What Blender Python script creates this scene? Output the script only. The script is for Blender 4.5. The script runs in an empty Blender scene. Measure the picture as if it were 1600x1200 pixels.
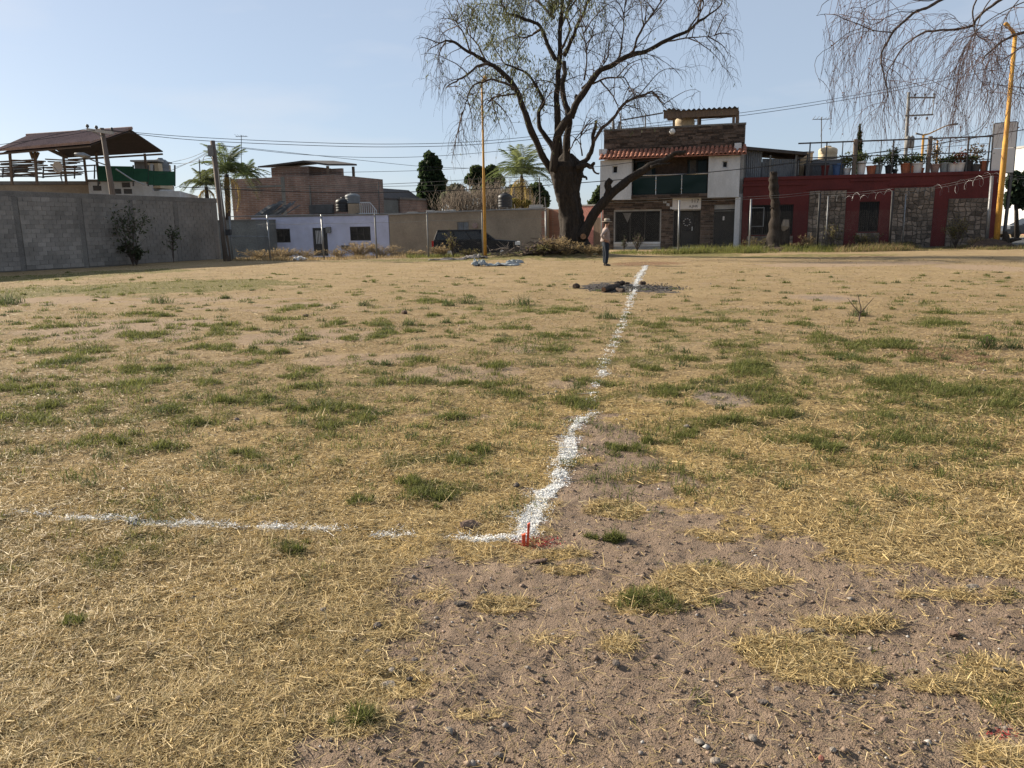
import bpy, math, random
import numpy as np
from mathutils import Vector, Matrix

random.seed(7)
rng = np.random.default_rng(7)
sc = bpy.context.scene
R = math.radians

# ------------------------------------------------------------------ camera
F_PX, PITCH, ROLL, CAM_H = 1209.0, R(11.45), R(-0.85), 1.5
_fw = Vector((0, math.cos(PITCH), -math.sin(PITCH)))
_r0 = Vector((1, 0, 0)); _u0 = Vector((0, math.sin(PITCH), math.cos(PITCH)))
_rt = math.cos(ROLL) * _r0 + math.sin(ROLL) * _u0
_up = -math.sin(ROLL) * _r0 + math.cos(ROLL) * _u0
CAM = Vector((0, 0, CAM_H))
cd = bpy.data.cameras.new('camera'); cam = bpy.data.objects.new('camera', cd)
sc.collection.objects.link(cam); sc.camera = cam
cd.sensor_width = 36.0; cd.lens = 36.0 * F_PX / 1600.0
cd.clip_start = 0.05; cd.clip_end = 8000
m = Matrix.Identity(4)
for i in range(3):
    m[i][0] = _rt[i]; m[i][1] = _up[i]; m[i][2] = -_fw[i]; m[i][3] = CAM[i]
cam.matrix_world = m

# ------------------------------------------------------------------ sky, sun, exposure
SUN_AZ, SUN_EL = R(-62), R(25)                 # azimuth measured from +Y towards +X
w = bpy.data.worlds.new('World'); sc.world = w; w.use_nodes = True
nt = w.node_tree; nt.nodes.clear()
sky = nt.nodes.new('ShaderNodeTexSky'); sky.sky_type = 'NISHITA'; sky.sun_disc = False
sky.sun_elevation = SUN_EL; sky.sun_rotation = SUN_AZ
sky.altitude = 1800; sky.air_density = 1.0; sky.dust_density = 3.4; sky.ozone_density = 2.6
bg = nt.nodes.new('ShaderNodeBackground'); bg.inputs[1].default_value = 0.064
wo = nt.nodes.new('ShaderNodeOutputWorld')
# thin pale cloud veil low over the roofs
tc = nt.nodes.new('ShaderNodeTexCoord'); mp = nt.nodes.new('ShaderNodeMapping')
mp.inputs['Scale'].default_value = (2.2, 2.2, 9.0)
cn = nt.nodes.new('ShaderNodeTexNoise'); cn.inputs['Scale'].default_value = 1.7; cn.inputs['Detail'].default_value = 5
cr = nt.nodes.new('ShaderNodeValToRGB'); cr.color_ramp.elements[0].position = .52; cr.color_ramp.elements[1].position = .80
cr.color_ramp.elements[1].color = (.34, .34, .34, 1)
cm = nt.nodes.new('ShaderNodeMix'); cm.data_type = 'RGBA'
cm.inputs[7].default_value = (6.2, 6.2, 6.4, 1)
L = nt.links.new
L(tc.outputs['Generated'], mp.inputs[0]); L(mp.outputs[0], cn.inputs['Vector']); L(cn.outputs['Fac'], cr.inputs[0])
L(cr.outputs[0], cm.inputs[0]); hz = nt.nodes.new('ShaderNodeMix'); hz.data_type = 'RGBA'; hz.inputs[0].default_value = .58; hz.inputs[7].default_value = (4.3, 4.9, 5.7, 1)   # thin even haze
L(sky.outputs[0], hz.inputs[6]); L(hz.outputs[2], cm.inputs[6]); L(cm.outputs[2], bg.inputs[0]); L(bg.outputs[0], wo.inputs[0])
sd = bpy.data.lights.new('sun', 'SUN'); sd.energy = 5.0; sd.angle = R(0.6); sd.color = (1.0, .89, .73)
so = bpy.data.objects.new('sun', sd); sc.collection.objects.link(so)
SUNV = Vector((math.sin(SUN_AZ) * math.cos(SUN_EL), math.cos(SUN_AZ) * math.cos(SUN_EL), math.sin(SUN_EL)))
so.rotation_euler = SUNV.to_track_quat('Z', 'Y').to_euler(); so.location = (-60, 30, 60)
sc.view_settings.view_transform = 'Standard'; sc.view_settings.look = 'None'
sc.view_settings.gamma = 1; sc.view_settings.use_curve_mapping = False
sc.view_settings.exposure = 1.12

# ------------------------------------------------------------------ pixel rays -> real places
def ray(px, py):
    d = _fw + (px - 800) / F_PX * _rt - (py - 600) / F_PX * _up
    return d
def at(px, py, Y):                              # point seen at that pixel on the plane y = Y
    d = ray(px, py); t = Y / d.y
    return CAM + d * t
def G(px, py, z=0.0):
    d = ray(px, py); t = (z - CAM_H) / d.z
    return CAM + d * t
def GX(px, Y):                                  # x of a pixel column near the ground at depth Y
    return at(px, 385, Y).x

# ------------------------------------------------------------------ materials
def M(name, c, c2=None, scale=2.0, rough=.9, bump=0.0, bscale=30, metal=0.0, rnd=0.0, fine=.25, spec=.3, stretch=None, isl=0.0, world=False):
    mt = bpy.data.materials.new(name); mt.use_nodes = True
    n = mt.node_tree; b = n.nodes['Principled BSDF']; k = n.links.new
    b.inputs['Roughness'].default_value = rough; b.inputs['Metallic'].default_value = metal
    b.inputs['Specular IOR Level'].default_value = spec
    c2 = c2 or tuple(x * .72 for x in c)
    t = n.nodes.new('ShaderNodeTexCoord'); v = t.outputs['Object']
    if stretch:
        g = n.nodes.new('ShaderNodeMapping'); g.inputs['Scale'].default_value = stretch; k(v, g.inputs[0]); v = g.outputs[0]
    a = n.nodes.new('ShaderNodeTexNoise'); a.inputs['Scale'].default_value = scale; a.inputs['Detail'].default_value = 6; a.inputs['Roughness'].default_value = .65
    k(n.nodes.new('ShaderNodeNewGeometry').outputs['Position'] if world else v, a.inputs['Vector'])
    r = n.nodes.new('ShaderNodeMapRange'); r.inputs[1].default_value = .33; r.inputs[2].default_value = .67; k(a.outputs['Fac'], r.inputs[0])
    x = n.nodes.new('ShaderNodeMix'); x.data_type = 'RGBA'; x.inputs[6].default_value = (*c, 1); x.inputs[7].default_value = (*c2, 1); k(r.outputs[0], x.inputs[0])
    out = x.outputs[2]
    f = n.nodes.new('ShaderNodeTexNoise'); f.inputs['Scale'].default_value = bscale; f.inputs['Detail'].default_value = 4; k(v, f.inputs['Vector'])
    h = n.nodes.new('ShaderNodeMapRange'); h.inputs[1].default_value = .3; h.inputs[2].default_value = .7
    h.inputs[3].default_value = 1 - fine; h.inputs[4].default_value = 1 + fine; k(f.outputs['Fac'], h.inputs[0])
    val = h.outputs[0]
    if rnd:
        o = n.nodes.new('ShaderNodeObjectInfo'); q = n.nodes.new('ShaderNodeMapRange')
        q.inputs[3].default_value = 1 - rnd; q.inputs[4].default_value = 1 + rnd; k(o.outputs['Random'], q.inputs[0])
        mm = n.nodes.new('ShaderNodeMath'); mm.operation = 'MULTIPLY'; k(val, mm.inputs[0]); k(q.outputs[0], mm.inputs[1]); val = mm.outputs[0]
    if isl:
        o = n.nodes.new('ShaderNodeNewGeometry'); q = n.nodes.new('ShaderNodeMapRange')
        q.inputs[3].default_value = 1 - isl; q.inputs[4].default_value = 1 + isl; k(o.outputs['Random Per Island'], q.inputs[0])
        mm = n.nodes.new('ShaderNodeMath'); mm.operation = 'MULTIPLY'; k(val, mm.inputs[0]); k(q.outputs[0], mm.inputs[1]); val = mm.outputs[0]
    s = n.nodes.new('ShaderNodeVectorMath'); s.operation = 'SCALE'; k(out, s.inputs[0]); k(val, s.inputs['Scale'])
    k(s.outputs[0], b.inputs['Base Color'])
    if bump:
        u = n.nodes.new('ShaderNodeBump'); u.inputs['Strength'].default_value = bump; u.inputs['Distance'].default_value = .02
        k(f.outputs['Fac'], u.inputs['Height']); k(u.outputs[0], b.inputs['Normal'])
    return mt

def leafmat(name, tr=.35, rough=.7):            # colour comes from each blade's own colour attribute
    mt = bpy.data.materials.new(name); mt.use_nodes = True
    n = mt.node_tree; k = n.links.new; b = n.nodes['Principled BSDF']
    a = n.nodes.new('ShaderNodeAttribute'); a.attribute_name = 'tint'
    b.inputs['Roughness'].default_value = rough; b.inputs['Specular IOR Level'].default_value = .25
    k(a.outputs['Color'], b.inputs['Base Color'])
    t = n.nodes.new('ShaderNodeBsdfTranslucent'); k(a.outputs['Color'], t.inputs[0])
    x = n.nodes.new('ShaderNodeMixShader'); x.inputs[0].default_value = tr
    k(b.outputs[0], x.inputs[1]); k(t.outputs[0], x.inputs[2]); k(x.outputs[0], n.nodes['Material Output'].inputs[0])
    return mt

def glassmat(name, c, rough=.12):
    mt = bpy.data.materials.new(name); mt.use_nodes = True
    b = mt.node_tree.nodes['Principled BSDF']; b.inputs['Base Color'].default_value = (*c, 1)
    b.inputs['Roughness'].default_value = rough; b.inputs['Specular IOR Level'].default_value = .12
    return mt

def brickmat(name, c1, c2, mortar, bw=.26, bh=.075, ms=.012):
    mt = bpy.data.materials.new(name); mt.use_nodes = True
    n = mt.node_tree; k = n.links.new; b = n.nodes['Principled BSDF']; b.inputs['Roughness'].default_value = .95
    t = n.nodes.new('ShaderNodeTexCoord'); s = n.nodes.new('ShaderNodeSeparateXYZ'); c = n.nodes.new('ShaderNodeCombineXYZ'); ad = n.nodes.new('ShaderNodeMath')
    k(t.outputs['Object'], s.inputs[0]); k(s.outputs[0], ad.inputs[0]); k(s.outputs[1], ad.inputs[1]); k(ad.outputs[0], c.inputs[0]); k(s.outputs[2], c.inputs[1])
    r = n.nodes.new('ShaderNodeTexBrick'); r.inputs['Color1'].default_value = (*c1, 1); r.inputs['Color2'].default_value = (*c2, 1); r.inputs['Mortar'].default_value = (*mortar, 1)
    r.inputs['Scale'].default_value = 1; r.inputs['Brick Width'].default_value = bw; r.inputs['Row Height'].default_value = bh; r.inputs['Mortar Size'].default_value = ms
    k(c.outputs[0], r.inputs['Vector'])
    z = n.nodes.new('ShaderNodeTexNoise'); z.inputs['Scale'].default_value = .9; z.inputs['Detail'].default_value = 6; k(t.outputs['Object'], z.inputs['Vector'])
    h = n.nodes.new('ShaderNodeMapRange'); h.inputs[1].default_value = .3; h.inputs[2].default_value = .7; h.inputs[3].default_value = .65; h.inputs[4].default_value = 1.25; k(z.outputs['Fac'], h.inputs[0])
    v = n.nodes.new('ShaderNodeVectorMath'); v.operation = 'SCALE'; k(r.outputs['Color'], v.inputs[0]); k(h.outputs[0], v.inputs['Scale']); k(v.outputs[0], b.inputs['Base Color'])
    u = n.nodes.new('ShaderNodeBump'); u.inputs['Strength'].default_value = .5; u.inputs['Distance'].default_value = .01; u.invert = True
    k(r.outputs['Fac'], u.inputs['Height']); k(u.outputs[0], b.inputs['Normal'])
    return mt

mt = {}
mt['bark'] = M('bark', (.038, .028, .021), (.016, .012, .009), 3, .95, .9, 14, fine=.45, stretch=(3, 3, .6))
mt['bark_grey'] = M('bark_grey', (.095, .070, .054), (.042, .032, .026), 3, .95, .7, 20, fine=.4, stretch=(3, 3, .7))
mt['twig'] = M('twig', (.085, .058, .045), (.05, .036, .03), 2, .9)
mt['twig_red'] = M('twig_red', (.12, .07, .055), (.07, .045, .04), 2, .9)
mt['block'] = M('block', (.30, .272, .243), (.165, .150, .134), .55, .95, .5, 45, rnd=.17, fine=.2, world=True)
mt['mortar'] = M('mortar', (.23, .21, .187), (.165, .15, .135), 2, .95, .4, 40)
mt['concrete'] = M('concrete', (.19, .175, .158), (.125, .115, .105), 1.2, .95, .4, 25)
mt['concrete_pale'] = M('concrete_pale', (.36, .35, .33), (.25, .24, .23), 1.5, .95, .3, 25)
mt['white'] = M('white_paint', (.56, .565, .575), (.42, .42, .42), 1.1, .8, .1, 20, fine=.08, stretch=(1, 1, .4))
mt['lilac'] = M('lilac_paint', (.52, .53, .66), (.42, .42, .52), 1.0, .85, .1, 20, fine=.06)
mt['tan'] = M('tan_render', (.31, .245, .175), (.225, .175, .125), .8, .95, .3, 14, fine=.12)
mt['greywall'] = M('grey_render', (.19, .19, .175), (.13, .13, .12), .8, .95, .3, 14)
mt['pinkwall'] = M('pink_render', (.47, .21, .17), (.36, .16, .13), .9, .95, .2, 14)
mt['redwall'] = M('dark_red_paint', (.118, .024, .022), (.080, .018, .017), 1.0, .85, .15, 18, fine=.12, stretch=(1, 1, .4))
mt['ledger'] = M('ledger_stone', (.110, .078, .060), (.060, .045, .036), 4.5, .95, .5, 30, fine=.35, isl=.6)
mt['mosaic'] = M('mosaic_stone', (.215, .165, .125), (.115, .092, .075), 5.5, .95, .4, 30, fine=.3, isl=.55)
mt['mosaic_mortar'] = M('mosaic_mortar', (.10, .085, .07), (.07, .06, .05), 4, .95)
mt['tile'] = M('clay_tile', (.36, .155, .10), (.24, .10, .065), 5, .85, .1, 30, rnd=.2)
mt['tile_dull'] = M('dull_clay_roof', (.32, .225, .195), (.235, .165, .145), .7, .9, .2, 12)
mt['under'] = M('roof_underside', (.075, .056, .050), (.055, .042, .038), 2, .9)
mt['wood'] = M('old_wood', (.17, .12, .085), (.10, .073, .055), 4, .9, .4, 30, stretch=(4, 4, .4))
mt['woodpole'] = M('weathered_wood', (.15, .118, .097), (.095, .077, .065), 4, .9, .5, 30, stretch=(5, 5, .3))
mt['steel'] = M('dark_steel', (.06, .065, .07), (.09, .08, .075), 3, .6, metal=.3)
mt['galv'] = M('galvanised_steel', (.25, .26, .27), (.17, .17, .17), 5, .5, metal=.6)
mt['galv_dull'] = M('dull_pipe', (.20, .20, .19), (.13, .125, .12), 4, .7, metal=.2)
mt['sheet'] = M('zinc_sheet', (.20, .215, .23), (.13, .14, .155), 1.5, .55, metal=.4)
mt['sheet_dark'] = M('rusted_sheet', (.075, .065, .06), (.05, .045, .043), 2, .8)
mt['yellow'] = M('yellow_paint', (.56, .31, .055), (.33, .165, .045), 2.5, .75, .2, 30, fine=.3, stretch=(1.5, 1.5, .5))
mt['black'] = M('black_plastic', (.018, .018, .02), (.026, .026, .028), 3, .5)
mt['tankgrey'] = M('grey_tank', (.17, .18, .19), (.12, .13, .14), 2, .6)
mt['tankcream'] = M('cream_tank', (.52, .42, .28), (.40, .32, .22), 2, .7)
mt['green_net'] = M('green_shade_cloth', (.020, .085, .050), (.014, .060, .038), 1.5, .9, .3, 60)
mt['carpaint'] = M('dark_car_paint', (.008, .009, .012), (.010, .012, .015), 2, .5, spec=.15, fine=.05)
mt['carpaint_grey'] = M('grey_car_paint', (.035, .04, .05), (.045, .05, .06), 2, .28, spec=.5, fine=.05)
mt['carglass'] = glassmat('car_glass', (.030, .036, .042))
mt['pane'] = glassmat('window_pane', (.012, .012, .013), .2)
mt['pane_green'] = glassmat('tinted_green_glass', (.010, .022, .020), .10)
mt['curtain'] = M('curtain_cloth', (.16, .15, .14), (.10, .095, .09), 6, .95)
mt['rubber'] = M('tyre_rubber', (.02, .02, .02), None, 3, .9)
mt['chrome'] = M('bright_metal', (.6, .6, .6), None, 3, .3, metal=.9)
mt['lamp'] = glassmat('lamp_lens', (.6, .6, .58), .2)
mt['redlamp'] = glassmat('red_lens', (.35, .02, .015), .3)
mt['ironblack'] = M('black_iron', (.02, .02, .021), (.03, .027, .025), 3, .6)
mt['terracotta'] = M('terracotta_pot', (.36, .13, .07), (.26, .09, .05), 5, .9)
mt['blue'] = M('blue_plastic', (.05, .10, .22), None, 4, .6)
mt['palegrey'] = M('pale_board', (.60, .57, .55), (.52, .50, .48), 1, .85, fine=.06)
mt['redpaint'] = M('red_painted_wood', (.66, .10, .04), (.45, .07, .035), 25, .75, .4, 80, fine=.3)
mt['charcoal'] = M('charred_wood', (.022, .018, .016), (.09, .06, .042), 6, .95, .8, 40, fine=.5)
mt['cutwood'] = M('raw_wood', (.26, .14, .075), (.12, .065, .035), 6, .9, .4, 40)
mt['stone'] = M('stone', (.15, .122, .10), (.08, .065, .056), 18, .9, .5, 90, rnd=.35, fine=.3)
mt['stone_pale'] = M('pale_stone', (.25, .212, .172), (.165, .138, .112), 14, .9, .4, 90, rnd=.15)
mt['stone_brown'] = M('brown_clod', (.17, .112, .078), (.09, .06, .045), 14, .95, .7, 60, rnd=.2, fine=.35)
mt['stone_red'] = M('reddish_stone', (.28, .11, .08), None, 14, .9, .3, 60)
mt['wire'] = M('black_cable', (.025, .025, .027), None, 3, .7)
mt['skin'] = M('skin', (.33, .185, .125), None, 6, .6)
mt['shirt'] = M('pinkish_shirt', (.27, .215, .195), (.20, .16, .145), 5, .9, .3, 30)
mt['jeans'] = M('denim', (.013, .020, .032), (.009, .014, .023), 5, .9, .3, 40)
mt['hat'] = M('straw_hat', (.36, .30, .23), None, 6, .9)
mt['leather'] = M('shoe_leather', (.05, .04, .035), None, 5, .7)
mt['tarp'] = M('blue_white_sheet', (.17, .20, .21), (.30, .31, .31), 3, .7, .2, 20)
mt['rag'] = M('pale_rubbish', (.34, .30, .27), (.13, .115, .105), 5, .9, .3, 20)
mt['soil'] = M('dark_soil', (.085, .055, .038), (.045, .030, .022), 4, .98, .8, 25, fine=.45)
mt['asphalt'] = M('worn_asphalt', (.075, .075, .075), (.055, .055, .055), 2, .9, .3, 60)
mt['kerb'] = M('kerb_concrete', (.34, .33, .31), (.25, .24, .23), 3, .95, .3, 30)
mt['leaf'] = leafmat('leaf', .5)
mt['straw'] = leafmat('straw', .25, .6)
mt['chalk'] = M('chalk_powder', (.80, .80, .78), (.66, .65, .62), 30, .95, fine=.15)
mt['brickhouse'] = brickmat('brick_courses', (.235, .140, .105), (.175, .105, .08), (.25, .20, .17), .5, .16, .03)
mt['brickold'] = brickmat('old_brick', (.36, .155, .095), (.27, .12, .075), (.27, .20, .15))
mt['print'] = M('dark_print', (.03, .03, .035), None, 5, .9)
mt['timber_sheet'] = M('dark_metal_sheets', (.10, .105, .11), (.06, .062, .065), 2, .7, metal=.2)

# ------------------------------------------------------------------ object helpers
COL = sc.collection
def tag(o, label=None, cat=None, group=None, kind=None):
    if label: o['label'] = label
    if cat: o['category'] = cat
    if group: o['group'] = group
    if kind: o['kind'] = kind
    return o
def empty(name, loc, label=None, cat=None, group=None):
    o = bpy.data.objects.new(name, None); COL.objects.link(o); o.location = loc; o.empty_display_size = .2
    return tag(o, label, cat, group)
def off(parent):
    v = Vector((0, 0, 0))
    while parent is not None:
        v += Vector(parent.location); parent = parent.parent
    return v
def link(me, name, mat, parent=None, kind=None):
    o = bpy.data.objects.new(name, me); COL.objects.link(o)
    if mat is not None and not me.materials: me.materials.append(mat)
    if parent is not None: o.parent = parent
    if kind: o['kind'] = kind
    return o
def np_mesh(name, V, Fc, mat, parent=None, tint=None, smooth=False, kind=None, origin=None):
    V = np.asarray(V, dtype=np.float32).reshape(-1, 3); Fc = np.asarray(Fc, dtype=np.int32)
    o0 = np.array(origin if origin is not None else off(parent), dtype=np.float32)
    V = V - o0
    me = bpy.data.meshes.new(name); k = Fc.shape[1]; nf = len(Fc)
    me.vertices.add(len(V)); me.vertices.foreach_set('co', V.ravel())
    me.loops.add(nf * k); me.loops.foreach_set('vertex_index', Fc.ravel())
    me.polygons.add(nf); me.polygons.foreach_set('loop_start', np.arange(0, nf * k, k, dtype=np.int32))
    me.polygons.foreach_set('loop_total', np.full(nf, k, dtype=np.int32))
    if smooth: me.polygons.foreach_set('use_smooth', np.ones(nf, dtype=bool))
    me.update(calc_edges=True)
    if tint is not None:
        a = me.color_attributes.new('tint', 'FLOAT_COLOR', 'POINT')
        t4 = np.ones((len(V), 4), dtype=np.float32); t4[:, :3] = tint
        a.data.foreach_set('color', t4.ravel())
    o = link(me, name, mat, parent, kind)
    if origin is not None and parent is None: o.location = origin
    return o
def frame_of(d):
    d = d.normalized(); a = Vector((0, 0, 1)) if abs(d.z) < .9 else Vector((1, 0, 0))
    x = d.cross(a).normalized(); return x, d.cross(x).normalized()
class MB:
    def __init__(s): s.v = []; s.f = []
    def add(s, vs, fs):
        o = len(s.v); s.v += [tuple(p) for p in vs]; s.f += [tuple(i + o for i in f) for f in fs]; return s
    def hexa(s, p):                             # 8 points: bottom loop then top loop
        return s.add(p, [(3, 2, 1, 0), (4, 5, 6, 7), (0, 1, 5, 4), (1, 2, 6, 5), (2, 3, 7, 6), (3, 0, 4, 7)])
    def box(s, x0, x1, y0, y1, z0, z1):
        return s.hexa([(x0, y0, z0), (x1, y0, z0), (x1, y1, z0), (x0, y1, z0), (x0, y0, z1), (x1, y0, z1), (x1, y1, z1), (x0, y1, z1)])
    def prism(s, a, b):                         # two matching polygons
        n = len(a); return s.add(list(a) + list(b), [tuple(range(n))[::-1], tuple(range(n, 2 * n))] + [(i, (i + 1) % n, n + (i + 1) % n, n + i) for i in range(n)])
    def bar(s, a, b, w, h=None):
        a, b = Vector(a), Vector(b); x, y = frame_of(b - a); h = h or w
        q = [x * sx * w / 2 + y * sy * h / 2 for sx, sy in ((-1, -1), (1, -1), (1, 1), (-1, 1))]
        return s.hexa([a + i for i in q] + [b + i for i in q])
    def tube(s, pts, rad, n=8, cap=True):
        pts = [Vector(p) for p in pts]; k = len(pts)
        if not hasattr(rad, '__len__'): rad = [rad] * k
        vs = []; x = None
        for i, p in enumerate(pts):
            d = (pts[min(i + 1, k - 1)] - pts[max(i - 1, 0)]).normalized()
            if x is None: x, y = frame_of(d)
            else:
                x = (x - d * x.dot(d)).normalized(); y = d.cross(x)
            for j in range(n):
                a = 2 * math.pi * j / n; vs.append(p + (x * math.cos(a) + y * math.sin(a)) * rad[i])
        fs = [(i * n + j, i * n + (j + 1) % n, (i + 1) * n + (j + 1) % n, (i + 1) * n + j) for i in range(k - 1) for j in range(n)]
        if cap: fs += [tuple(range(n))[::-1], tuple((k - 1) * n + j for j in range(n))]
        return s.add(vs, fs)
    def lathe(s, c, prof, n=14):
        c = Vector(c); return s.tube([c + Vector((0, 0, z)) for r, z in prof], [max(r, .002) for r, z in prof], n)
    def build(s, name, mat, parent=None, smooth=False, kind=None, bevel=0, origin=None):
        o0 = Vector(origin) if origin is not None else off(parent)
        me = bpy.data.meshes.new(name); me.from_pydata([(p[0] - o0.x, p[1] - o0.y, p[2] - o0.z) for p in s.v], [], s.f); me.update()
        if smooth: me.polygons.foreach_set('use_smooth', [True] * len(me.polygons))
        o = link(me, name, mat, parent, kind)
        if origin is not None and parent is None: o.location = o0
        if bevel:
            b = o.modifiers.new('bevel', 'BEVEL'); b.width = bevel; b.segments = 2; b.limit_method = 'ANGLE'
        return o
def spline(pts, n=6):                           # Catmull-Rom through points (np arrays)
    P = np.array([tuple(p) for p in pts], dtype=float)
    Q = np.vstack([2 * P[0] - P[1], P, 2 * P[-1] - P[-2]]); out = []
    for i in range(1, len(Q) - 2):
        for t in np.linspace(0, 1, n, endpoint=False):
            a, b, c, d = Q[i - 1], Q[i], Q[i + 1], Q[i + 2]
            out.append(.5 * (2 * b + (c - a) * t + (2 * a - 5 * b + 4 * c - d) * t * t + (3 * b - a - 3 * c + d) * t ** 3))
    out.append(P[-1]); return np.array(out)
def tubes_np(P, Rr, n=3):                       # P (N,K,3), Rr (N,K)
    N, K, _ = P.shape
    T = np.gradient(P, axis=1); T /= np.linalg.norm(T, axis=2, keepdims=True) + 1e-9
    ref = np.array([.31, .83, .46]); X = np.cross(T, ref); X /= np.linalg.norm(X, axis=2, keepdims=True) + 1e-9
    Y = np.cross(T, X); V = np.empty((N, K, n, 3))
    for j in range(n):
        a = 2 * math.pi * j / n; V[:, :, j] = P + (X * math.cos(a) + Y * math.sin(a)) * Rr[..., None]
    idx = np.arange(N * K * n).reshape(N, K, n)
    a = idx[:, :-1, :]; b = idx[:, 1:, :]
    Fq = np.stack([a, np.roll(a, -1, 2), np.roll(b, -1, 2), b], -1).reshape(-1, 4)
    return V.reshape(-1, 3), Fq
def quads_np(C, A, B):                          # centred quads with half axes A, B
    V = np.stack([C - A - B, C + A - B, C + A + B, C - A + B], 1).reshape(-1, 3)
    return V, np.arange(len(V)).reshape(-1, 4)
def unit(n):
    v = rng.normal(size=(n, 3)); return v / np.linalg.norm(v, axis=1, keepdims=True)
def leaf_cloud(C, size, cols, flat=.0, asp=.5):
    n = len(C); A = unit(n); A[:, 2] *= 1 - flat; A /= np.linalg.norm(A, axis=1, keepdims=True)
    B = np.cross(A, unit(n)); B /= np.linalg.norm(B, axis=1, keepdims=True) + 1e-9
    s = size * rng.uniform(.6, 1.4, (n, 1)); V, Fq = quads_np(C, A * s, B * s * asp)
    t = np.repeat(cols, 4, axis=0); return V, Fq, t
def mixcol(c1, c2, n, jit=.15):
    t = rng.random((n, 1)); c = np.array(c1) * (1 - t) + np.array(c2) * t
    return c * rng.uniform(1 - jit, 1 + jit, (n, 1))

# value noise ------------------------------------------------------------
_tab = rng.random((256, 256))
def vnoise(x, y):
    xi = np.floor(x).astype(int); yi = np.floor(y).astype(int); fx = x - xi; fy = y - yi
    fx = fx * fx * (3 - 2 * fx); fy = fy * fy * (3 - 2 * fy)
    g = lambda a, b: _tab[a & 255, b & 255]
    return (g(xi, yi) * (1 - fx) + g(xi + 1, yi) * fx) * (1 - fy) + (g(xi, yi + 1) * (1 - fx) + g(xi + 1, yi + 1) * fx) * fy
def fbm(x, y, o=4, s=1.0):
    v = 0; a = .5; t = 0
    for i in range(o):
        v = v + a * vnoise(x * s + 17.3 * i, y * s + 9.1 * i); t += a; a *= .55; s *= 2.1
    return v / t
def sstep(a, b, x):
    t = np.clip((x - a) / (b - a), 0, 1); return t * t * (3 - 2 * t)

# facade plane helper -----------------------------------------------------
class Face:
    def __init__(s, pxa, Ya, pxb, Yb, z0=0.0):
        s.a = Vector((GX(pxa, Ya), Ya, 0)); s.b = Vector((GX(pxb, Yb), Yb, 0)); s.z0 = z0
        s.u = (s.b - s.a).normalized(); s.n = Vector((s.u.y, -s.u.x, 0)); s.len = (s.b - s.a).length
    def uz(s, px, py):
        d = ray(px, py); t = (s.a - CAM).dot(s.n) / d.dot(s.n); p = CAM + d * t
        return (p - s.a).dot(s.u), p.z
    def pt(s, u, z, d=0.0): return s.a + s.u * u + s.n * d + Vector((0, 0, z))
    def rect(s, px0, px1, py0, py1):            # py0 top, py1 bottom -> u0,u1,z0,z1
        mx, my = (px0 + px1) / 2, (py0 + py1) / 2
        return s.uz(px0, my)[0], s.uz(px1, my)[0], s.uz(mx, py1)[1], s.uz(mx, py0)[1]
    def box(s, mb, u0, u1, z0, z1, d0, d1):
        return mb.hexa([s.pt(u0, z0, d1), s.pt(u1, z0, d1), s.pt(u1, z0, d0), s.pt(u0, z0, d0), s.pt(u0, z1, d1), s.pt(u1, z1, d1), s.pt(u1, z1, d0), s.pt(u0, z1, d0)])
    def pbox(s, mb, px0, px1, py0, py1, d0, d1): return s.box(mb, *s.rect(px0, px1, py0, py1), d0, d1)
def wall_with_holes(Fc, mb, u0, u1, z0, z1, holes, d0, d1):
    us = sorted({u0, u1, *[h[0] for h in holes], *[h[1] for h in holes]}); zs = sorted({z0, z1, *[h[2] for h in holes], *[h[3] for h in holes]})
    for i in range(len(us) - 1):                # vertical strips, merged runs between holes
        run = None
        for j in range(len(zs) - 1):
            cu, cz = (us[i] + us[i + 1]) / 2, (zs[j] + zs[j + 1]) / 2
            hole = any(h[0] < cu < h[1] and h[2] < cz < h[3] for h in holes)
            if not hole: run = zs[j] if run is None else run
            if run is not None and (hole or j == len(zs) - 2):
                Fc.box(mb, us[i], us[i + 1], run, zs[j] if hole else zs[j + 1], d0, d1); run = None
def window(parent, Fc, r, d, frame, pane, mull=1, bars=0, horiz=0, name='window', fw=.06, barmat=None):
    u0, u1, z0, z1 = r; mb = MB()
    for a, b, c, e in ((u0, u1, z0, z0 + fw), (u0, u1, z1 - fw, z1), (u0, u0 + fw, z0 + fw, z1 - fw), (u1 - fw, u1, z0 + fw, z1 - fw)):
        Fc.box(mb, a, b, c, e, d, d + .05)
    for i in range(1, mull + 1):
        u = u0 + (u1 - u0) * i / (mull + 1); Fc.box(mb, u - fw / 2, u + fw / 2, z0 + fw, z1 - fw, d, d + .045)
    o = mb.build(name, frame, parent)
    for i in range(mull + 1):
        p = MB(); a = u0 + (u1 - u0) * i / (mull + 1); b = u0 + (u1 - u0) * (i + 1) / (mull + 1)
        Fc.box(p, a + fw / 2 + .002, b - fw / 2 - .002, z0 + fw + .002, z1 - fw - .002, d + .008, d + .02); p.build('pane', pane, o)
    if bars or horiz:
        g = MB()
        for i in range(bars):
            u = u0 + (u1 - u0) * (i + .5) / bars; g.tube([Fc.pt(u, z0 + .01, d + .09), Fc.pt(u, z1 - .01, d + .09)], .009, 4)
        for i in range(horiz):
            z = z0 + (z1 - z0) * (i + .5) / horiz; g.tube([Fc.pt(u0 + .01, z, d + .075), Fc.pt(u1 - .01, z, d + .075)], .008, 4)
        g.build('grille', barmat or mt['ironblack'], o)
    return o
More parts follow.
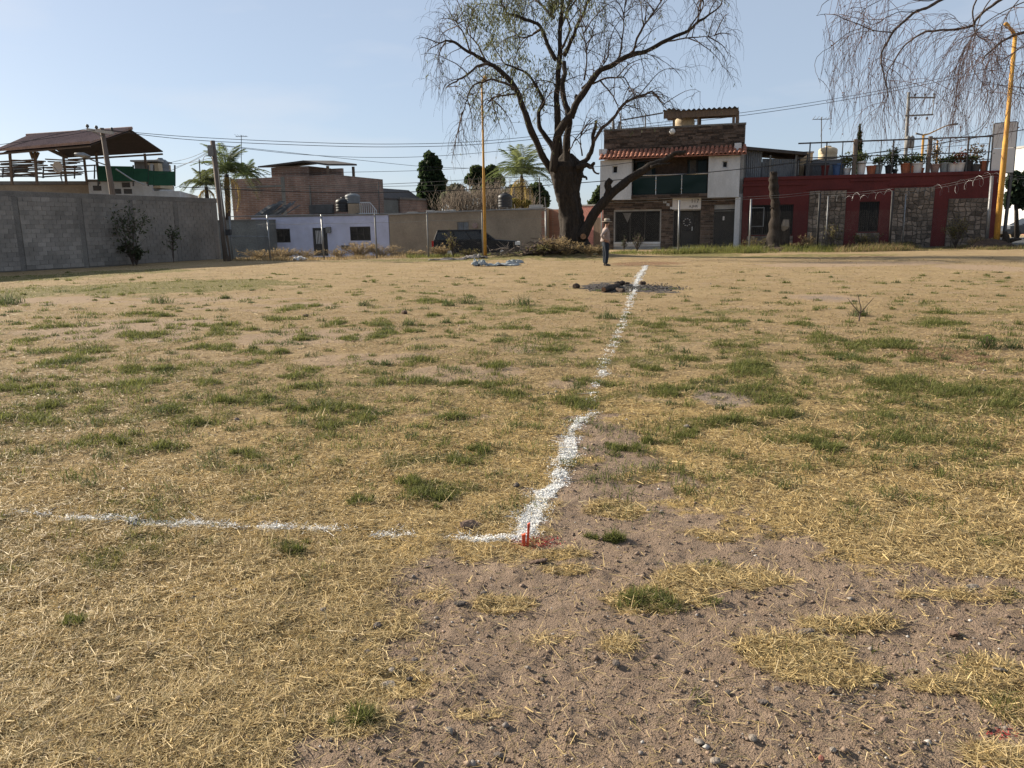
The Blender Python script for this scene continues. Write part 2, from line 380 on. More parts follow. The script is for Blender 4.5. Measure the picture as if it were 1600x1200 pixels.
# ------------------------------------------------------------------ ground layout (world metres)
def blob(px, py, rx, ry, wgt=1.0):
    c = G(px, py); e = G(px, py + ry); n = G(px, py - ry) if py - ry > 372 else c * 2 - e
    return (c.x, c.y, abs(G(px + rx, py).x - c.x), max(.05, (n.y - e.y) / 2), wgt)
def blobs(x, y, lst):
    o = np.zeros_like(x)
    for cx, cy, rx, ry, wg in lst:
        d = np.sqrt(((x - cx) / rx) ** 2 + ((y - cy) / ry) ** 2); o = np.maximum(o, wg * (1 - sstep(.45, 1.15, d)))
    return o
def poly_sd(x, y, P):                           # positive inside
    d = np.full(x.shape, 1e9); ins = np.zeros(x.shape, bool); n = len(P)
    for i in range(n):
        ax, ay = P[i]; bx, by = P[(i + 1) % n]; ex, ey = bx - ax, by - ay
        t = np.clip(((x - ax) * ex + (y - ay) * ey) / (ex * ex + ey * ey), 0, 1)
        d = np.minimum(d, np.hypot(x - ax - t * ex, y - ay - t * ey))
        if by != ay:
            c = ((ay > y) != (by > y)) & (x < (bx - ax) * (y - ay) / (by - ay) + ax); ins ^= c
    return np.where(ins, d, -d)
DIRT = [tuple(G(*p)[:2]) for p in ((330, 1330), (440, 1180), (600, 1070), (680, 945), (640, 905), (665, 862), (800, 880), (868, 800), (905, 690), (930, 655), (1010, 690), (1060, 770), (1180, 790), (1330, 880), (1500, 905), (1700, 960), (1900, 1330))]
STRAWP = [blob(*b) for b in ((785, 945, 60, 16), (965, 1008, 32, 18), (1030, 935, 110, 28), (1230, 1020, 110, 32), (1290, 1050, 90, 25), (870, 868, 60, 10), (880, 890, 50, 10),
    (1330, 975, 110, 14, .8), (1590, 1080, 90, 60), (1480, 1075, 70, 16, .7), (1130, 905, 120, 24), (960, 795, 60, 18, .8), (1500, 930, 120, 14, .6), (560, 1130, 60, 30), (1000, 745, 60, 14, .7),
    (1120, 835, 80, 16, .7), (1560, 1180, 60, 24, .8), (750, 1115, 70, 14, .5), (850, 1000, 60, 8, .4))]
BARE = [blob(*b) for b in ((1130, 622, 70, 20), (720, 583, 130, 16, .9), (820, 545, 60, 10, .7), (200, 515, 190, 20, .9), (480, 525, 170, 16, .8), (900, 600, 70, 12, .7), (560, 560, 140, 14, .8), (740, 660, 80, 16, .5),
    (1290, 465, 70, 9), (1330, 412, 230, 5), (1540, 418, 90, 9), (1040, 620, 80, 15, .6), (300, 470, 240, 8, .6), (660, 650, 50, 10, .5), (1010, 1190, 70, 20, .6), (430, 480, 200, 8, .6), (90, 470, 120, 7, .8))]
GREY = [blob(*b) for b in ((1290, 465, 60, 6, .55), (1330, 411, 200, 4, .35), (1130, 622, 60, 16, .8), (1100, 600, 40, 8, .6), (620, 1045, 60, 20, .4))]  # thin band before the red house: grey gravel with tree shadow painted in
CHAR = [blob(*b) for b in ((962, 448, 66, 9, .85), (1018, 450, 60, 7, .8), (930, 450, 30, 4, .6))]
RUST_SHADOW = [blob(*b) for b in ((1480, 555, 90, 22, .8), (1010, 411, 90, 4, .7), (1300, 402, 200, 4, .5))]  # band right of the man paints in the big tree's cast shadow
GREEN = [blob(*b) for b in ((1450, 605, 170, 26, .95), (1180, 570, 50, 20), (1060, 540, 190, 38, .55), (1150, 575, 90, 30, .6), (860, 525, 190, 22, .5), (800, 480, 130, 16, .5), (420, 600, 130, 14, .55), (330, 640, 170, 26, .55),
    (250, 449, 260, 13, 1.1), (60, 455, 130, 14, 1.0), (60, 434, 120, 8, .9), (200, 425, 120, 5, .8), (100, 640, 130, 24, .5), (260, 690, 170, 26, .5), (500, 640, 150, 24, .45), (690, 765, 70, 18, .9), (720, 715, 70, 14, .6), (560, 600, 100, 12, .7), (1200, 620, 60, 12, .7),  # strips at the block wall's foot: dark grass standing in for its shadow
    (1080, 660, 120, 18, .55), (1240, 680, 130, 18, .6), (1400, 680, 160, 18, .55), (1520, 640, 110, 18, .8), (1230, 530, 140, 16, .5), (1400, 540, 120, 14, .5), (1470, 505, 60, 11, .8), (1120, 490, 150, 10, .45), (1520, 480, 120, 16, .45),
    (1020, 945, 45, 18, .8), (1120, 880, 40, 10, .5), (460, 1000, 40, 14, .4), (568, 1122, 22, 12, .9), (1560, 440, 80, 8, .4), (450, 850, 60, 14, .35), (60, 690, 90, 20, .35), (180, 870, 100, 20, .3), (380, 730, 110, 16, .4), (1500, 720, 130, 20, .5),
    (970, 500, 80, 14, .5), (720, 405.5, 200, 4.2, .9), (560, 407, 130, 3, .5), (1250, 400, 260, 3.4, .8), (1090, 398, 90, 3.6, 1), (900, 404, 90, 5, .7), (950, 560, 90, 18, .45), (640, 690, 130, 18, .35), (1330, 760, 120, 20, .35), (1180, 730, 90, 12, .4), (150, 660, 170, 22, .42), (420, 660, 150, 20, .45), (80, 610, 90, 12, .42), (600, 720, 120, 16, .45), (1000, 620, 90, 14, .5), (1330, 620, 140, 20, .6), (1550, 700, 90, 22, .55), (1100, 600, 70, 14, .5), (880, 560, 120, 14, .5), (260, 620, 120, 12, .38), (680, 610, 90, 12, .4), (1250, 580, 110, 14, .55), (1420, 640, 120, 14, .6), (350, 780, 90, 14, .35), (1290, 720, 110, 14, .5), (520, 580, 110, 10, .5))]
TUFTS = [(113, 563, 24), (20, 605, 26), (70, 605, 22), (180, 605, 48), (230, 577, 26), (120, 562, 26), (60, 548, 22), (150, 548, 24), (40, 532, 16), (215, 576, 22), (262, 575, 18), (330, 598, 20), (347, 540, 22), (388, 549, 18), (310, 540, 20), (350, 519, 26),
    (250, 497, 22), (95, 514, 22), (200, 522, 24), (205, 507, 18), (215, 494, 26), (240, 524, 22), (335, 515, 18), (325, 510, 18), (370, 509, 18), (445, 549, 16), (478, 529, 20), (460, 589, 22), (478, 580, 12), (388, 565, 16), (530, 507, 22), (437, 500, 26), (450, 483, 26),
    (487, 480, 14), (590, 528, 16), (552, 529, 18), (600, 520, 16), (657, 565, 24), (630, 597, 34), (785, 573, 30), (712, 603, 18), (580, 655, 26), (520, 665, 24), (520, 640, 22), (490, 605, 30), (420, 625, 26), (735, 705, 20), (700, 650, 24), (660, 770, 34), (640, 755, 20),
    (775, 605, 22), (790, 620, 26), (870, 547, 24), (855, 527, 24), (775, 512, 24), (845, 487, 24), (880, 482, 20), (690, 473, 18), (665, 470, 22), (675, 492, 12), (595, 507, 16), (640, 517, 14), (770, 537, 16), (880, 630, 30), (930, 600, 22), (900, 640, 22), (1040, 613, 34), (1075, 612, 20),
    (1080, 563, 22), (1010, 577, 24), (1025, 508, 26), (1150, 540, 20), (1180, 572, 40), (1170, 585, 34), (1200, 625, 34), (1180, 610, 24), (1075, 680, 24), (1130, 660, 30), (1215, 655, 30), (1350, 540, 26), (1400, 535, 34), (1380, 542, 24), (1505, 527, 18), (1460, 505, 30), (1475, 490, 20),
    (1430, 566, 16), (1350, 564, 24), (1310, 555, 20), (1290, 530, 22), (1420, 690, 30), (1260, 690, 26), (1300, 700, 26), (1450, 605, 44), (1480, 612, 34), (1390, 600, 36), (1560, 632, 30), (1020, 940, 34), (568, 1128, 20), (116, 978, 10), (1090, 500, 20), (1140, 500, 18), (1240, 505, 20),
    (260, 640, 24), (300, 660, 20), (90, 640, 26), (50, 660, 26), (350, 630, 26), (470, 640, 20), (560, 640, 18), (250, 700, 24), (160, 690, 20), (400, 710, 22), (560, 785, 14), (1010, 690, 14), (960, 845, 14), (460, 860, 14), (980, 700, 16), (720, 720, 16), (690, 780, 20)]
WEEDS = [(253, 474, 14), (15, 474, 16), (730, 474, 14), (812, 475, 16), (948, 497, 14), (637, 507, 10), (696, 503, 8), (605, 515, 10), (353, 467, 7), (1342, 493, 14), (1540, 545, 20), (12, 477, 12), (700, 478, 10), (570, 478, 10), (1583, 545, 10)]

CH1 = [(817, 846, .11, 1), (828, 815, .15, 1.1), (838, 795, .14, 1.1), (846, 780, .13, .8), (852, 772, .17, .9), (868, 757, .14, 1.0), (871, 748, .1, .25), (874, 744, .13, 1.2), (876, 737, .13, 1.2), (877, 732, .1, .4), (884, 715, .16, 1.1), (889, 690, .18, 1.1), (896, 670, .17, 1), (908, 656, .18, 1.0), (925, 649, .2, .8),
       (926, 642, .1, .2), (925, 621, .12, .5), (926, 616, .12, .7), (930, 605, .1, .25), (938, 590, .14, .5), (941, 583, .2, 1.1), (942, 576, .13, .35), (946, 562, .15, .7), (952, 551, .15, .4), (958, 538, .16, .65), (965, 525, .16, .5), (970, 512, .15, .35), (976, 497, .17, .7), (981, 481, .18, .45), (985, 466, .2, .75), (989, 457, .24, 1.0), (995, 440, .28, 1.2), (1002, 428, .30, 1.2), (1009, 414, .30, 1.1)]
CH2 = [(812, 846, .09, 1.2), (790, 843, .085, 1.2), (760, 843, .075, 1.2), (722, 840, .07, 1.0), (700, 838, .055, .45), (662, 836, .06, .7), (620, 834, .055, .45), (590, 834, .07, .95), (560, 832, .055, .42), (520, 829, .055, .75), (490, 828, .06, .7), (460, 826, .055, .45), (430, 826, .075, .95), (380, 825, .06, .8), (340, 821, .055, .42), (300, 818, .07, .95), (255, 819, .065, .85), (225, 816, .055, .42), (212, 815, .08, 1.0), (190, 812, .055, .5), (150, 811, .065, .8), (118, 812, .065, .8), (85, 806, .055, .65), (35, 803, .06, .7)]
CHS = []
for path in (CH1, CH2):
    for p_, q_ in zip(path[:-1], path[1:]):
        a_, b_ = G(*p_[:2]), G(*q_[:2]); CHS.append((a_.x, a_.y, b_.x, b_.y, p_[2], q_[2], p_[3], q_[3]))
def chalk_mask(x, y, n2, n3):
    o = np.zeros_like(x)
    for ax, ay, bx, by, wa, wb, da, db in CHS:
        m_ = .3; s = np.nonzero((x > min(ax, bx) - m_) & (x < max(ax, bx) + m_) & (y > min(ay, by) - m_) & (y < max(ay, by) + m_))[0]
        if not len(s): continue
        X, Y_ = x[s], y[s]; ex, ey = bx - ax, by - ay; t = np.clip(((X - ax) * ex + (Y_ - ay) * ey) / (ex * ex + ey * ey), 0, 1); d = np.hypot(X - ax - t * ex, Y_ - ay - t * ey); w_ = (wa + (wb - wa) * t) * np.where(Y_ > 5.2, .30, .54); de = da + (db - da) * t
        v = (1 - sstep(.25, 1.0, d / w_)) * np.minimum(de, 1.15); v0 = v; v = sstep(0, .12, v0) * sstep(.22, .62, v + (n3[s] - .5) * 1.35 + (n2[s] - .5) * .5 - np.where(Y_ > 5.2, .2, .10)) * np.minimum(1, de) * np.where(Y_ > 5.2, .68, 1.0); v = np.maximum(v, sstep(0, .2, de) * (1 - sstep(.5, 2.0, d / w_)) * sstep(.35, .75, n3[s]) * .38); o[s] = np.maximum(o[s], v)
    return o
def masks(x, y):
    n1 = fbm(x, y, 4, .55); n2 = fbm(x + 31, y - 11, 4, 2.1); n3 = fbm(x - 7, y + 5, 3, 7.5); r = np.hypot(x, y)
    sd = poly_sd(x, y, DIRT)
    dirt = sstep(-.10, .22, sd + .10 + (n2 - .5) * .85 + (n3 - .5) * .6)
    sp = blobs(x, y, STRAWP); sp = sstep(.12, .85, sp + (n3 - .5) * 1.1) * sstep(0.02, .2, sp)
    dirt = np.clip(dirt * (1 - .92 * sp), 0, 1)
    bare = sstep(.38, .75, blobs(x, y, BARE) + (n2 - .5) * 1.0)
    far = sstep(5.0, 9.0, r)
    spots = sstep(.60, .72, n2 * .6 + n3 * .4) * (.35 + .35 * far)
    dirt = np.maximum(dirt, spots * .7)
    gb = blobs(x, y, GREEN) * 1.0
    green = sstep(.28, .72, gb * .88 + (n2 - .5) * 1.35 + (n3 - .5) * 1.1)
    green = np.maximum(green, sstep(.56, .66, n2 * .7 + n1 * .3) * .55 * sstep(3.0, 8, r) * (1 - sstep(28, 36, r)))
    green = np.clip(green * (1 - .9 * dirt) * (1 - .6 * bare), 0, 1)
    straw = np.clip((1 - dirt) * (1 - .8 * bare), 0, 1)
    grey = sstep(.3, .7, blobs(x, y, GREY) + (n3 - .5) * .5)
    char = sstep(.3, .65, blobs(x, y, CHAR) + (n3 - .5) * 1.3 + (n2 - .5) * .5)
    rust_shadow = sstep(.3, .8, blobs(x, y, RUST_SHADOW) + (n3 - .5) * .8)
    return dict(dirt=dirt, bare=bare, green=green, straw=straw, grey=grey, char=char, rust_shadow=rust_shadow, n1=n1, n2=n2, n3=n3, chalk=chalk_mask(x, y, n2, n3))
def gz(x, y):
    x = np.asarray(x, float); y = np.asarray(y, float)
    z = (fbm(x, y, 3, .22) - .5) * .12 * sstep(4, 14, np.hypot(x, y)) - .5 * sstep(42.6, 46.5, y) * (1 - sstep(1.5, 7, x)) * (1 - sstep(90, 200, y))
    mound = np.exp(-(((x - 2.6) / 2.6) ** 2 + ((y - 40.2) / 1.6) ** 2)) * .35
    return z + mound
def gz1(x, y): return float(gz(np.array([x]), np.array([y]))[0])

# ------------------------------------------------------------------ ground sheet
yr = np.concatenate([[-400, -120, -40, -15, -6, -3, -1.5, -.5, .3, .9], np.geomspace(1.35, 52, 560), [54, 57, 61, 66, 72, 80, 90, 110, 160, 300, 700, 1800, 5000]])
sf = np.linspace(-.98, .98, 520); sr = np.concatenate([[-300, -60, -15, -5, -2.4, -1.5, -1.15], sf, [1.15, 1.5, 2.4, 5, 15, 60, 300]])
wid = np.maximum(yr + 1.2, 2.6); wid = np.minimum(wid, 60)
gxx = sr[None, :] * wid[:, None]; gyy = np.repeat(yr[:, None], len(sr), 1)
xf, yf = gxx.ravel(), gyy.ravel(); mk = masks(xf, yf); rr = np.hypot(xf, yf)
near = 1 - sstep(7, 14, rr)
clod = (fbm(xf, yf, 4, 24) - .5) * .020 + (fbm(xf + 3, yf, 3, 60) - .5) * .008 + (fbm(xf, yf + 8, 3, 5) - .5) * .035
zz = gz(xf, yf) + clod * near * (1 - sstep(.98, 1.15, np.abs(np.repeat(sr[None], len(yr), 0).ravel())))
V = np.stack([xf, yf, zz], 1); ny, nx = gxx.shape
ii = np.arange(ny * nx).reshape(ny, nx); Fq = np.stack([ii[:-1, :-1], ii[:-1, 1:], ii[1:, 1:], ii[1:, :-1]], -1).reshape(-1, 4)
gm = bpy.data.materials.new('dry_field'); gm.use_nodes = True
n = gm.node_tree; k = n.links.new; b = n.nodes['Principled BSDF']; b.inputs['Roughness'].default_value = .97; b.inputs['Specular IOR Level'].default_value = .15
tco = n.nodes.new('ShaderNodeTexCoord')
def noise(s, d=6, ro=.6):
    q = n.nodes.new('ShaderNodeTexNoise'); q.inputs['Scale'].default_value = s; q.inputs['Detail'].default_value = d; q.inputs['Roughness'].default_value = ro; k(tco.outputs['Object'], q.inputs['Vector']); return q.outputs['Fac']
def mrange(v, a, b_, c=0, d=1):
    q = n.nodes.new('ShaderNodeMapRange'); q.inputs[1].default_value = a; q.inputs[2].default_value = b_; q.inputs[3].default_value = c; q.inputs[4].default_value = d; k(v, q.inputs[0]); return q.outputs[0]
def mixc(f, a, b_):
    q = n.nodes.new('ShaderNodeMix'); q.data_type = 'RGBA'; k(f, q.inputs[0])
    for i, v in ((6, a), (7, b_)):
        if isinstance(v, tuple): q.inputs[i].default_value = (*v, 1)
        else: k(v, q.inputs[i])
    return q.outputs[2]
def attr(nm):
    q = n.nodes.new('ShaderNodeAttribute'); q.attribute_name = nm; return q
def madd(a, b_, op='ADD'):
    q = n.nodes.new('ShaderNodeMath'); q.operation = op; k(a, q.inputs[0])
    if isinstance(b_, float): q.inputs[1].default_value = b_
    else: k(b_, q.inputs[1])
    return q.outputs[0]
a1, a2 = attr('cover'), attr('marks')
s1 = n.nodes.new('ShaderNodeSeparateColor'); k(a1.outputs['Color'], s1.inputs[0]); s2 = n.nodes.new('ShaderNodeSeparateColor'); k(a2.outputs['Color'], s2.inputs[0])
hi = noise(55, 5, .7); mid = noise(6, 6, .65); lo = noise(.8, 4)
def edge(v, amt=.5):                            # break the soft mask edges with fine noise
    return mrange(madd(v, mrange(hi, .3, .7, -amt / 2, amt / 2)), .25, .75)
strawc = mixc(mrange(mid, .35, .65), (.47, .34, .14), (.35, .24, .095))
strawc = mixc(mrange(hi, .45, .7), strawc, (.20, .135, .065))
farc = mixc(mrange(lo, .35, .65), (.355, .262, .142), (.28, .202, .106))
farc = mixc(mrange(hi, .52, .75), farc, (.22, .15, .08))
farc = mixc(madd(mrange(noise(3.2, 6, .75), .52, .66), .75, 'MULTIPLY'), farc, (.235, .165, .085))
farc = mixc(madd(mrange(noise(1.3, 5, .7), .52, .68), .6, 'MULTIPLY'), farc, (.34, .25, .172))
base = mixc(s1.outputs[2], strawc, farc)
dirtc = mixc(mrange(mid, .3, .7), (.325, .240, .172), (.245, .176, .127))
dirtc = mixc(mrange(hi, .55, .75), dirtc, (.195, .134, .096))
dirtc = mixc(mrange(noise(140, 2), .66, .74), dirtc, (.42, .34, .27))
col = mixc(edge(s1.outputs[0]), base, dirtc)
barec = mixc(mrange(mid, .3, .7), (.37, .272, .175), (.285, .205, .138))
col = mixc(edge(a1.outputs['Alpha']), col, barec)
greyc = mixc(mrange(hi, .4, .6), (.32, .25, .19), (.21, .165, .13))
col = mixc(edge(s2.outputs[0]), col, greyc)
greenc = mixc(mrange(hi, .4, .65), (.115, .118, .036), (.20, .165, .062))
col = mixc(madd(edge(s1.outputs[1]), .8, 'MULTIPLY'), col, greenc)
col = mixc(madd(edge(s2.outputs[2]), .7, 'MULTIPLY'), col, (.17, .085, .05))
charc = mixc(mrange(hi, .4, .65), (.035, .030, .028), (.15, .13, .12))
col = mixc(edge(s2.outputs[1]), col, charc)
col = mixc(edge(a2.outputs['Alpha'], .7), col, (.74, .735, .715))
k(col, b.inputs['Base Color'])
bu = n.nodes.new('ShaderNodeBump'); bu.inputs['Strength'].default_value = .9; bu.inputs['Distance'].default_value = .03
k(madd(madd(hi, mid), noise(160, 3)), bu.inputs['Height']); k(bu.outputs[0], b.inputs['Normal'])
gnd = np_mesh('ground', V, Fq, gm, smooth=True); gnd['kind'] = 'structure'
gnd['label'] = 'dry field of yellow straw, bare reddish dirt and green tufts'
for nm, cs in (('cover', ('dirt', 'green', None, 'bare')), ('marks', ('grey', 'char', 'rust_shadow', 'chalk'))):
    a = gnd.data.color_attributes.new(nm, 'FLOAT_COLOR', 'POINT'); t4 = np.ones((len(V), 4), np.float32)
    for i, c in enumerate(cs):
        if c: t4[:, i] = mk[c]
        elif i == 2: t4[:, 2] = sstep(4.2, 8.5, rr + (mk['n1'] - .5) * 5)
    a.data.foreach_set('color', t4.ravel())
def g_z(x, y):                                  # height incl. near clods
    x = np.asarray(x, float); y = np.asarray(y, float)
    c = (fbm(x, y, 4, 24) - .5) * .020 + (fbm(x + 3, y, 3, 60) - .5) * .008 + (fbm(x, y + 8, 3, 5) - .5) * .035
    return gz(x, y) + c * (1 - sstep(7, 14, np.hypot(x, y)))

# ------------------------------------------------------------------ straw and grass blades
def px_ground(N, u0=-200, u1=1800, v0=404, v1=1340):
    u = rng.uniform(u0, u1, N); o_ = rng.random(N) < .16; u[o_] = rng.normal(800, 1000, o_.sum()); v = rng.uniform(v0, v1, N)
    D = np.array(_fw)[None] + ((u - 800) / F_PX)[:, None] * np.array(_rt)[None] - ((v - 600) / F_PX)[:, None] * np.array(_up)[None]
    t = -CAM_H / D[:, 2]; return D[:, 0] * t, D[:, 1] * t
def wall_side(x, y): return x > -20.6 + (y - 31.0) * .426 + .4
def blades(x, y, z, L, W, az, inc, bend, cols, taper=.35, two=True):
    d = np.stack([np.cos(az) * np.cos(inc), np.sin(az) * np.cos(inc), np.sin(inc)], 1)
    d2 = np.stack([np.cos(az) * np.cos(inc - bend), np.sin(az) * np.cos(inc - bend), np.sin(inc - bend)], 1)
    roll = rng.uniform(-.7, .7, len(x)); s = np.stack([-np.sin(az) * np.cos(roll), np.cos(az) * np.cos(roll), np.sin(roll)], 1)
    p0 = np.stack([x, y, z], 1); h = (L / 2)[:, None]; Wd = (W / 2)[:, None]
    if two:
        p1 = p0 + d * h; p2 = p1 + d2 * h
        V = np.stack([p0 - s * Wd, p0 + s * Wd, p1 - s * Wd * .9, p1 + s * Wd * .9, p2 - s * Wd * taper, p2 + s * Wd * taper], 1).reshape(-1, 3)
        o = np.arange(len(x))[:, None] * 6; Fq = np.concatenate([o + np.array([[0, 1, 3, 2]]), o + np.array([[2, 3, 5, 4]])], 0); t = np.repeat(cols, 6, 0)
    else:
        p2 = p0 + d * h * 2
        V = np.stack([p0 - s * Wd, p0 + s * Wd, p2 + s * Wd * taper, p2 - s * Wd * taper], 1).reshape(-1, 3)
        o = np.arange(len(x))[:, None] * 4; Fq = o + np.array([[0, 1, 2, 3]]); t = np.repeat(cols, 4, 0)
    return V, Fq, t
x, y = px_ground(1060000); q = masks(x, y); r = np.hypot(x, y)
keep = (rng.random(len(x)) < q['straw'] ** 1.1 * (1 - .55 * q['green']) * (1 - .93 * q['char']) * (.25 + .75 * sstep(.35, .6, q['n3'] * .5 + q['n2'] * .5)) * (1 - .35 * sstep(9, 22, r))) & wall_side(x, y) & (y < 41)
loose = rng.random(len(x)) < .017 * (r < 9)
keep |= loose
x, y, r, n2, ck = x[keep], y[keep], r[keep], q['n2'][keep], q['chalk'][keep]; N = len(x)
inc = np.abs(rng.normal(0, .14, N)) ; up = rng.random(N) < .04; inc[up] = rng.uniform(.4, 1.1, up.sum())
Ls = rng.uniform(.014, .052, N) * np.where(rng.random(N) < .04, 2.4, 1) * (1 + .02 * r); Ws = (.0011 + .00043 * r) * rng.lognormal(0, .3, N)
c = mixcol((.56, .43, .205), (.39, .285, .13), N, .3); pale = rng.random(N) < .08; c[pale] = mixcol((.58, .48, .29), (.50, .40, .22), pale.sum())
dk = rng.random(N) < .15; c[dk] = mixcol((.22, .15, .07), (.16, .11, .06), dk.sum())
fade = sstep(5, 11, r)[:, None]; c = c * (1 - fade) + c * fade * np.array([.82, .80, .84])
kc = (rng.random(N) < ck * .95)[:, None]; c = np.where(kc, np.array([.72, .71, .68]) * rng.uniform(.85, 1.05, (N, 1)), c)   # lime dust caught on the straw
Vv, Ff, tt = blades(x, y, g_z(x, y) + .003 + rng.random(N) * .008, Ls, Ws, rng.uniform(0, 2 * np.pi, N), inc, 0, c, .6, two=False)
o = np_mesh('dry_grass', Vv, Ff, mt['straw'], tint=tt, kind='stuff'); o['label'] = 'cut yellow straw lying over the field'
# green blades: turf zones and single tufts
GX_, GY_, GL, GI, GC, GW = [], [], [], [], [], []
x, y = px_ground(560000); q = masks(x, y); keep = (rng.random(len(x)) < q['green'] ** 1.3) & wall_side(x, y) & (y < 43); x, y = x[keep], y[keep]; N = len(x); r = np.hypot(x, y)
GX_.append(x); GY_.append(y); GL.append(rng.uniform(.022, .062, N) * (1 + .012 * r)); GI.append(rng.uniform(.2, 1.2, N)); GC.append(mixcol((.20, .190, .055), (.105, .112, .032), N, .35)); GW.append(.0017 + .00042 * r)
def tuft(cx, cy, rad, n_, h, cols):
    a = rng.uniform(0, 2 * np.pi, n_); rd = rad * (np.sqrt(rng.random(n_)) * (.75 + .5 * vnoise(np.cos(a) * 2 + cx * 3, np.sin(a) * 2 + cy * 3)) + (rng.random(n_) < .25) * rng.random(n_) * .9); xx = cx + np.cos(a) * rd * 1.15; yy = cy + np.sin(a) * rd
    GX_.append(xx); GY_.append(yy); GL.append(h * rng.uniform(.5, 1.2, n_) * (1.15 - .6 * rd / rad)); GI.append(rng.uniform(.55, 1.5, n_)); GC.append(mixcol(*cols, n_, .3)); GW.append(np.full(n_, .0022 + .00046 * math.hypot(cx, cy)))
gcol = ((.175, .182, .052), (.088, .103, .031)); dcol = ((.10, .12, .045), (.06, .08, .03))
for px, py, rp in TUFTS:
    p = G(px, py); ds = p.length; rad = rp / F_PX * ds * 1.05; [tuft(p.x + rng.normal(0, rad * .55), p.y + rng.normal(0, rad * .5), rad * rng.uniform(.35, .7), int(40 + rp * 3.2), (.065 + .075 * min(1, rad / .5)) * rng.uniform(.7, 1.15), gcol) for _ in range(4)]
    for j in range(rng.integers(2, 5)):
        tuft(p.x + rng.normal(0, rad * 1.5), p.y + rng.normal(0, rad * 1.1), rad * rng.uniform(.25, .6), 60, .045, gcol)
for px, py, rp in WEEDS:
    p = G(px, py); ds = p.length; rad = rp / F_PX * ds; tuft(p.x, p.y, rad * .9, 110, rp * 1.5 / F_PX * ds, dcol)
for i in range(1400):                            # small scattered tufts over the middle field
    u, v = rng.uniform(-200, 1800), 425 + 420 * rng.beta(1.25, 2.4); p = G(u, v)
    if not wall_side(p.x, p.y) or math.hypot(p.x - 4.5, p.y - 21) < 1.6: continue
    tuft(p.x, p.y, rng.uniform(.04, .17), 56, rng.uniform(.05, .11), gcol if rng.random() < .75 else dcol)
x = np.concatenate(GX_); y = np.concatenate(GY_); N = len(x)
Vv, Ff, tt = blades(x, y, g_z(x, y), np.concatenate(GL), np.concatenate(GW), rng.uniform(0, 2 * np.pi, N), np.concatenate(GI), rng.uniform(.1, .8, N), np.concatenate(GC), .15)
o = np_mesh('green_grass', Vv, Ff, mt['leaf'], tint=tt, kind='stuff'); o['label'] = 'low green grass tufts scattered over the dry field'

# pebbles: faceted crumbs over the bare dirt
x, y = px_ground(85000, v0=430); q = masks(x, y); r = np.hypot(x, y)
keep = (rng.random(len(x)) < .55 * q['dirt'] + .10 + .5 * q['grey'] * (r < 16)) & (r < 24); x, y, r = x[keep], y[keep], r[keep]; N = len(x)
sz = (.0011 + .0008 * r ** .8) * rng.lognormal(0, .55, N); sz = np.minimum(sz, .016)
oct_ = np.array([[1, 0, 0], [-1, 0, 0], [0, 1, 0], [0, -1, 0], [0, 0, .75], [0, 0, -.5]]); of = np.array([[0, 2, 4], [2, 1, 4], [1, 3, 4], [3, 0, 4], [2, 0, 5], [1, 2, 5], [3, 1, 5], [0, 3, 5]])
a = rng.uniform(0, 6.28, N); ca, sa = np.cos(a), np.sin(a); J = oct_[None] * rng.uniform(.6, 1.35, (N, 6, 3)) * sz[:, None, None]
P = np.stack([J[..., 0] * ca[:, None] - J[..., 1] * sa[:, None], J[..., 0] * sa[:, None] + J[..., 1] * ca[:, None], J[..., 2]], -1) + np.stack([x, y, g_z(x, y) + sz * .3], 1)[:, None]
c = mixcol((.29, .21, .155), (.18, .13, .098), N, .3); g_ = rng.random(N) < .12; c[g_] = mixcol((.33, .29, .25), (.22, .19, .17), g_.sum()); g_ = rng.random(N) < .03; c[g_] = mixcol((.55, .52, .48), (.42, .39, .36), g_.sum())
o = np_mesh('gravel', P.reshape(-1, 3), (np.arange(N)[:, None, None] * 6 + of[None]).reshape(-1, 3), mt['straw'], tint=np.repeat(c, 6, 0), kind='stuff'); o['label'] = 'small pebbles and earth crumbs on the bare dirt'

# chalk lines: powder flakes lying on ground and straw
def chalk(path, label):
    C, S, A, Bv = [], [], [], []
    for p0, p1 in zip(path[:-1], path[1:]):
        a_, b_ = G(*p0[:2]), G(*p1[:2]); ln = (b_ - a_).length; ds = (a_ + b_).length / 2; sz0 = .0012 + .00042 * ds; wd = (p0[2] + p1[2]) * .62
        n_ = int(min(40000, 1.1 * ln * wd * 1.3 / (2.8 * sz0 ** 2))) + 4; t = rng.random(n_); s_ = rng.uniform(-.65, .65, n_) * wd; d = (b_ - a_).normalized()
        xx = a_.x + (b_.x - a_.x) * t - d.y * s_; yy = a_.y + (b_.y - a_.y) * t + d.x * s_; mk_ = chalk_mask(xx, yy, fbm(xx + 31, yy - 11, 4, 2.1), fbm(xx - 7, yy + 5, 3, 7.5)); kp = rng.random(n_) < mk_ * .8; xx, yy = xx[kp], yy[kp]
        if not len(xx): continue
        sz_ = sz0 * rng.uniform(.5, 1.5, len(xx)); al = rng.uniform(0, 6.28, len(xx)); tl = rng.normal(0, .3, (len(xx), 2))
        C.append(np.stack([xx, yy, g_z(xx, yy) + .004 + .009 * rng.random(len(xx))], 1)); A.append(np.stack([np.cos(al), np.sin(al), tl[:, 0]], 1) * sz_[:, None]); Bv.append(np.stack([-np.sin(al), np.cos(al), tl[:, 1]], 1) * sz_[:, None] * .7)
    Vq, Fq_ = quads_np(np.concatenate(C), np.concatenate(A), np.concatenate(Bv)); o = np_mesh('chalk_line', Vq, Fq_, mt['chalk'], kind='stuff'); o['label'] = label; return o
chalk(CH1, 'white chalk line running away from the red stakes to the man')
chalk(CH2, 'faint white chalk line reaching left from the red stakes')
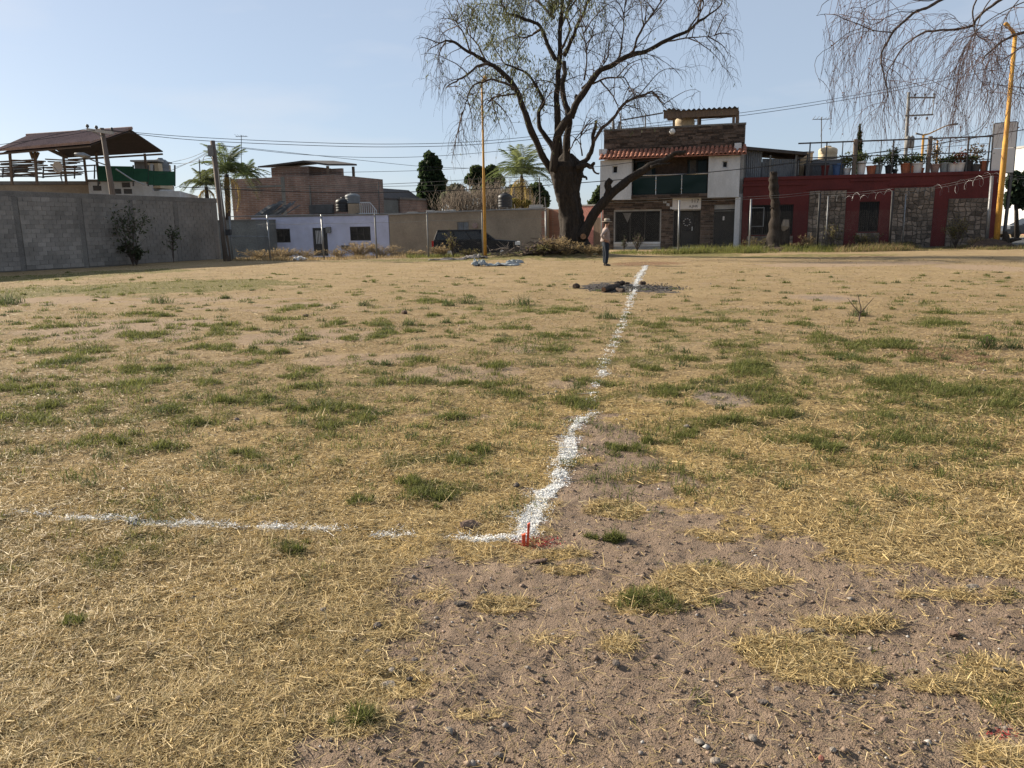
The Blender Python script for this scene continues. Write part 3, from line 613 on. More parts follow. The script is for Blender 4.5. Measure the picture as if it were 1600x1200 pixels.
# ================================================================== left block wall
WA, WBp = G(0, 425), G(346, 405); WD = (WBp - WA).normalized(); WN = Vector((WD.y, -WD.x, 0))
wall_len_in = (WBp - WA).length; W0 = -7.5                       # runs on past the left edge of the picture
def WP(u, z, d=0.0): return WA + WD * u + WN * d + Vector((0, 0, z))
def wbox(mb, u0, u1, z0, z1, d0, d1): return mb.hexa([WP(u0, z0, d1), WP(u1, z0, d1), WP(u1, z0, d0), WP(u0, z0, d0), WP(u0, z1, d1), WP(u1, z1, d1), WP(u1, z1, d0), WP(u0, z1, d0)])
H_W = 3.28
bw = empty('block_wall', WP(W0, 0), 'long grey concrete block wall with pillars along the left side of the field', 'wall')
mb = MB(); wbox(mb, W0, wall_len_in, -.3, H_W - .24, -.16, -.005); mb.build('mortar_core', mt['mortar'], bw)
mb = MB(); wbox(mb, W0, wall_len_in + .1, H_W - .24, H_W, -.18, .03); mb.build('coping_beam', mt['concrete'], bw, bevel=.01)
cols_px = (28, 128, 207, 277, 336)
def u_of(px): 
    d = ray(px, 360); t = (WA - CAM).dot(WN) / d.dot(WN); return (CAM + d * t - WA).dot(WD)
cu = [u_of(c) for c in cols_px]; cu = [cu[0] - 3.0 * i for i in (2, 1)] + cu
for i, u in enumerate(cu):
    mb = MB(); wbox(mb, u - .13, u + .13, -.3, H_W - .242, -.165, .022); mb.build('column', mt['concrete'], bw, bevel=.008)
bm_ = MB().box(-.195, .195, -.05, .02, -.093, .093); blk_me = None; cnt = 0; rest = MB()
todo = []
rows = 16
for rI in range(rows):
    z = .02 + rI * .19 + .095
    ed_ = [W0] + sorted(cu) + [wall_len_in]
    for e0, e1 in zip(ed_[:-1], ed_[1:]):        # courses butt against the pillars, with cut blocks at the ends
        u, hi_ = e0 + .135 - (.2 if rI % 2 else 0), e1 - .135
        while u < hi_ - .02:
            lo_, up_ = max(u, e0 + .135), min(u + .395, hi_)
            if up_ - lo_ > .05: todo.append(((lo_ + up_) / 2, z, up_ - lo_))
            u += .405
todo.sort(key=lambda t: (WP(t[0], t[1]) - CAM).length if t[0] > -.6 else 1e6 - t[0])
rz = math.atan2(WD.y, WD.x)
for i, (u, z, wd_) in enumerate(todo):
    dj = rng.uniform(-.004, .010)
    if i < 300:
        if blk_me is None:
            o = bm_.build('block', mt['block'], None); blk_me = o.data; o.parent = bw
        else: o = link(blk_me, 'block', None, bw)
        o.location = WP(u, z, dj) - off(bw); o.rotation_euler = (0, 0, rz + rng.uniform(-.006, .006)); o.scale = (wd_ / .392, 1, rng.uniform(.95, 1.0))
    else: wbox(rest, u - wd_ / 2 + .004, u + wd_ / 2 - .004, z - .09, z + .09, -.04, .02 + dj)
rest.build('block', mt['block'], bw, kind='stuff')

# ================================================================== street behind the fence
mb = MB()
mb.add([(-60, 47.2, -.46), (2.5, 47.2, -.46), (2.5, 53.2, -.46), (-60, 57, -.46)], [(0, 1, 2, 3)]); s_ = mb.build('street', mt['asphalt']); s_['kind'] = 'structure'
mb = MB(); mb.box(22, 90, 44.6, 60, -.3, .035); s_ = mb.build('side_street', mt['asphalt'], bevel=.01); s_['kind'] = 'structure'
mb = MB(); mb.box(27, 90, 60, 60.3, -.3, .17); s_ = mb.build('kerb', mt['kerb'], bevel=.02); s_['kind'] = 'structure'

# ================================================================== two-storey house
H2 = Face(942, 51.0, 1157, 48.6); t = H2
house = empty('two_storey_house', H2.a, 'two storey house with stone cladding, tiled eave and white balcony walls', 'house')
dep = -8.0
def R2(*a): return H2.rect(*a)
U0, U1 = 0, H2.len
zt = H2.uz(1050, 197)[1]; zeave = H2.uz(1050, 247)[1]; ztile_top = H2.uz(1050, 234)[1]; zb2 = H2.uz(1050, 305)[1]
winL = R2(961, 1031, 330, 378); door = R2(1052, 1094, 329, 387); door = (door[0], door[1], .12, door[3]); gar = R2(1115, 1149, 327, 386); gar = (gar[0], gar[1], .05, gar[3])
loggia = R2(988, 1107, 250, 303)
z_par0 = ztile_top + .02
# core walls
mb = MB()
wall_with_holes(H2, mb, U0, U1, -.3, zb2 - .002, [winL, door, gar], -.25, 0); H2.box(mb, U0, U1, z_par0, zt - .1, -.25, -.03)
H2.box(mb, U0, U0 + .2, -.3, zt - .1, dep, -.25); H2.box(mb, U1 - .2, U1, -.3, zt - .1, dep, -.25); H2.box(mb, U0 + .2, U1 - .2, -.3, zt - .4, dep, dep + .2)
mb.build('wall', mt['concrete_pale'], house)
mb = MB(); H2.box(mb, U0 + .2, U1 - .2, zt - .95, zt - .8, dep + .2, -.25); H2.box(mb, U0 + .2, U1 - .2, zb2 - .17, zb2, dep + .2, -.25); mb.build('floor_slab', mt['concrete'], house)
mb = MB(); H2.box(mb, U0 - .03, U1 + .03, zt - .1, zt, -.3, .05); mb.build('parapet_cap', mt['concrete'], house)
# ledger stone cladding, every strip a small stone of its own depth
def ledger(u0, u1, z0, z1, holes, d):
    mb = MB(); z = z0
    while z < z1 - .02:
        h = min(rng.choice([.08, .11, .15]), z1 - z); u = u0
        while u < u1 - .01:
            l = min(rng.uniform(.25, .8), u1 - u); pieces = [(u, u + l)]
            for hh in holes:
                if z + h > hh[2] and z < hh[3]:
                    pieces = [p for a, b in pieces for p in ((a, min(b, hh[0])), (max(a, hh[1]), b)) if p[1] - p[0] > .02]
            for a, b in pieces: H2.box(mb, a + .004, b - .004, z + .004, z + h - .004, d - .02, d + rng.uniform(.012, .085))
            u += l
        z += h
    return mb
ue = R2(942, 948, 320, 330)[1]; ur = R2(1147, 1155, 320, 330)
sgn = R2(1051, 1095.5, 308, 327)
ledger(U0 + .02, R2(1147, 1149, 320, 330)[1], 0, zb2 - .03, [(winL[0] - .08, winL[1] + .08, 0, winL[3] + .04), (door[0], door[1], 0, door[3] + .02), (gar[0], gar[1], 0, gar[3] + .25)], .022).build('stone_cladding', mt['ledger'], house, kind='stuff')
ledger(U0 + .02, U1 - .02, z_par0 + .01, zt - .11, [], 0).build('stone_cladding', mt['ledger'], house, kind='stuff')
# upper storey boxes
bl = R2(938.5, 988.5, 254, 309); br = R2(1107, 1156, 245, 304)
for nm, r_ in (('balcony_wall', bl), ('balcony_wall', br)):
    mb = MB(); wl = [R2(959, 967, 260, 271.5)] if r_ is bl else [R2(1129, 1137, 252.5, 263)]
    z0_, z1_ = (zb2 - .22, zeave - .03)
    wall_with_holes(H2, mb, max(r_[0], -.12), r_[1], z0_, z1_, wl, -.3, .55); o = mb.build(nm, mt['white'], house)
    window(house, H2, wl[0], .38, mt['white'], mt['pane'], 0, 0, 0, 'small_window', .05)
mb = MB(); H2.box(mb, bl[1] + .003, br[0] - .003, zb2 - .2, zb2 + .05, -.24, .5); mb.build('balcony_slab', mt['concrete'], house)
ledger(bl[1] + .01, br[0] - .01, zb2 - .19, zb2 + .045, [], .5).build('stone_cladding', mt['ledger'], house, kind='stuff')
mb = MB(); H2.box(mb, bl[1] - .01, br[0] + .01, zb2 + .051, zeave + .3, -1.15, -1.0); mb.build('recess_wall', mt['ledger'], house)
lw = R2(990, 1022, 252, 300); rw = R2(1072, 1104, 247, 298)
window(house, H2, (lw[0], lw[1], zb2 + .1, zeave - .05), -.98, mt['ironblack'], mt['pane_green'], 1, name='balcony_window')
window(house, H2, (rw[0], rw[1], zb2 + .1, zeave - .05), -.98, mt['ironblack'], mt['pane_green'], 1, name='balcony_window')
for a_, b_ in ((rw[0] + .15, rw[0] + .55), (lw[1] - .7, lw[1] - .25)): mb = MB(); H2.box(mb, a_, b_, zb2 + .2, zeave - .1, -.955, -.945); mb.build('curtain', mt['curtain'], house)
bg_ = [bl[1] + .03, H2.uz(1026, 280)[0], H2.uz(1066, 280)[0], br[0] - .03]; zr = H2.uz(1066, 273)[1]
for i in range(3):
    mb = MB(); H2.box(mb, bg_[i] + .04, bg_[i + 1] - .04, zb2 + .08, zr - .06, .40, .415); mb.build('balcony_glass', mt['pane_green'], house)
mb = MB(); mb.tube([H2.pt(bg_[0], zr, .41), H2.pt(bg_[3], zr, .41)], .03, 6)
for u in bg_[1:3]:
    mb.tube([H2.pt(u, zb2 + .05, .41), H2.pt(u, zr, .41)], .025, 6); mb.lathe(H2.pt(u, (zr + zb2) / 2 + .25, .41), [(.02, 0), (.06, .06), (.02, .12)], 6); mb.lathe(H2.pt(u, zb2 + .3, .41), [(.02, 0), (.06, .06), (.02, .12)], 6)
mb.build('balcony_rail', mt['chrome'], house)
# clay tile eave
tb = MB(); h_e0 = zeave; 
tb.prism([H2.pt(-.15, zeave - .02, .95), H2.pt(-.15, zeave + .03, .95), H2.pt(-.15, ztile_top + .03, -.0), H2.pt(-.15, ztile_top - .02, 0)], [H2.pt(U1 + .12, zeave - .02, .95), H2.pt(U1 + .12, zeave + .03, .95), H2.pt(U1 + .12, ztile_top + .03, -.0), H2.pt(U1 + .12, ztile_top - .02, 0)])
tr = tb.build('tile_roof', mt['tile'], house)
nc, nr = 33, 3; rise = (ztile_top - zeave); slope_l = math.hypot(.95, rise); tile_me = None; ang = math.atan2(rise, .95)
pu = (U1 + .27) / nc; tl = slope_l / nr + .05
def barrel():
    mb = MB(); n_ = 7; vs = []
    for k_, (w_, y_) in enumerate(((1.0, 0), (.86, tl))):
        for j in range(n_):
            a_ = math.pi * j / (n_ - 1); vs.append((-math.cos(a_) * pu * .40 * w_, y_, math.sin(a_) * .10 * w_))
        for j in range(n_):
            a_ = math.pi * j / (n_ - 1); vs.append((-math.cos(a_) * pu * .33 * w_, y_, math.sin(a_) * .08 * w_))
    q = []; n2_ = 2 * n_
    for j in range(n_ - 1):
        q += [(j, j + 1, n2_ + j + 1, n2_ + j), (n_ + j + 1, n_ + j, n2_ + n_ + j, n2_ + n_ + j + 1), (j + 1, j, n_ + j, n_ + j + 1), (n2_ + j, n2_ + j + 1, n2_ + n_ + j + 1, n2_ + n_ + j)]
    mb.add(vs, q); return mb
yaw2 = math.atan2(H2.u.y, H2.u.x)
for c_ in range(nc):
    for r_ in range(nr):
        if tile_me is None: o = barrel().build('tile', mt['tile'], None, smooth=False); tile_me = o.data; o.parent = tr
        else: o = link(tile_me, 'tile', None, tr)
        f_ = r_ / nr; d_ = .97 - .95 * f_; z_ = zeave + .03 + rise * f_ + .012 * r_ + .015
        o.location = H2.pt(-.15 + pu * (c_ + .5), z_, d_) - off(tr); o.rotation_euler = (ang + rng.normal(0, .015), 0, yaw2 + rng.normal(0, .025))
# white end blocks of the eave
for px0, px1, py0, py1 in ((939, 949.5, 234, 243.5), (1149, 1158.5, 224.5, 238)):
    r_ = R2(px0, px1, py0, py1); mb = MB(); H2.box(mb, r_[0] - .05, r_[1], r_[2], r_[3], -.2, .5); mb.build('eave_end', mt['white'], house, bevel=.01)
mb = MB(); r_ = R2(1147.5, 1155.5, 304, 388); H2.box(mb, r_[0], r_[1], -.3, zb2 - .225, -.2, .45); mb.build('porch_pillar', mt['white'], house)
# ground floor openings
window(house, H2, winL, -.12, mt['ironblack'], mt['pane'], 2, 0, 0, 'front_window', .07)
mb = MB(); H2.box(mb, winL[0] - .06, winL[1] + .06, winL[2] - .14, winL[2], -.12, .12); mb.build('window_sill', mt['white'], house)
mb = MB(); H2.box(mb, winL[0] - .06, winL[1] + .06, .18, winL[2] - .145, -.02, .05); mb.build('white_plinth', mt['white'], house)
mb = MB(); cu_ = H2.uz(974, 345)[0]; mb.prism([H2.pt(cu_ - .05, winL[3] - .1, -.07), H2.pt(cu_ + .5, winL[3] - .1, -.07), H2.pt(cu_ + .25, winL[3] - .7, -.07)], [H2.pt(cu_ - .05, winL[3] - .1, -.09), H2.pt(cu_ + .5, winL[3] - .1, -.09), H2.pt(cu_ + .25, winL[3] - .7, -.09)]); mb.build('curtain', mt['curtain'], house)
dd = MB(); H2.box(dd, door[0], door[1], door[2], door[3], -.2, -.14); do = dd.build('front_door', mt['ironblack'], house)
mb = MB()
for a_, b_ in ((door[0] + .05, door[0] + .45), (door[1] - .42, door[1] - .05)):
    for i in range(5): mb.tube([H2.pt(a_ + (b_ - a_) * i / 4, door[2] + .05, -.11), H2.pt(a_ + (b_ - a_) * i / 4, door[3] - .08, -.11)], .012, 4)
uc = (door[0] + door[1]) / 2; zc = door[2] + 1.55
mb.tube([H2.pt(uc + .42 * math.cos(a), zc + .55 * math.sin(a) + (.2 if math.sin(a) > 0 else 0), -.11) for a in np.linspace(0, 2 * math.pi, 20)], .015, 4)
mb.build('iron_scrollwork', mt['ironblack'], do)
mb = MB()
for i in range(9):
    a_ = 2 * math.pi * i / 9; mb.lathe(H2.pt(uc + .2 * math.cos(a_), zc - .05 + .22 * math.sin(a_), -.10), [(.01, 0), (.06, .03), (.01, .06)], 6)
mb.build('door_rosette', mt['palegrey'], do)
mb = MB(); mb.bar(H2.pt(door[1] - .5, door[2] + 1.0, -.09), H2.pt(door[1] - .5, door[2] + 1.25, -.09), .04); mb.build('handle', mt['chrome'], do)
mb = MB(); H2.box(mb, sgn[0], sgn[1], sgn[2], sgn[3], .07, .12); so_ = mb.build('sign_board', mt['palegrey'], house)
def text_obj(s_, Fc, u, z, d, h, mat, parent, name='lettering'):
    cu = bpy.data.curves.new(name, 'FONT'); cu.body = s_; cu.size = h; cu.extrude = .004
    tmp = bpy.data.objects.new(name, cu); COL.objects.link(tmp); dg = bpy.context.evaluated_depsgraph_get()
    me = bpy.data.meshes.new_from_object(tmp.evaluated_get(dg)); COL.objects.unlink(tmp); bpy.data.objects.remove(tmp)
    o = link(me, name, mat, parent); me.materials.clear(); me.materials.append(mat)
    o.location = Fc.pt(u, z, d) - off(parent); o.rotation_euler = (math.pi / 2, 0, math.atan2(Fc.u.y, Fc.u.x)); return o
text_obj('117', H2, sgn[0] + (sgn[1] - sgn[0]) * .64, sgn[3] - .36, .126, .34, mt['print'], so_)
text_obj('A.JHR', H2, sgn[0] + (sgn[1] - sgn[0]) * .58, sgn[2] + .10, .126, .22, mt['print'], so_)
for px_, py_, s_, ch in ((1039, 315, .2, 'P'), (1044, 320, .17, '2'), (1049, 325, .14, '')):
    u_, z_ = H2.uz(px_, py_); mb = MB(); H2.box(mb, u_ - s_ / 2, u_ + s_ / 2, z_ - s_ / 2, z_ + s_ / 2, .07, .10); o = mb.build('number_tile', mt['white'], house)
    if ch: text_obj(ch, H2, u_ - .06, z_ - .07, .104, .18, mt['print'], o)
mb = MB(); H2.box(mb, gar[0], gar[1], gar[2], gar[3] - .14, -.18, -.13); go_ = mb.build('garage_door', mt['ironblack'], house)
mb = MB(); H2.box(mb, gar[0], gar[1], gar[3] - .13, gar[3] - .06, -.16, -.06); mb.build('door_rail', mt['galv_dull'], house)
u_, z_ = H2.uz(1130.5, 341); mb = MB(); H2.box(mb, u_ - .05, u_ + .05, z_ - .12, z_ + .12, -.128, -.12); mb.build('notice_paper', mt['palegrey'], go_)
# globe lamp on the parapet
u_, z_ = H2.uz(1051, 206); mb = MB(); c_ = H2.pt(u_, z_, .2)
mb.tube([H2.pt(u_, z_, .05), c_], .02, 5); mb.build('lamp_arm', mt['steel'], house)
mb = MB(); mb.lathe(c_ - Vector((0, 0, .19)), [(.03, 0), (.13, .05), (.19, .16), (.17, .27), (.10, .35), (.02, .38)], 12); mb.build('globe_lamp', mt['lamp'], house, smooth=True)
# roof-top lean-to and tank
lt = empty('rooftop_shelter', H2.pt(H2.uz(1090, 190)[0], zt, -.6), 'rooftop shelter of corrugated sheet on timber over a cream tank', 'shelter')
zs0 = H2.uz(1095, 176)[1]; ua, ub_ = H2.uz(1036, 175)[0], H2.uz(1154, 170)[0]
mb = MB(); H2.box(mb, ua + .05, ub_ - .05, zs0 - .25, zs0 + .12, .0, .12); H2.box(mb, ua + .05, ub_ - .05, zs0 - .05, zs0 + .12, -2.6, -2.48); mb.build('fascia', mt['wood'], lt)
vs, fs = [], []; nk = 60
for i in range(nk + 1):
    u_ = ua + (ub_ - ua) * i / nk; zz_ = zs0 + .17 + .055 * math.sin(i * math.pi / 2 * 1.0) + (.12 if i < 14 else 0) * math.sin(min(i, 14) / 14 * math.pi)
    for d_, dz in ((.25, 0), (-2.8, .15), (.25, .02), (-2.8, .17)): vs.append(H2.pt(u_, zz_ + dz, d_))
for i in range(nk):
    a_ = i * 4; fs += [(a_, a_ + 4, a_ + 5, a_ + 1), (a_ + 3, a_ + 7, a_ + 6, a_ + 2), (a_ + 2, a_ + 6, a_ + 4, a_)]
mb = MB(); mb.add(vs, fs); mb.build('corrugated_roof', mt['sheet_dark'], lt)
for px_, w_ in ((1091, .12), (1146, .14), (1152, .2), (1053, .14)):
    u_ = H2.uz(px_, 185)[0]
    mb = MB(); H2.box(mb, u_ - w_ / 2, u_ + w_ / 2, zt - .8, zs0 - .0, -.16, -.02); mb.build('post', mt['wood'], lt)
    mb = MB(); H2.box(mb, u_ - w_ / 2, u_ + w_ / 2, zt - .8, zs0 - .06, -2.55, -2.42); mb.build('post', mt['wood'], lt)
def tank(name, c, r, h, mat, label, group=None, ribs=3):
    t_ = empty(name, c, label, 'water tank', group)
    pr = [(r * .96, 0), (r, .04)]
    for i in range(ribs): z_ = h * .72 * (i + 1) / (ribs + 1); pr += [(r, z_ - .05), (r * .95, z_), (r, z_ + .05)]
    pr += [(r, h * .75), (r * .9, h * .84), (r * .62, h * .93), (r * .3, h * .96)]
    mb = MB(); mb.lathe(c, pr, 20); mb.build('shell', mat, t_, smooth=True)
    mb = MB(); mb.lathe(c + Vector((0, 0, h * .955)), [(r * .32, 0), (r * .34, .04), (r * .3, .08)], 14); mb.build('lid', mat, t_); return t_
u_ = H2.uz(1068, 180)[0]; tank('water_tank', H2.pt(u_, zt - .62, -1.2), .62, 1.35, mt['tankcream'], 'cream water tank under the corrugated shelter on the two storey house')
# roof railing at left of shelter
rl = empty('roof_railing', H2.pt(H2.uz(980, 200)[0], zt, -.4), 'thin iron railing with leaning pipe on the stone parapet', 'railing')
for px_, y0_ in ((970, 176), (1008.5, 177)):
    u_, z_ = H2.uz(px_, y0_); mb = MB(); mb.tube([H2.pt(u_, zt, -.1), H2.pt(u_, z_, -.1)], .04, 5); mb.build('post', mt['steel'], rl)
mb = MB(); mb.tube([H2.pt(*H2.uz(971, 187.5), -.1), H2.pt(*H2.uz(1036, 176), -.1)], .045, 5); mb.build('top_rail', mt['steel'], rl)
for px_, y0_, r_, nm, lb in ((956, 184, .09, 'vent_pipe', 'thick grey vent pipe left of the railing on the stone house'), (966, 191.5, .16, 'gas_cylinder', 'small grey gas cylinder beside the vent pipe on the stone house')):
    u_, z_ = H2.uz(px_, y0_); t_ = empty(nm, H2.pt(u_, zt - .8, -.6), lb, nm.replace('_', ' ')); h_ = z_ - zt + .8
    mb = MB(); mb.lathe(H2.pt(u_, zt - .8, -.6), [(r_, 0), (r_, h_ - .2), (r_ * .7, h_ - .1), (r_ * .6, h_)], 10); mb.build('pipe' if nm == 'vent_pipe' else 'cylinder_body', mt['galv_dull'], t_, smooth=True)
    if nm != 'vent_pipe': mb = MB(); mb.lathe(H2.pt(u_, zt - .8 + h_, -.6), [(.04, 0), (.05, .05), (.11, .07), (.11, .13), (.05, .15)], 8); mb.build('valve', mt['steel'], t_)
    else: mb = MB(); mb.lathe(H2.pt(u_, zt - .8 + h_, -.6), [(.10, 0), (.15, .03), (.15, .06), (.04, .14)], 8); mb.build('cap', mt['steel'], t_)

# ================================================================== dark red single-storey house
RH = Face(1157.6, 48.55, 1551, 45.2); red = empty('red_house', RH.a, 'long dark red single storey house with stone panels', 'house')
RU = RH.len; ZR = 4.25
w1 = RH.rect(1169, 1239, 320, 367); w2 = RH.rect(1342, 1373, 315, 362)
pan = [RH.rect(1262.5, 1320, 298, 386), RH.rect(1394, 1457, 293, 384), RH.rect(1479, 1541, 310, 383)]
mb = MB(); wall_with_holes(RH, mb, 0.0, RU, -.3, ZR - .2, [w1, w2], -.25, 0)
RH.box(mb, 0, .2, -.3, ZR - .2, -8, -.25); RH.box(mb, RU - .2, RU, -.3, ZR - .2, -8, -.25); RH.box(mb, .2, RU - .2, -.3, ZR - .2, -8, -7.8); mb.build('wall', mt['redwall'], red)
mb = MB(); RH.box(mb, 0, RU + .04, ZR - .2, ZR, -8.02, .06); mb.build('parapet_cap', mt['redwall'], red, bevel=.02)
mb = MB(); RH.box(mb, .2, RU - .2, ZR - .5, ZR - .3, -7.8, -.25); mb.build('roof', mt['concrete'], red)
zl1 = RH.uz(1210, 290)[1]
for a_, b_, pyy in ((1160, 1262, 289), (1259, 1330, 295), (1328, 1390, 282), (1388, 1464, 289)):
    r_ = RH.rect(a_, b_, pyy - 1, pyy + 1); mb = MB(); RH.box(mb, r_[0] + .01, r_[1] - .01, r_[2], r_[3] + .05, 0, .06 if a_ != 1328 else .055); mb.build('ledge', mt['redwall'], red)
def mosaic(r_, z0, d, nm='stone_panel'):
    u0, u1, _, z1 = r_; mb = MB(); nx_ = max(2, int((u1 - u0) / .27)); nz_ = max(2, int((z1 - z0) / .23)); J = {}
    base_ = MB(); RH.box(base_, u0, u1, z0, z1, 0, d); p_ = base_.build(nm, mt['mosaic_mortar'], red)
    for i in range(nx_ + 1):
        for j in range(nz_ + 1):
            e = .34; J[i, j] = (u0 + (u1 - u0) * min(1, max(0, (i + (rng.uniform(-e, e) if 0 < i < nx_ else 0)) / nx_)), z0 + (z1 - z0) * (j + (rng.uniform(-e, e) if 0 < j < nz_ else 0)) / nz_)
    for i in range(nx_):
        for j in range(nz_):
            q_ = [J[i, j], J[i + 1, j], J[i + 1, j + 1], J[i, j + 1]]; cx_ = sum(a for a, b in q_) / 4; cz_ = sum(b for a, b in q_) / 4
            o1 = [RH.pt(cx_ + (a - cx_) * .90, cz_ + (b - cz_) * .90, d - .005) for a, b in q_]; dd_ = d + rng.uniform(.02, .05)
            o2 = [RH.pt(cx_ + (a - cx_) * .72, cz_ + (b - cz_) * .72, dd_) for a, b in q_]; mb.prism(o1[::-1], o2[::-1])
    mb.build('stone', mt['mosaic'], p_, kind='stuff')
for r_ in pan: mosaic((r_[0], r_[1], 0, r_[3]), .0, .03)
mosaic((w1[0] - .05, w1[1] + .05, 0, w1[2] - .06), .0, .03, 'stone_plinth'); mosaic((w2[0] - .1, w2[1] + .1, 0, w2[2] - .06), .0, .03, 'stone_plinth')
window(red, RH, w1, -.15, mt['ironblack'], mt['pane'], 2, 22, 2, 'barred_window', .06)
window(red, RH, w2, -.15, mt['ironblack'], mt['pane'], 1, 9, 3, 'barred_window', .05)
mb = MB(); r_ = RH.rect(1171, 1194, 324, 354)
for a_, b_, c_, e_ in ((r_[0], r_[0] + .05, r_[2], r_[3]), (r_[1] - .05, r_[1], r_[2], r_[3]), (r_[0] + .05, r_[1] - .05, r_[3] - .05, r_[3]), (r_[0] + .05, r_[1] - .05, r_[2], r_[2] + .03)): RH.box(mb, a_, b_, c_, e_, -.075, -.055)
mb.build('pale_sash', mt['galv'], red)
# things on the red house's roof
RT = ZR
shed = empty('sheet_metal_shed', RH.pt(RH.uz(1210, 280)[0], RT, -1), 'grey sheet metal shed with sloping dark roof on the red house', 'shed')
s0, s1, _, z1 = RH.rect(1160, 1262, 229, 279); zA = RH.uz(1162, 226)[1]; zB = RH.uz(1262, 236)[1]
def corr(mb, u0, u1, z0, za, zb, d, pitch=.12):
    n_ = int((u1 - u0) / pitch * 2); vs, fs = [], []
    for i in range(n_ + 1):
        f_ = i / n_; u_ = u0 + (u1 - u0) * f_; w_ = .02 if i % 2 else -.02
        for dz in (0, -.03): vs += [RH.pt(u_, z0, d + w_ + dz), RH.pt(u_, za + (zb - za) * f_, d + w_ + dz)]
    for i in range(n_):
        a_ = i * 4; fs += [(a_, a_ + 4, a_ + 5, a_ + 1), (a_ + 3, a_ + 7, a_ + 6, a_ + 2), (a_ + 1, a_ + 5, a_ + 7, a_ + 3)]
    mb.add(vs, fs)
um = RH.uz(1192, 255)[0]; u2 = RH.uz(1245, 255)[0]; zmid = RH.uz(1215, 245)[1]
mb = MB(); corr(mb, s0, um, RT, zA - .25, zA - .25, -1.0); mb.build('wall_sheet', mt['sheet'], shed)
mb = MB(); corr(mb, um + .02, u2, RT, zmid, zmid - .1, -1.0); mb.build('wall_sheet', mt['sheet'], shed)
mb = MB(); RH.box(mb, u2 + .02, s1 - .4, RT, zB - .1, -1.05, -1.0); mb.build('dark_panel', mt['sheet_dark'], shed)
mb = MB(); RH.box(mb, s0, s1 - .4, RT, zB - .2, -5, -4.9); mb.build('back_wall', mt['sheet_dark'], shed)
mb = MB(); q0 = [RH.pt(s0 - .2, zA, -.6), RH.pt(s1, zB, -.6), RH.pt(s1, zB, -5.2), RH.pt(s0 - .2, zA, -5.2)]; mb.hexa([p - Vector((0, 0, .18)) for p in q0] + q0); mb.build('roof', mt['sheet_dark'], shed)
for px_ in (1165, 1205, 1246, 1264):
    u_ = RH.uz(px_, 255)[0]; mb = MB(); RH.box(mb, u_ - .05, u_ + .05, RT, zB - .1, -.9, -.8); mb.build('post', mt['galv_dull'] if px_ < 1260 else mt['steel'], shed)
rr_ = empty('roof_fence', RH.pt(RH.uz(1400, 260)[0], RT, 0), 'dark iron rail fence along the red house roof', 'railing')
zt0, zt1 = RH.uz(1246, 229)[1], RH.uz(1552, 207)[1]; ztop = (zt0 + zt1) / 2
for k_, (off_, r0) in enumerate(((0, .045), (-.85, .03), (-1.25, .025))):
    mb = MB(); mb.tube([RH.pt(RH.uz(1246, 255)[0], ztop + off_, -.15), RH.pt(RH.uz(1552, 240)[0], ztop + off_, -.15)], r0, 5); mb.build('rail', mt['steel'], rr_)
for px_, r0 in ((1265, .04), (1291, .04), (1336, .13), (1395, .045), (1452, .12), (1512, .05), (1545, .04), (1316, .03), (1376, .025), (1425, .03), (1483, .03)):
    u_ = RH.uz(px_, 250)[0]; mb = MB(); mb.tube([RH.pt(u_, RT, -.15), RH.pt(u_, ztop + (.12 if r0 > .1 else .05), -.15)], r0, 6); mb.build('post', mt['steel'] if r0 < .1 else mt['woodpole'], rr_)
# billboard panel
bb = empty('billboard', RH.pt(RH.uz(1571, 235)[0], RT, -.4), 'blank pale grey billboard panel behind the yellow pole', 'billboard')
q = [RH.pt(*RH.uz(px_, py_), -.1) for px_, py_ in ((1549, 270), (1584, 269), (1591, 190), (1555.5, 193))]
for lo_, hi_, nm in ((0, .49, 'panel'), (.5, 1, 'panel')):
    a_, b_ = q[0].lerp(q[3], lo_), q[1].lerp(q[2], lo_); c_, e_ = q[1].lerp(q[2], hi_), q[0].lerp(q[3], hi_); mb = MB(); mb.prism([a_, b_, c_, e_], [p - RH.n * .1 for p in (a_, b_, c_, e_)]); mb.build(nm, mt['palegrey'], bb)
mb = MB()
for a_, b_ in ((0, 1), (1, 2), (2, 3), (3, 0)): mb.bar(q[a_] - RH.n * .06, q[b_] - RH.n * .06, .09)
for i in (0, 1): mb.bar(q[i] - RH.n * .3, q[i] - RH.n * .3 - Vector((0, 0, 3.8)), .14)
for i in (0, 1): mb.bar(q[i] - RH.n * .05, q[i] - RH.n * .37, .1)
mb.build('frame', mt['steel'], bb)

# ================================================================== low houses across the street, left half
LZ = -.46
LH = Face(396, 61.0, 609, 57.5); lil = empty('lilac_house', LH.a, 'low lilac painted house with two dark windows', 'house')
wa = LH.rect(422, 453.5, 357.5, 379); wb = LH.rect(547, 579, 354, 376); dl = LH.rect(489, 512, 356, 396); ztp = LH.uz(500, 338)[1]; dl = (dl[0], dl[1], LZ + .05, dl[3])
mb = MB(); wall_with_holes(LH, mb, 0, LH.len - .01, LZ - .1, ztp, [wa, wb, dl], -.2, 0); LH.box(mb, 0, .2, LZ, ztp, -7, -.2); LH.box(mb, LH.len - .21, LH.len - .01, LZ, ztp, -7, -.2); mb.build('wall', mt['lilac'], lil)
mb = MB(); LH.box(mb, -.05, LH.len - .02, ztp, ztp + .1, -7, .05); mb.build('roof', mt['concrete'], lil)
for r_ in (wa, wb): window(lil, LH, r_, -.08, mt['ironblack'], mt['pane'], 2, 0, 3, 'window', .06)
mb = MB(); LH.box(mb, dl[0], dl[1], dl[2], dl[3], -.12, -.07); d_ = mb.build('door', mt['ironblack'], lil)
mb = MB(); 
for i in range(4): u_ = dl[0] + .25 + .13 * i; LH.box(mb, u_, u_ + .05, dl[2] + .9, dl[3] - .2, -.068, -.05)
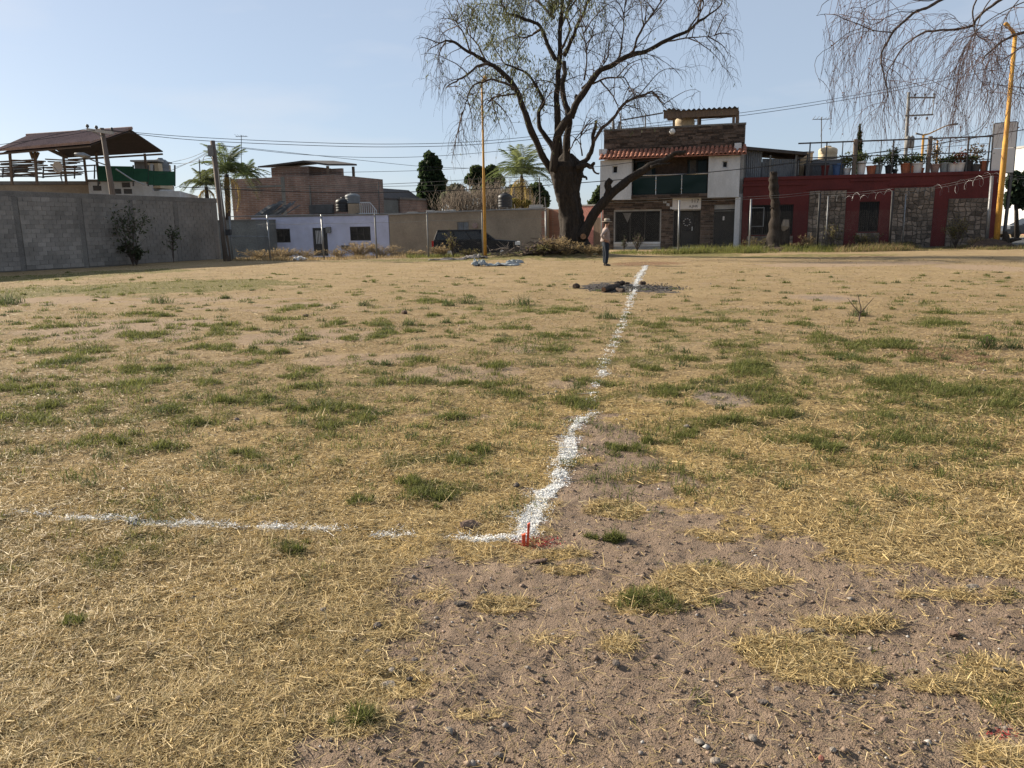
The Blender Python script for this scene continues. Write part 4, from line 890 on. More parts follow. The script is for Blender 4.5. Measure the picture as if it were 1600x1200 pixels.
mb.build('door_bars', mt['palegrey'], d_)
u_, z_ = LH.uz(514, 359); mb = MB(); LH.box(mb, u_ - .2, u_ + .2, z_ - .22, z_ + .22, .002, .16); mb.build('meter_box', mt['galv_dull'], lil, bevel=.02)
u_, z_ = LH.uz(540, 386.5); mb = MB(); LH.box(mb, u_ - .35, u_ + .35, z_ - .15, z_ + .15, .002, .02); mb.build('floor_vent', mt['steel'], lil)
gw = Face(345, 58.5, 396.5, 57.8); g_o = empty('grey_shed', gw.a, 'low dull grey shed between the block wall and the lilac house', 'shed')
mb = MB(); zz1 = gw.uz(370, 345)[1]; gw.box(mb, -2, gw.len + .3, LZ - .1, zz1, -2.9, 0); mb.build('wall', mt['greywall'], g_o); mb = MB(); gw.box(mb, -2.1, gw.len + .32, zz1, zz1 + .08, -2.9, .06); mb.build('roof', mt['concrete'], g_o)
msp = empty('metal_sheet_pile', LH.pt(1.5, ztp + .1, -2), 'dark corrugated sheets leaning in a pile on the lilac house roof', 'sheet pile')
for i in range(9):
    u_ = .1 + i * .26; f_ = LH; mb = MB(); x0 = f_.pt(u_ - .7, ztp + .1, -1.0 - .1 * i); x1 = f_.pt(u_ + .35 + .1 * (i % 3), ztp + .95 + .1 * (i % 4), -1.7 - .1 * i); s_ = (f_.u * .55 if i < 6 else f_.u * .16)
    mb.prism([x0, x0 + s_, x1 + s_, x1], [p + Vector((0, .04, .03)) for p in (x0, x0 + s_, x1 + s_, x1)]); mb.build('sheet', mt['timber_sheet'], msp)
TH = Face(609.4, 57.45, 852, 54.0); tan = empty('tan_house', TH.a, 'low tan rendered house behind the dark car', 'house')
zl, zr_ = TH.uz(611, 336)[1], TH.uz(850, 326)[1]; wt = TH.rect(714.5, 732.5, 346.5, 371)
mb = MB(); 
def tz(u): return zl + (zr_ - zl) * u / TH.len
uw0, uw1 = wt[0], wt[1]
for a_, b_ in ((.02, uw0), (uw1, TH.len)): mb.prism([TH.pt(a_, LZ - .1, 0), TH.pt(b_, LZ - .1, 0), TH.pt(b_, tz(b_), 0), TH.pt(a_, tz(a_), 0)], [TH.pt(a_, LZ - .1, -.2), TH.pt(b_, LZ - .1, -.2), TH.pt(b_, tz(b_), -.2), TH.pt(a_, tz(a_), -.2)])
mb.prism([TH.pt(uw0, wt[3], 0), TH.pt(uw1, wt[3], 0), TH.pt(uw1, tz(uw1), 0), TH.pt(uw0, tz(uw0), 0)], [TH.pt(uw0, wt[3], -.2), TH.pt(uw1, wt[3], -.2), TH.pt(uw1, tz(uw1), -.2), TH.pt(uw0, tz(uw0), -.2)]); TH.box(mb, uw0, uw1, LZ - .1, wt[2], -.2, 0)
TH.box(mb, .02, .2, LZ, zl, -7, -.2); TH.box(mb, TH.len - .2, TH.len, LZ, zr_, -7, -.2); mb.build('wall', mt['tan'], tan)
mb = MB(); q0 = [TH.pt(-.0, zl, .07), TH.pt(TH.len + .03, zr_, .07), TH.pt(TH.len + .03, zr_ - .3, -7), TH.pt(0, zl - .3, -7)]; mb.hexa([p + Vector((0, 0, .002)) for p in q0] + [p + Vector((0, 0, .09)) for p in q0]); mb.build('roof', mt['concrete_pale'], tan)
window(tan, TH, wt, -.1, mt['galv_dull'], mt['sheet'], 1, 5, 0, 'window', .05, mt['galv'])
u_, z_ = TH.uz(743, 352.5); mb = MB(); mb.tube([TH.pt(u_, z_, .002), TH.pt(u_, z_, .14)], .2, 10); mb.build('meter_box', mt['tile_dull'], tan)
for py_ in (335, 348, 360, 372): 
    u_, z_ = TH.uz(848.5 + 1.5 * math.sin(py_), py_); mb = MB(); TH.box(mb, u_ - .16, u_ + .16, z_ - .22, z_ + .22, .002, .05); mb.build('broken_edge', mt['brickold'], tan)
# bits lying on the tan roof
for px_, w_, h_ in ((640, .7, .1), (668, .5, .16), (688, 1.1, .08), (700, .6, .14), (835, .9, .22)):
    u_, z_ = TH.uz(px_, 330); zt_ = tz(u_) + .09 - .02; o = MB(); TH.box(o, u_ - w_ / 2, u_ + w_ / 2, zt_, zt_ + h_, -.75, -.3)
    o.build('roof_slab', mt['concrete_pale'], tan, bevel=.02)
BWf = Face(853, 55.2, 943, 52.5); bwl = empty('brick_wall', BWf.a, 'low orange brick and pink wall behind the big tree', 'wall')
u1_ = BWf.uz(906, 360)[0]; zt_ = BWf.uz(870, 327)[1]; zt2 = BWf.uz(915, 322)[1]
mb = MB(); BWf.box(mb, 0, u1_, LZ - .1, zt_, -.2, 0); mb.build('brick_section', mt['brickold'], bwl); mb = MB(); BWf.box(mb, u1_ + .002, BWf.len, LZ - .1, zt2, -.2, .02); mb.build('pink_section', mt['pinkwall'], bwl)
mb = MB(); r_ = BWf.rect(928, 940, 340, 390); BWf.box(mb, r_[0], r_[1], LZ, r_[3], .02, .06); mb.build('gate_panel', mt['wood'], bwl)
mb = MB(); BWf.box(mb, u1_ + .002, BWf.len + .02, zt2, zt2 + .1, -.22, .05); mb.build('coping', mt['concrete_pale'], bwl)

# brick house behind
BH = Face(369, 72, 529, 68); bh = empty('brick_house', BH.a, 'tall unrendered brick house rising behind the lilac house', 'house')
zt_ = BH.uz(450, 276)[1]
mb = MB(); BH.box(mb, 0, BH.len, -.5, zt_, -8, 0); mb.build('wall', mt['brickhouse'], bh)
mb = MB(); u_ = BH.uz(443, 300)[0]; BH.box(mb, u_ - .2, u_ + .2, -.5, zt_, .002, .03); u_ = BH.uz(485, 300)[0]; BH.box(mb, u_ - .05, u_ + .05, 1, zt_ - .8, .002, .08); mb.build('concrete_pillar', mt['greywall'], bh)
for a_, b_, c_, e_ in ((386, 441, 279, 291), ):
    mb = MB(); BH.pbox(mb, a_, b_, 290, 293, .002, .02); mb.build('concrete_band', mt['greywall'], bh)
mb = MB(); r_ = BH.rect(486, 522, 320, 334); BH.box(mb, r_[0], r_[1], r_[2], r_[3], .004, .3); mb.build('lean_to_roof', mt['timber_sheet'], bh)
r_ = BH.rect(417, 476, 260, 275); mb = MB(); BH.box(mb, r_[0], r_[1], zt_ + .002, r_[3], -4, -.6); mb.build('stair_room', mt['brickhouse'], bh)
q = [BH.pt(*BH.uz(404, 262), .2), BH.pt(*BH.uz(478, 254), .2)]; z_ = max(p.z for p in q)
mb = MB(); a_, b_ = BH.uz(404, 262); c_, e_ = BH.uz(475, 253.5); g_, h_ = BH.uz(513, 259)
mb.prism([BH.pt(a_, b_, .1), BH.pt(c_, e_, .1), BH.pt(c_, e_ + .15, .1), BH.pt(a_, b_ + .12, .1)], [BH.pt(a_, b_ + .3, -4.5), BH.pt(c_, e_ + .3, -4.5), BH.pt(c_, e_ + .45, -4.5), BH.pt(a_, b_ + .42, -4.5)])
mb.prism([BH.pt(c_ + .01, e_, .1), BH.pt(g_, h_, .1), BH.pt(g_, h_ + .15, .1), BH.pt(c_ + .01, e_ + .15, .1)], [BH.pt(c_ + .01, e_ + .3, -4.5), BH.pt(g_, h_ + .3, -4.5), BH.pt(g_, h_ + .45, -4.5), BH.pt(c_ + .01, e_ + .45, -4.5)]); mb.build('roof', mt['sheet_dark'], bh)
for a_, b_, c_ in ((h_, -.3, -.1), (h_ + .2, -4.3, -4.1)): mb = MB(); BH.box(mb, g_ - .3, g_ - .12, zt_, a_, b_, c_); mb.build('roof_post', mt['wood'], bh)
mb = MB(); r_ = BH.rect(490, 522, 271.5, 277); BH.box(mb, r_[0], r_[1], zt_ + .002, zt_ + .6, -1.5, -1.2); mb.build('parapet', mt['brickhouse'], bh)
# grey gabled building
GB = Face(527, 78, 597, 76); gb = empty('grey_gabled_building', GB.a, 'dull grey gabled building between the brick house and conifer', 'building')
pts = [(527, 335), (527, 297), (572, 295.5), (594, 312), (594, 335)]; A_ = [GB.pt(*GB.uz(*p), 0) for p in pts]; mb = MB(); mb.prism([Vector((p.x, p.y, -.5)) if i in (0, 4) else p for i, p in enumerate(A_)], [(Vector((p.x, p.y, -.5)) if i in (0, 4) else p) - GB.n * 8 for i, p in enumerate(A_)]); mb.build('wall', mt['greywall'], gb)
mb = MB()
for i in (1, 2): p, q = A_[i] + GB.n * .2, A_[i + 1] + GB.n * .2; mb.prism([p, q, q + Vector((0, 0, .2)), p + Vector((0, 0, .2))], [x_ - GB.n * 8.3 for x_ in (p, q, q + Vector((0, 0, .2)), p + Vector((0, 0, .2)))])
mb.build('roof', mt['sheet_dark'], gb)
LB = Face(596, 80, 628, 79); lb = empty('low_brick_building', LB.a, 'low plain brick building left of the conifer', 'building'); mb = MB(); z_ = LB.uz(610, 312)[1]; LB.box(mb, 0, LB.len, -.5, z_, -6, 0); mb.build('wall', mt['brickhouse'], lb); mb = MB(); LB.box(mb, -.1, LB.len + .1, z_, z_ + .2, -6, .1); mb.build('roof', mt['concrete'], lb)
for px_, py0, py1, r_, mat_, lab in ((537, 310, 331, .62, 'black', 'black water tank on the lilac house roof by the railing'), (551.5, 303, 318, .62, 'tankgrey', 'grey water tank standing on the small pale tank stand')):
    p0 = at(px_, py1, 66); p1 = at(px_, py0, 66); tank('water_tank', p0, r_, p1.z - p0.z + .05, mt[mat_], lab)
ts = empty('tank_stand', at(556, 334, 66), 'pale tank stand with white railing behind the lilac house', 'tank stand')
p0, p1 = at(546, 318.3, 66), at(563, 336, 66); mb = MB(); mb.box(p0.x, p1.x, 65.3, 66.9, -.4, p0.z - .02); mb.build('base', mt['tan'], ts)
p2, p3 = at(564, 317, 66), at(590, 333, 66); mb = MB(); n_ = 9
for i in range(n_): x_ = p2.x + (p3.x - p2.x) * i / (n_ - 1); z_ = p2.z - (0 if i < 6 else (i - 5) * .22); mb.tube([(x_, 65.5, p3.z), (x_, 65.5, z_)], .03, 4)
mb.tube([(p2.x, 65.5, p2.z), (p2.x + (p3.x - p2.x) * .63, 65.5, p2.z), (p3.x, 65.5, p3.z + .2)], .035, 4); mb.box(p2.x - .3, p3.x, 65.3, 66.9, -.4, p3.z); mb.build('railing', mt['white'], ts)
p0 = at(789.5, 324.5, 58); tank('water_tank', p0, .52, 1.05, mt['black'], 'black water tank on the tan house roof right of the yellow lamp post')

# ================================================================== house with the tiled pavilion, left
PV = Face(-120, 56, 290, 60, 0); pv = empty('terrace_house', at(130, 300, 57), 'white walled house with roof terrace above the block wall', 'house')
zf = PV.uz(150, 283)[1]; zf2 = PV.uz(240, 291)[1]
um = PV.uz(138, 290)[0]; u27 = PV.uz(280, 295)[0]; u24 = PV.uz(238, 290)[0]
mb = MB(); PV.box(mb, -6, um, -.5, zf - .25, -9, 0); mb.build('tan_wall', mt['tan'], pv)
mb = MB(); PV.box(mb, um + .004, u24, -.5, zf - .05, -9, .01); PV.box(mb, u24 + .004, u27, -.5, zf2 - .35, -9, .012); mb.build('white_wall', mt['white'], pv)
mb = MB(); PV.box(mb, -6, um, zf - .24, zf, -9, .06); PV.box(mb, um + .01, u24, zf - .045, zf + .12, -9, .08); mb.build('terrace_slab', mt['concrete'], pv)
for px_, py_ in ((152, 294), (197, 289), (200, 299), (183, 299)):
    u_, z_ = PV.uz(px_, py_); mb = MB(); PV.box(mb, u_ - .28, u_ + .28, z_ - .18, z_ + .18, .012, .03); mb.build('wall_vent', mt['steel'], pv)
pav = empty('tiled_pavilion', at(130, 285, 56), 'large terrace pavilion with dull red gabled tile roof on posts', 'pavilion')
fe0, rg0, rg1, fe1 = at(-6, 235, 51.0), at(44, 213, 54.5), at(203, 201.3, 54.5), at(141, 222.5, 51.0)
be1, be0 = at(254.5, 236, 58.5), at(104, 245, 58.5)
def slab(mb, q, th=.07): return mb.hexa([p - Vector((0, 0, th)) for p in q] + list(q))
mb = MB(); slab(mb, [fe0, fe1, rg1, rg0]); fr = mb.build('roof', mt['tile_dull'], pav)
mb = MB()
for i in range(46):                              # rows of cover tiles down the front slope
    f_ = (i + .5) / 46; mb.tube([fe0.lerp(fe1, f_) + Vector((0, -.03, .03)), rg0.lerp(rg1, f_) + Vector((0, 0, .03))], .08, 5)
mb.build('tile_rows', mt['tile_dull'], fr, kind='stuff')
mb = MB(); slab(mb, [rg1.lerp(rg0, .9) + Vector((0, .02, 0)), rg1 + Vector((0, .02, 0)), be1, be0]); mb.build('rear_roof', mt['under'], pav)
mb = MB(); slab(mb, [fe0 + Vector((.3, .1, -.14)), fe1 + Vector((-.1, .1, -.14)), rg1 + Vector((-.1, -.02, -.16)), rg0 + Vector((.3, -.02, -.16))], .05); mb.build('ceiling_boards', mt['under'], pav)
mb = MB(); mb.tube([rg0 + Vector((-.1, 0, .06)), rg1 + Vector((.15, 0, .04))], .11, 8); mb.build('ridge_cap', mt['tile_dull'], pav)
for a_, b_ in ((fe0, fe1), (be0, be1), (rg0, rg1)): mb = MB(); mb.bar(a_ - Vector((0, -.15, .20)), b_ - Vector((.1, -.15, .20)), .10, .12); mb.build('beam', mt['wood'], pav)
mb = MB(); mb.bar(at(70, 230, 53.4), at(104, 246, 58.2), .18); mb.build('beam', mt['wood'], pav)
for px_, pt_, Y in ((57, 233, 52.2), (102, 246, 57.8), (134, 244, 57.8), (153, 238, 57.8), (229, 240, 57.8), (18, 236, 52.2)):
    a_ = at(px_ + (1 if px_ < 100 else 2), 288, Y); b_ = at(px_ - 3, pt_, Y); mb = MB(); mb.bar((a_.x, Y, min(a_.z, zf - .05)), b_, .13); mb.build('post', mt['wood'], pav)
mb = MB(); mb.bar(at(52, 248, 52.3), at(48, 237, 52.3), .16); mb.bar(at(54, 252, 52.3), at(60, 238, 52.3), .14); mb.build('brace', mt['wood'], pav)
tr_ = empty('terrace_railing', at(60, 275, 53), 'thin rail along the terrace under the pavilion', 'railing')
for py_, r_ in ((262, .05), (271, .035)):
    mb = MB(); mb.tube([at(0, py_ + 3.5, 53.5), at(152, py_ - 4, 56.5)], r_, 5); mb.build('rail', mt['galv_dull'], tr_)
for i, px_ in enumerate((5, 22, 68, 96, 117, 148)):
    Y = 53.5 + 3 * px_ / 152; a_ = at(px_, 285, Y); b_ = at(px_, 263 - px_ * .04, Y); mb = MB(); mb.tube([(a_.x, Y, zf), b_], .05, 5); mb.build('post', mt['steel'], tr_)
gn = empty('shade_cloth_screen', at(200, 275, 57), 'dark green shade cloth screen round the terrace corner', 'screen')
for a_, b_, t_, bt in ((153, 208, 259, 283), (208.5, 231, 263, 284), (232, 240, 266, 289), (240.5, 273, 267, 290)):
    p0, p1, q0, q1 = at(a_, t_, 56.6), at(b_, t_ + 1, 56.6), at(a_, bt, 56.6), at(b_, bt, 56.6); mb = MB(); mb.prism([q0, q1, p1, p0], [p + Vector((0, .05, 0)) for p in (q0, q1, p1, p0)]); mb.build('cloth_panel', mt['green_net'], gn)
mb = MB()
for px_ in (153.4, 208.2, 231.5, 240.2, 273): mb.tube([at(px_, 291, 56.7), at(px_, 258, 56.7)], .06, 5)
mb.build('poles', mt['steel'], gn)
sh = empty('rooftop_cabin', at(235, 266, 60), 'small pale rooftop cabin above the green shade cloth', 'cabin')
p0, p1, p2 = at(211, 268, 60), at(232, 253, 60), at(250, 268, 60); mb = MB(); mb.box(p0.x, p1.x, 60, 62, zf - .5, p1.z); mb.build('grey_wall', mt['galv_dull'], sh); mb = MB(); mb.box(p1.x + .01, p2.x, 59.8, 62, zf - .5, p1.z - .1); mb.build('cream_wall', mt['tankcream'], sh); mb = MB(); mb.box(p0.x - .1, p2.x + .1, 59.6, 62.1, p1.z + .005, p1.z + .12); mb.build('roof', mt['concrete_pale'], sh)
mb = MB(); pw = at(237.5, 260, 59.8); mb.box(pw.x - .12, pw.x + .12, 59.76, 59.795, zf, p1.z - .15); mb.build('white_post', mt['white'], sh)
tank('water_tank', Vector((at(252, 268, 61).x, 61, zf)), .62, at(250, 247, 61).z - zf, mt['tankgrey'], 'grey water tank beside the pale cabin on the terrace')
ds = empty('satellite_dish', at(90, 268, 53.3), 'round pale satellite dish on the terrace rail', 'satellite dish')
c_ = at(90.5, 261, 53.2); mb = MB(); vs = [c_ + Vector((0, .12, 0))]; n_ = 20
for k_ in (0.5, 1): vs += [c_ + Vector((math.cos(a) * .32 * k_ * 1.0, .12 - .16 * k_ * k_, math.sin(a) * .36 * k_)) for a in np.linspace(0, 2 * math.pi, n_, endpoint=False)]
fs = [(0, 1 + i, 1 + (i + 1) % n_) for i in range(n_)] + [(1 + i, 1 + n_ + i, 1 + n_ + (i + 1) % n_, 1 + (i + 1) % n_) for i in range(n_)]
mb.add(vs, fs); o = mb.build('dish', mt['palegrey'], ds, smooth=True); s_ = o.modifiers.new('solid', 'SOLIDIFY'); s_.thickness = .03
mb = MB(); mb.tube([c_ + Vector((0, .15, 0)), c_ + Vector((0.05, .2, -1.0))], .04, 5); mb.build('mount', mt['steel'], ds); mb = MB(); mb.tube([c_ + Vector((0, -.05, -.3)), c_ + Vector((0, -.45, -.05))], .02, 4); mb.build('feed_arm', mt['steel'], ds)
# stacked furniture on the terrace
for i, (px_, lab) in enumerate(((25, 'pile of dark wooden boards at the left end of the terrace'), (43, 'pile of dark wooden boards in the middle of the terrace'), (100, 'pile of dark chairs and boards under the pavilion by the dish'))):
    p_ = at(px_, 284, 54.2); t_ = empty('board_pile', p_, lab, 'board pile')
    for j in range(9):
        mb = MB(); l_ = rng.uniform(.7, 1.3); a_ = rng.uniform(-.25, .25); z_ = zf + .1 + j * .13
        mb.bar((p_.x - l_, 54.0 + .05 * j, z_ - a_ * .3), (p_.x + l_, 54.3 + .05 * j, z_ + a_ * .3), .28, .07); mb.build('board', mt['steel'] if j % 3 == 0 else mt['wood'], t_)
# far white building at right
WB_ = Face(1540, 86, 1720, 70); wbd = empty('white_building', WB_.a, 'bright white side wall of a building past the red house', 'building')
z_ = WB_.uz(1592, 232)[1]; mb = MB(); WB_.box(mb, 0, WB_.len, -.3, z_, -8, 0); mb.build('wall', mt['white'], wbd); mb = MB(); WB_.box(mb, -.1, WB_.len, z_, z_ + .2, -8, .1); mb.build('parapet_cap', mt['concrete_pale'], wbd)
mb = MB(); WB_.box(mb, 0, WB_.len, -.3, .45, .002, .02); mb.build('plinth', mt['pinkwall'], wbd)
# ================================================================== the big bare tree
def limb_pts(pix, Y, offs):                     # pixel path + depth offsets (metres) -> smooth 3-D path
    P = [at(px, py, Y + o) for (px, py), o in zip(pix, offs)]; return spline(P, 5)
def limb(tree, pix, Y, d0, d1, r0, r1, mat, name='limb', wob=.3, n=8):
    k_ = len(pix); offs = [d0 + (d1 - d0) * i / (k_ - 1) for i in range(k_)]; P = limb_pts(pix, Y, offs); K = len(P)
    P = P + np.stack([(fbm(np.arange(K) * .35 + j * 7 + pix[0][0], np.full(K, j * 3.1 + pix[0][1]), 2) - .5) * wob * np.linspace(.2, 1, K) for j in range(3)], 1)
    rad = np.linspace(1, 0, K) ** .8 * (r0 - r1) + r1
    rad = rad * (1 + (fbm(np.arange(K) * .6 + pix[0][0], np.full(K, 1.7), 2) - .5) * .35)
    mb = MB(); mb.tube([Vector(p) for p in P], list(rad), n); mb.build(name, mat, tree, smooth=True); return P, rad
TY = 40.0
tree = empty('bare_pepper_tree', G(897, 396), 'big half bare tree with a gnarled trunk in front of the stone house', 'tree')
tree.location = at(897, 396, TY); tree.location.z = 0
px1 = TY / F_PX
trunk = [((898, 402), 40), ((897, 392), 34), ((898, 376), 25), ((895, 352), 21), ((890, 322), 19.5), ((886, 296), 22), ((884, 275), 27), ((884, 262), 27), ((886, 250), 17), ((886, 240), 8)]
P = spline([at(p[0], p[1], TY) for p, r in trunk], 12); rad = np.interp(np.linspace(0, len(trunk) - 1, len(P)), range(len(trunk)), [r * .86 * px1 for _, r in trunk])
n_ = 40; vs = []
for i, p in enumerate(P):
    for j in range(n_):
        a = 2 * math.pi * j / n_; lump = 1 + .30 * (fbm(np.array([math.cos(a) * 2.4 + 5]), np.array([math.sin(a) * 2.4 + p[2] * 1.3]), 4)[0] - .5) * 2 + .13 * math.sin(a * 5 + p[2] * .5) * (1.3 if i < 10 else .6)
        vs.append((p[0] + math.cos(a) * rad[i] * lump, p[1] + math.sin(a) * rad[i] * lump, p[2]))
mb = MB(); mb.add(vs, [(i * n_ + j, i * n_ + (j + 1) % n_, (i + 1) * n_ + (j + 1) % n_, (i + 1) * n_ + j) for i in range(len(P) - 1) for j in range(n_)]); mb.build('trunk', mt['bark'], tree, smooth=True)
def c7(*p): return [(660 + a / 3.2, b / 3.2) for a, b in p]
def c4(*p): return [(860 + a / 4.444, 150 + b / 4.444) for a, b in p]
q = px1
LIMBS = [
 (c7((650, 860), (600, 780), (555, 680), (505, 550), (470, 450), (400, 360), (320, 312), (245, 268), (160, 215), (95, 205), (60, 225)), 0, -1.5, 8.5, .35),
 (c7((330, 318), (270, 335), (210, 385), (150, 425), (110, 440)), -1.1, -2.2, 3.2, .7),
 (c7((460, 440), (400, 410), (330, 400), (260, 430), (210, 520), (190, 600)), -.8, -2.0, 3.0, .6),
 (c7((470, 470), (420, 480), (350, 495), (310, 540)), -.9, -2.4, 2.2, .5),
 (c7((660, 840), (650, 740), (595, 650), (580, 580), (605, 505), (570, 440), (520, 375), (440, 335), (380, 300)), .3, 1.6, 6.5, .7),
 (c7((690, 850), (680, 700), (672, 560), (676, 430), (690, 300), (692, 150), (700, 0), (690, -160), (670, -300)), .4, .8, 9.0, 1.2),
 (c7((720, 850), (722, 700), (735, 600), (722, 540), (702, 470), (703, 380), (708, 300)), -.5, .1, 8.5, 5.0),
 (c7((655, 860), (665, 720), (700, 630), (745, 565), (775, 505), (830, 430), (900, 352), (1000, 295), (1100, 258), (1220, 208), (1330, 148), (1420, 90), (1500, 15)), -.6, -2.6, 9.5, 1.2),
 (c7((745, 590), (765, 540), (770, 475)), -.6, -.7, 6.0, 3.8),
 (c7((780, 825), (830, 790), (848, 740), (852, 670), (872, 598)), -.5, -.9, 6.0, 3.4),
 (c7((850, 715), (900, 640), (955, 590), (1020, 505), (1110, 476), (1150, 468), (1190, 500), (1225, 540)), -.8, -2.4, 4.0, .8),
 (c7((770, 838), (820, 825), (852, 832), (860, 806)), -.7, -1.0, 6.5, 3.2),
 (c7((835, 835), (862, 848), (886, 866)), -1.0, -1.3, 3.2, 2.0),
 (c7((668, 300), (625, 220), (590, 130), (540, 108), (470, 72), (420, 60), (395, 10), (380, -60)), .6, 2.4, 5.0, .8),
 (c7((590, 150), (560, 165), (520, 185), (470, 178)), 1.2, 2.6, 3.2, .8),
 (c7((706, 280), (745, 205), (775, 130), (810, 60), (835, -20), (860, -120)), .2, -1.2, 5.0, 1.0),
 (c7((690, 130), (720, 70), (770, -10), (800, -90)), .7, 2.0, 3.4, .8),
 (c7((660, 90), (610, 40), (560, -10), (500, -60)), .7, 2.2, 3.0, .7),
 (c7((1050, 275), (1075, 190), (1130, 100), (1200, 0), (1230, -60)), -1.8, -3.0, 2.6, .6),
 (c7((980, 305), (1000, 200), (1008, 100), (1012, -20)), -1.6, -.6, 2.2, .6),
 (c7((1230, 205), (1310, 195), (1400, 190), (1460, 180)), -2.2, -3.4, 1.8, .5),
 (c7((1330, 148), (1390, 50), (1400, -30)), -2.3, -1.6, 1.8, .5),
 (c7((800, 440), (880, 360), (925, 285)), -1.0, .6, 2.6, .6),
 (c7((850, 420), (930, 388), (1010, 398), (1035, 470)), -1.2, -2.6, 2.4, .6),
 (c7((890, 405), (945, 470), (985, 535)), -1.4, -2.8, 2.0, .7),
 (c7((810, 400), (822, 300), (808, 190), (825, 90)), -1.0, -2.4, 2.0, .5),
 (c7((240, 265), (210, 180), (165, 110), (130, 50)), -1.2, -.4, 1.8, .5),
 (c7((320, 312), (280, 230), (225, 160), (200, 70)), -1.0, .6, 2.0, .5),
 (c7((730, 760), (760, 710), (800, 665)), -.6, -1.6, 1.6, .5),
 (c7((800, 780), (790, 720), (800, 668)), -.6, -1.4, 1.8, .5),
 (c7((700, 240), (740, 150), (720, 60), (745, -40)), .3, 1.4, 3.0, .8),
]
skel = []
for pix, d0, d1, r0, r1 in LIMBS:
    P, rad = limb(tree, pix, TY, d0, d1, r0 * q * .67, r1 * q * .55, mt['bark'] if r0 > 4 else mt['bark_grey'], n=10 if r0 > 5 else 7); skel.append((P, rad))
limb(tree, c4((215, 985), (300, 830), (395, 710), (520, 600), (650, 510), (750, 460), (860, 415), (930, 385)), TY, -.6, -1.8, 8.0 * q, 2.4 * q, mt['bark'])
limb(tree, c4((700, 490), (760, 480), (830, 470)), TY, -1.5, -2.1, 2.4 * q, 1.2 * q, mt['bark'])
limb(tree, c4((388, 720), (400, 650), (412, 588)), TY, -.95, -1.05, 6.0 * q, 4.4 * q, mt['bark'])
limb(tree, c4((205, 545), (232, 555), (240, 582)), TY, -.7, -1.0, 2.5 * q, 1.5 * q, mt['bark'])
mb = MB(); c_ = at(911.5, 369.5, TY - .95); mb.tube([c_ + Vector((0, .35, 0)), c_], [.15, .14], 10); mb.build('cut_end', mt['cutwood'], tree)
def grow(skel, n, l0, l1, up, droop, spread, K=7, tmin=.35, rr=(.018, .006), wts=None):
    Ls = np.array([len(P) for P, _ in skel], float) if wts is None else np.array(wts, float); pick = rng.choice(len(skel), n, p=Ls / Ls.sum())
    S = np.empty((n, 3)); D = np.empty((n, 3))
    for i, s_ in enumerate(pick):
        P, _ = skel[s_]; t = rng.uniform(tmin, 1) ** .8 * (len(P) - 1.001); a = int(t); f = t - a; S[i] = P[a] * (1 - f) + P[a + 1] * f; D[i] = P[a + 1] - P[a]
    D /= np.linalg.norm(D, axis=1, keepdims=True) + 1e-9; D = D * .6 + unit(n) * spread + np.array([0, 0, up]); D /= np.linalg.norm(D, axis=1, keepdims=True)
    ln = rng.uniform(l0, l1, n); out = np.empty((n, K, 3)); out[:, 0] = S
    for kk in range(1, K):
        out[:, kk] = out[:, kk - 1] + D * (ln / (K - 1))[:, None]; D = D + np.array([0, 0, -droop]) * kk / K + unit(n) * .16; D /= np.linalg.norm(D, axis=1, keepdims=True)
    r = np.linspace(rr[0], rr[1], K)[None] * rng.uniform(.7, 1.3, (n, 1)); return out, r
thin = [s for s, l in zip(skel, LIMBS) if l[3] < 20 and not (l[4] > 1.9)]
B1, R1 = grow(thin, 250, .8, 2.6, .25, .35, .75, 8, .25, (.026, .008)); s1 = [(b, r) for b, r in zip(B1, R1)]
B2, R2_ = grow(s1, 1150, .4, 1.3, .05, .65, .8, 7, .2, (.010, .0045)); s2 = [(b, r) for b, r in zip(B2, R2_)]
B3, R3 = grow(s2, 2300, .3, 1.5, -.1, 1.0, .5, 7, .2, (.006, .0035))
leafy = c7((470, 20), (560, 220), (460, 330), (700, 60), (380, 130), (420, 480)); lc = [np.array(at(*p, TY + .6)) for p in leafy]
def in_span(B, R_, lo, hi): u_ = 800 + B[..., 0] / B[..., 1] * F_PX; k_ = (u_.min(1) > lo + rng.uniform(-6, 14, len(B))) & (u_.max(1) < hi + rng.uniform(-14, 6, len(B))); return B[k_], R_[k_]
B1, R1 = in_span(B1, R1, 662, 1142); B2, R2_ = in_span(B2, R2_, 660, 1146); B3, R3 = in_span(B3, R3, 658, 1148)
V1, F1 = tubes_np(B1, R1, 4); V2, F2 = tubes_np(B2, R2_, 3); V3, F3 = tubes_np(B3, R3, 3)
np_mesh('twigs', np.concatenate([V1, V2, V3]), np.concatenate([F1, F2 + len(V1), F3 + len(V1) + len(V2)]), mt['twig'], tree, kind='stuff')
pts = np.concatenate([B3.reshape(-1, 3), B2[:, 2:].reshape(-1, 3)]); d_ = np.min([np.linalg.norm((pts - c) * np.array([1, .45, 1]), axis=1) for c in lc], axis=0)
w_ = np.clip(1.2 - d_ / 2.3, 0.035, 1) ** 1.3; n_ = 9000; sel = rng.choice(len(pts), n_, p=w_ / w_.sum()); C = pts[sel] + rng.normal(0, .10, (n_, 3)) - np.array([0, 0, .10]) * rng.random((n_, 1))
A = np.array([0, 0, -1.0]) + unit(n_) * .65; A /= np.linalg.norm(A, axis=1, keepdims=True); Bq = np.cross(A, unit(n_)); Bq /= np.linalg.norm(Bq, axis=1, keepdims=True); s_ = rng.uniform(.035, .085, (n_, 1))
Vq, Fq = quads_np(C, A * s_, Bq * s_ * .26); np_mesh('leaves', Vq, Fq, mt['leaf'], tree, tint=np.repeat(mixcol((.085, .105, .045), (.15, .15, .07), n_, .3), 4, 0), kind='stuff')

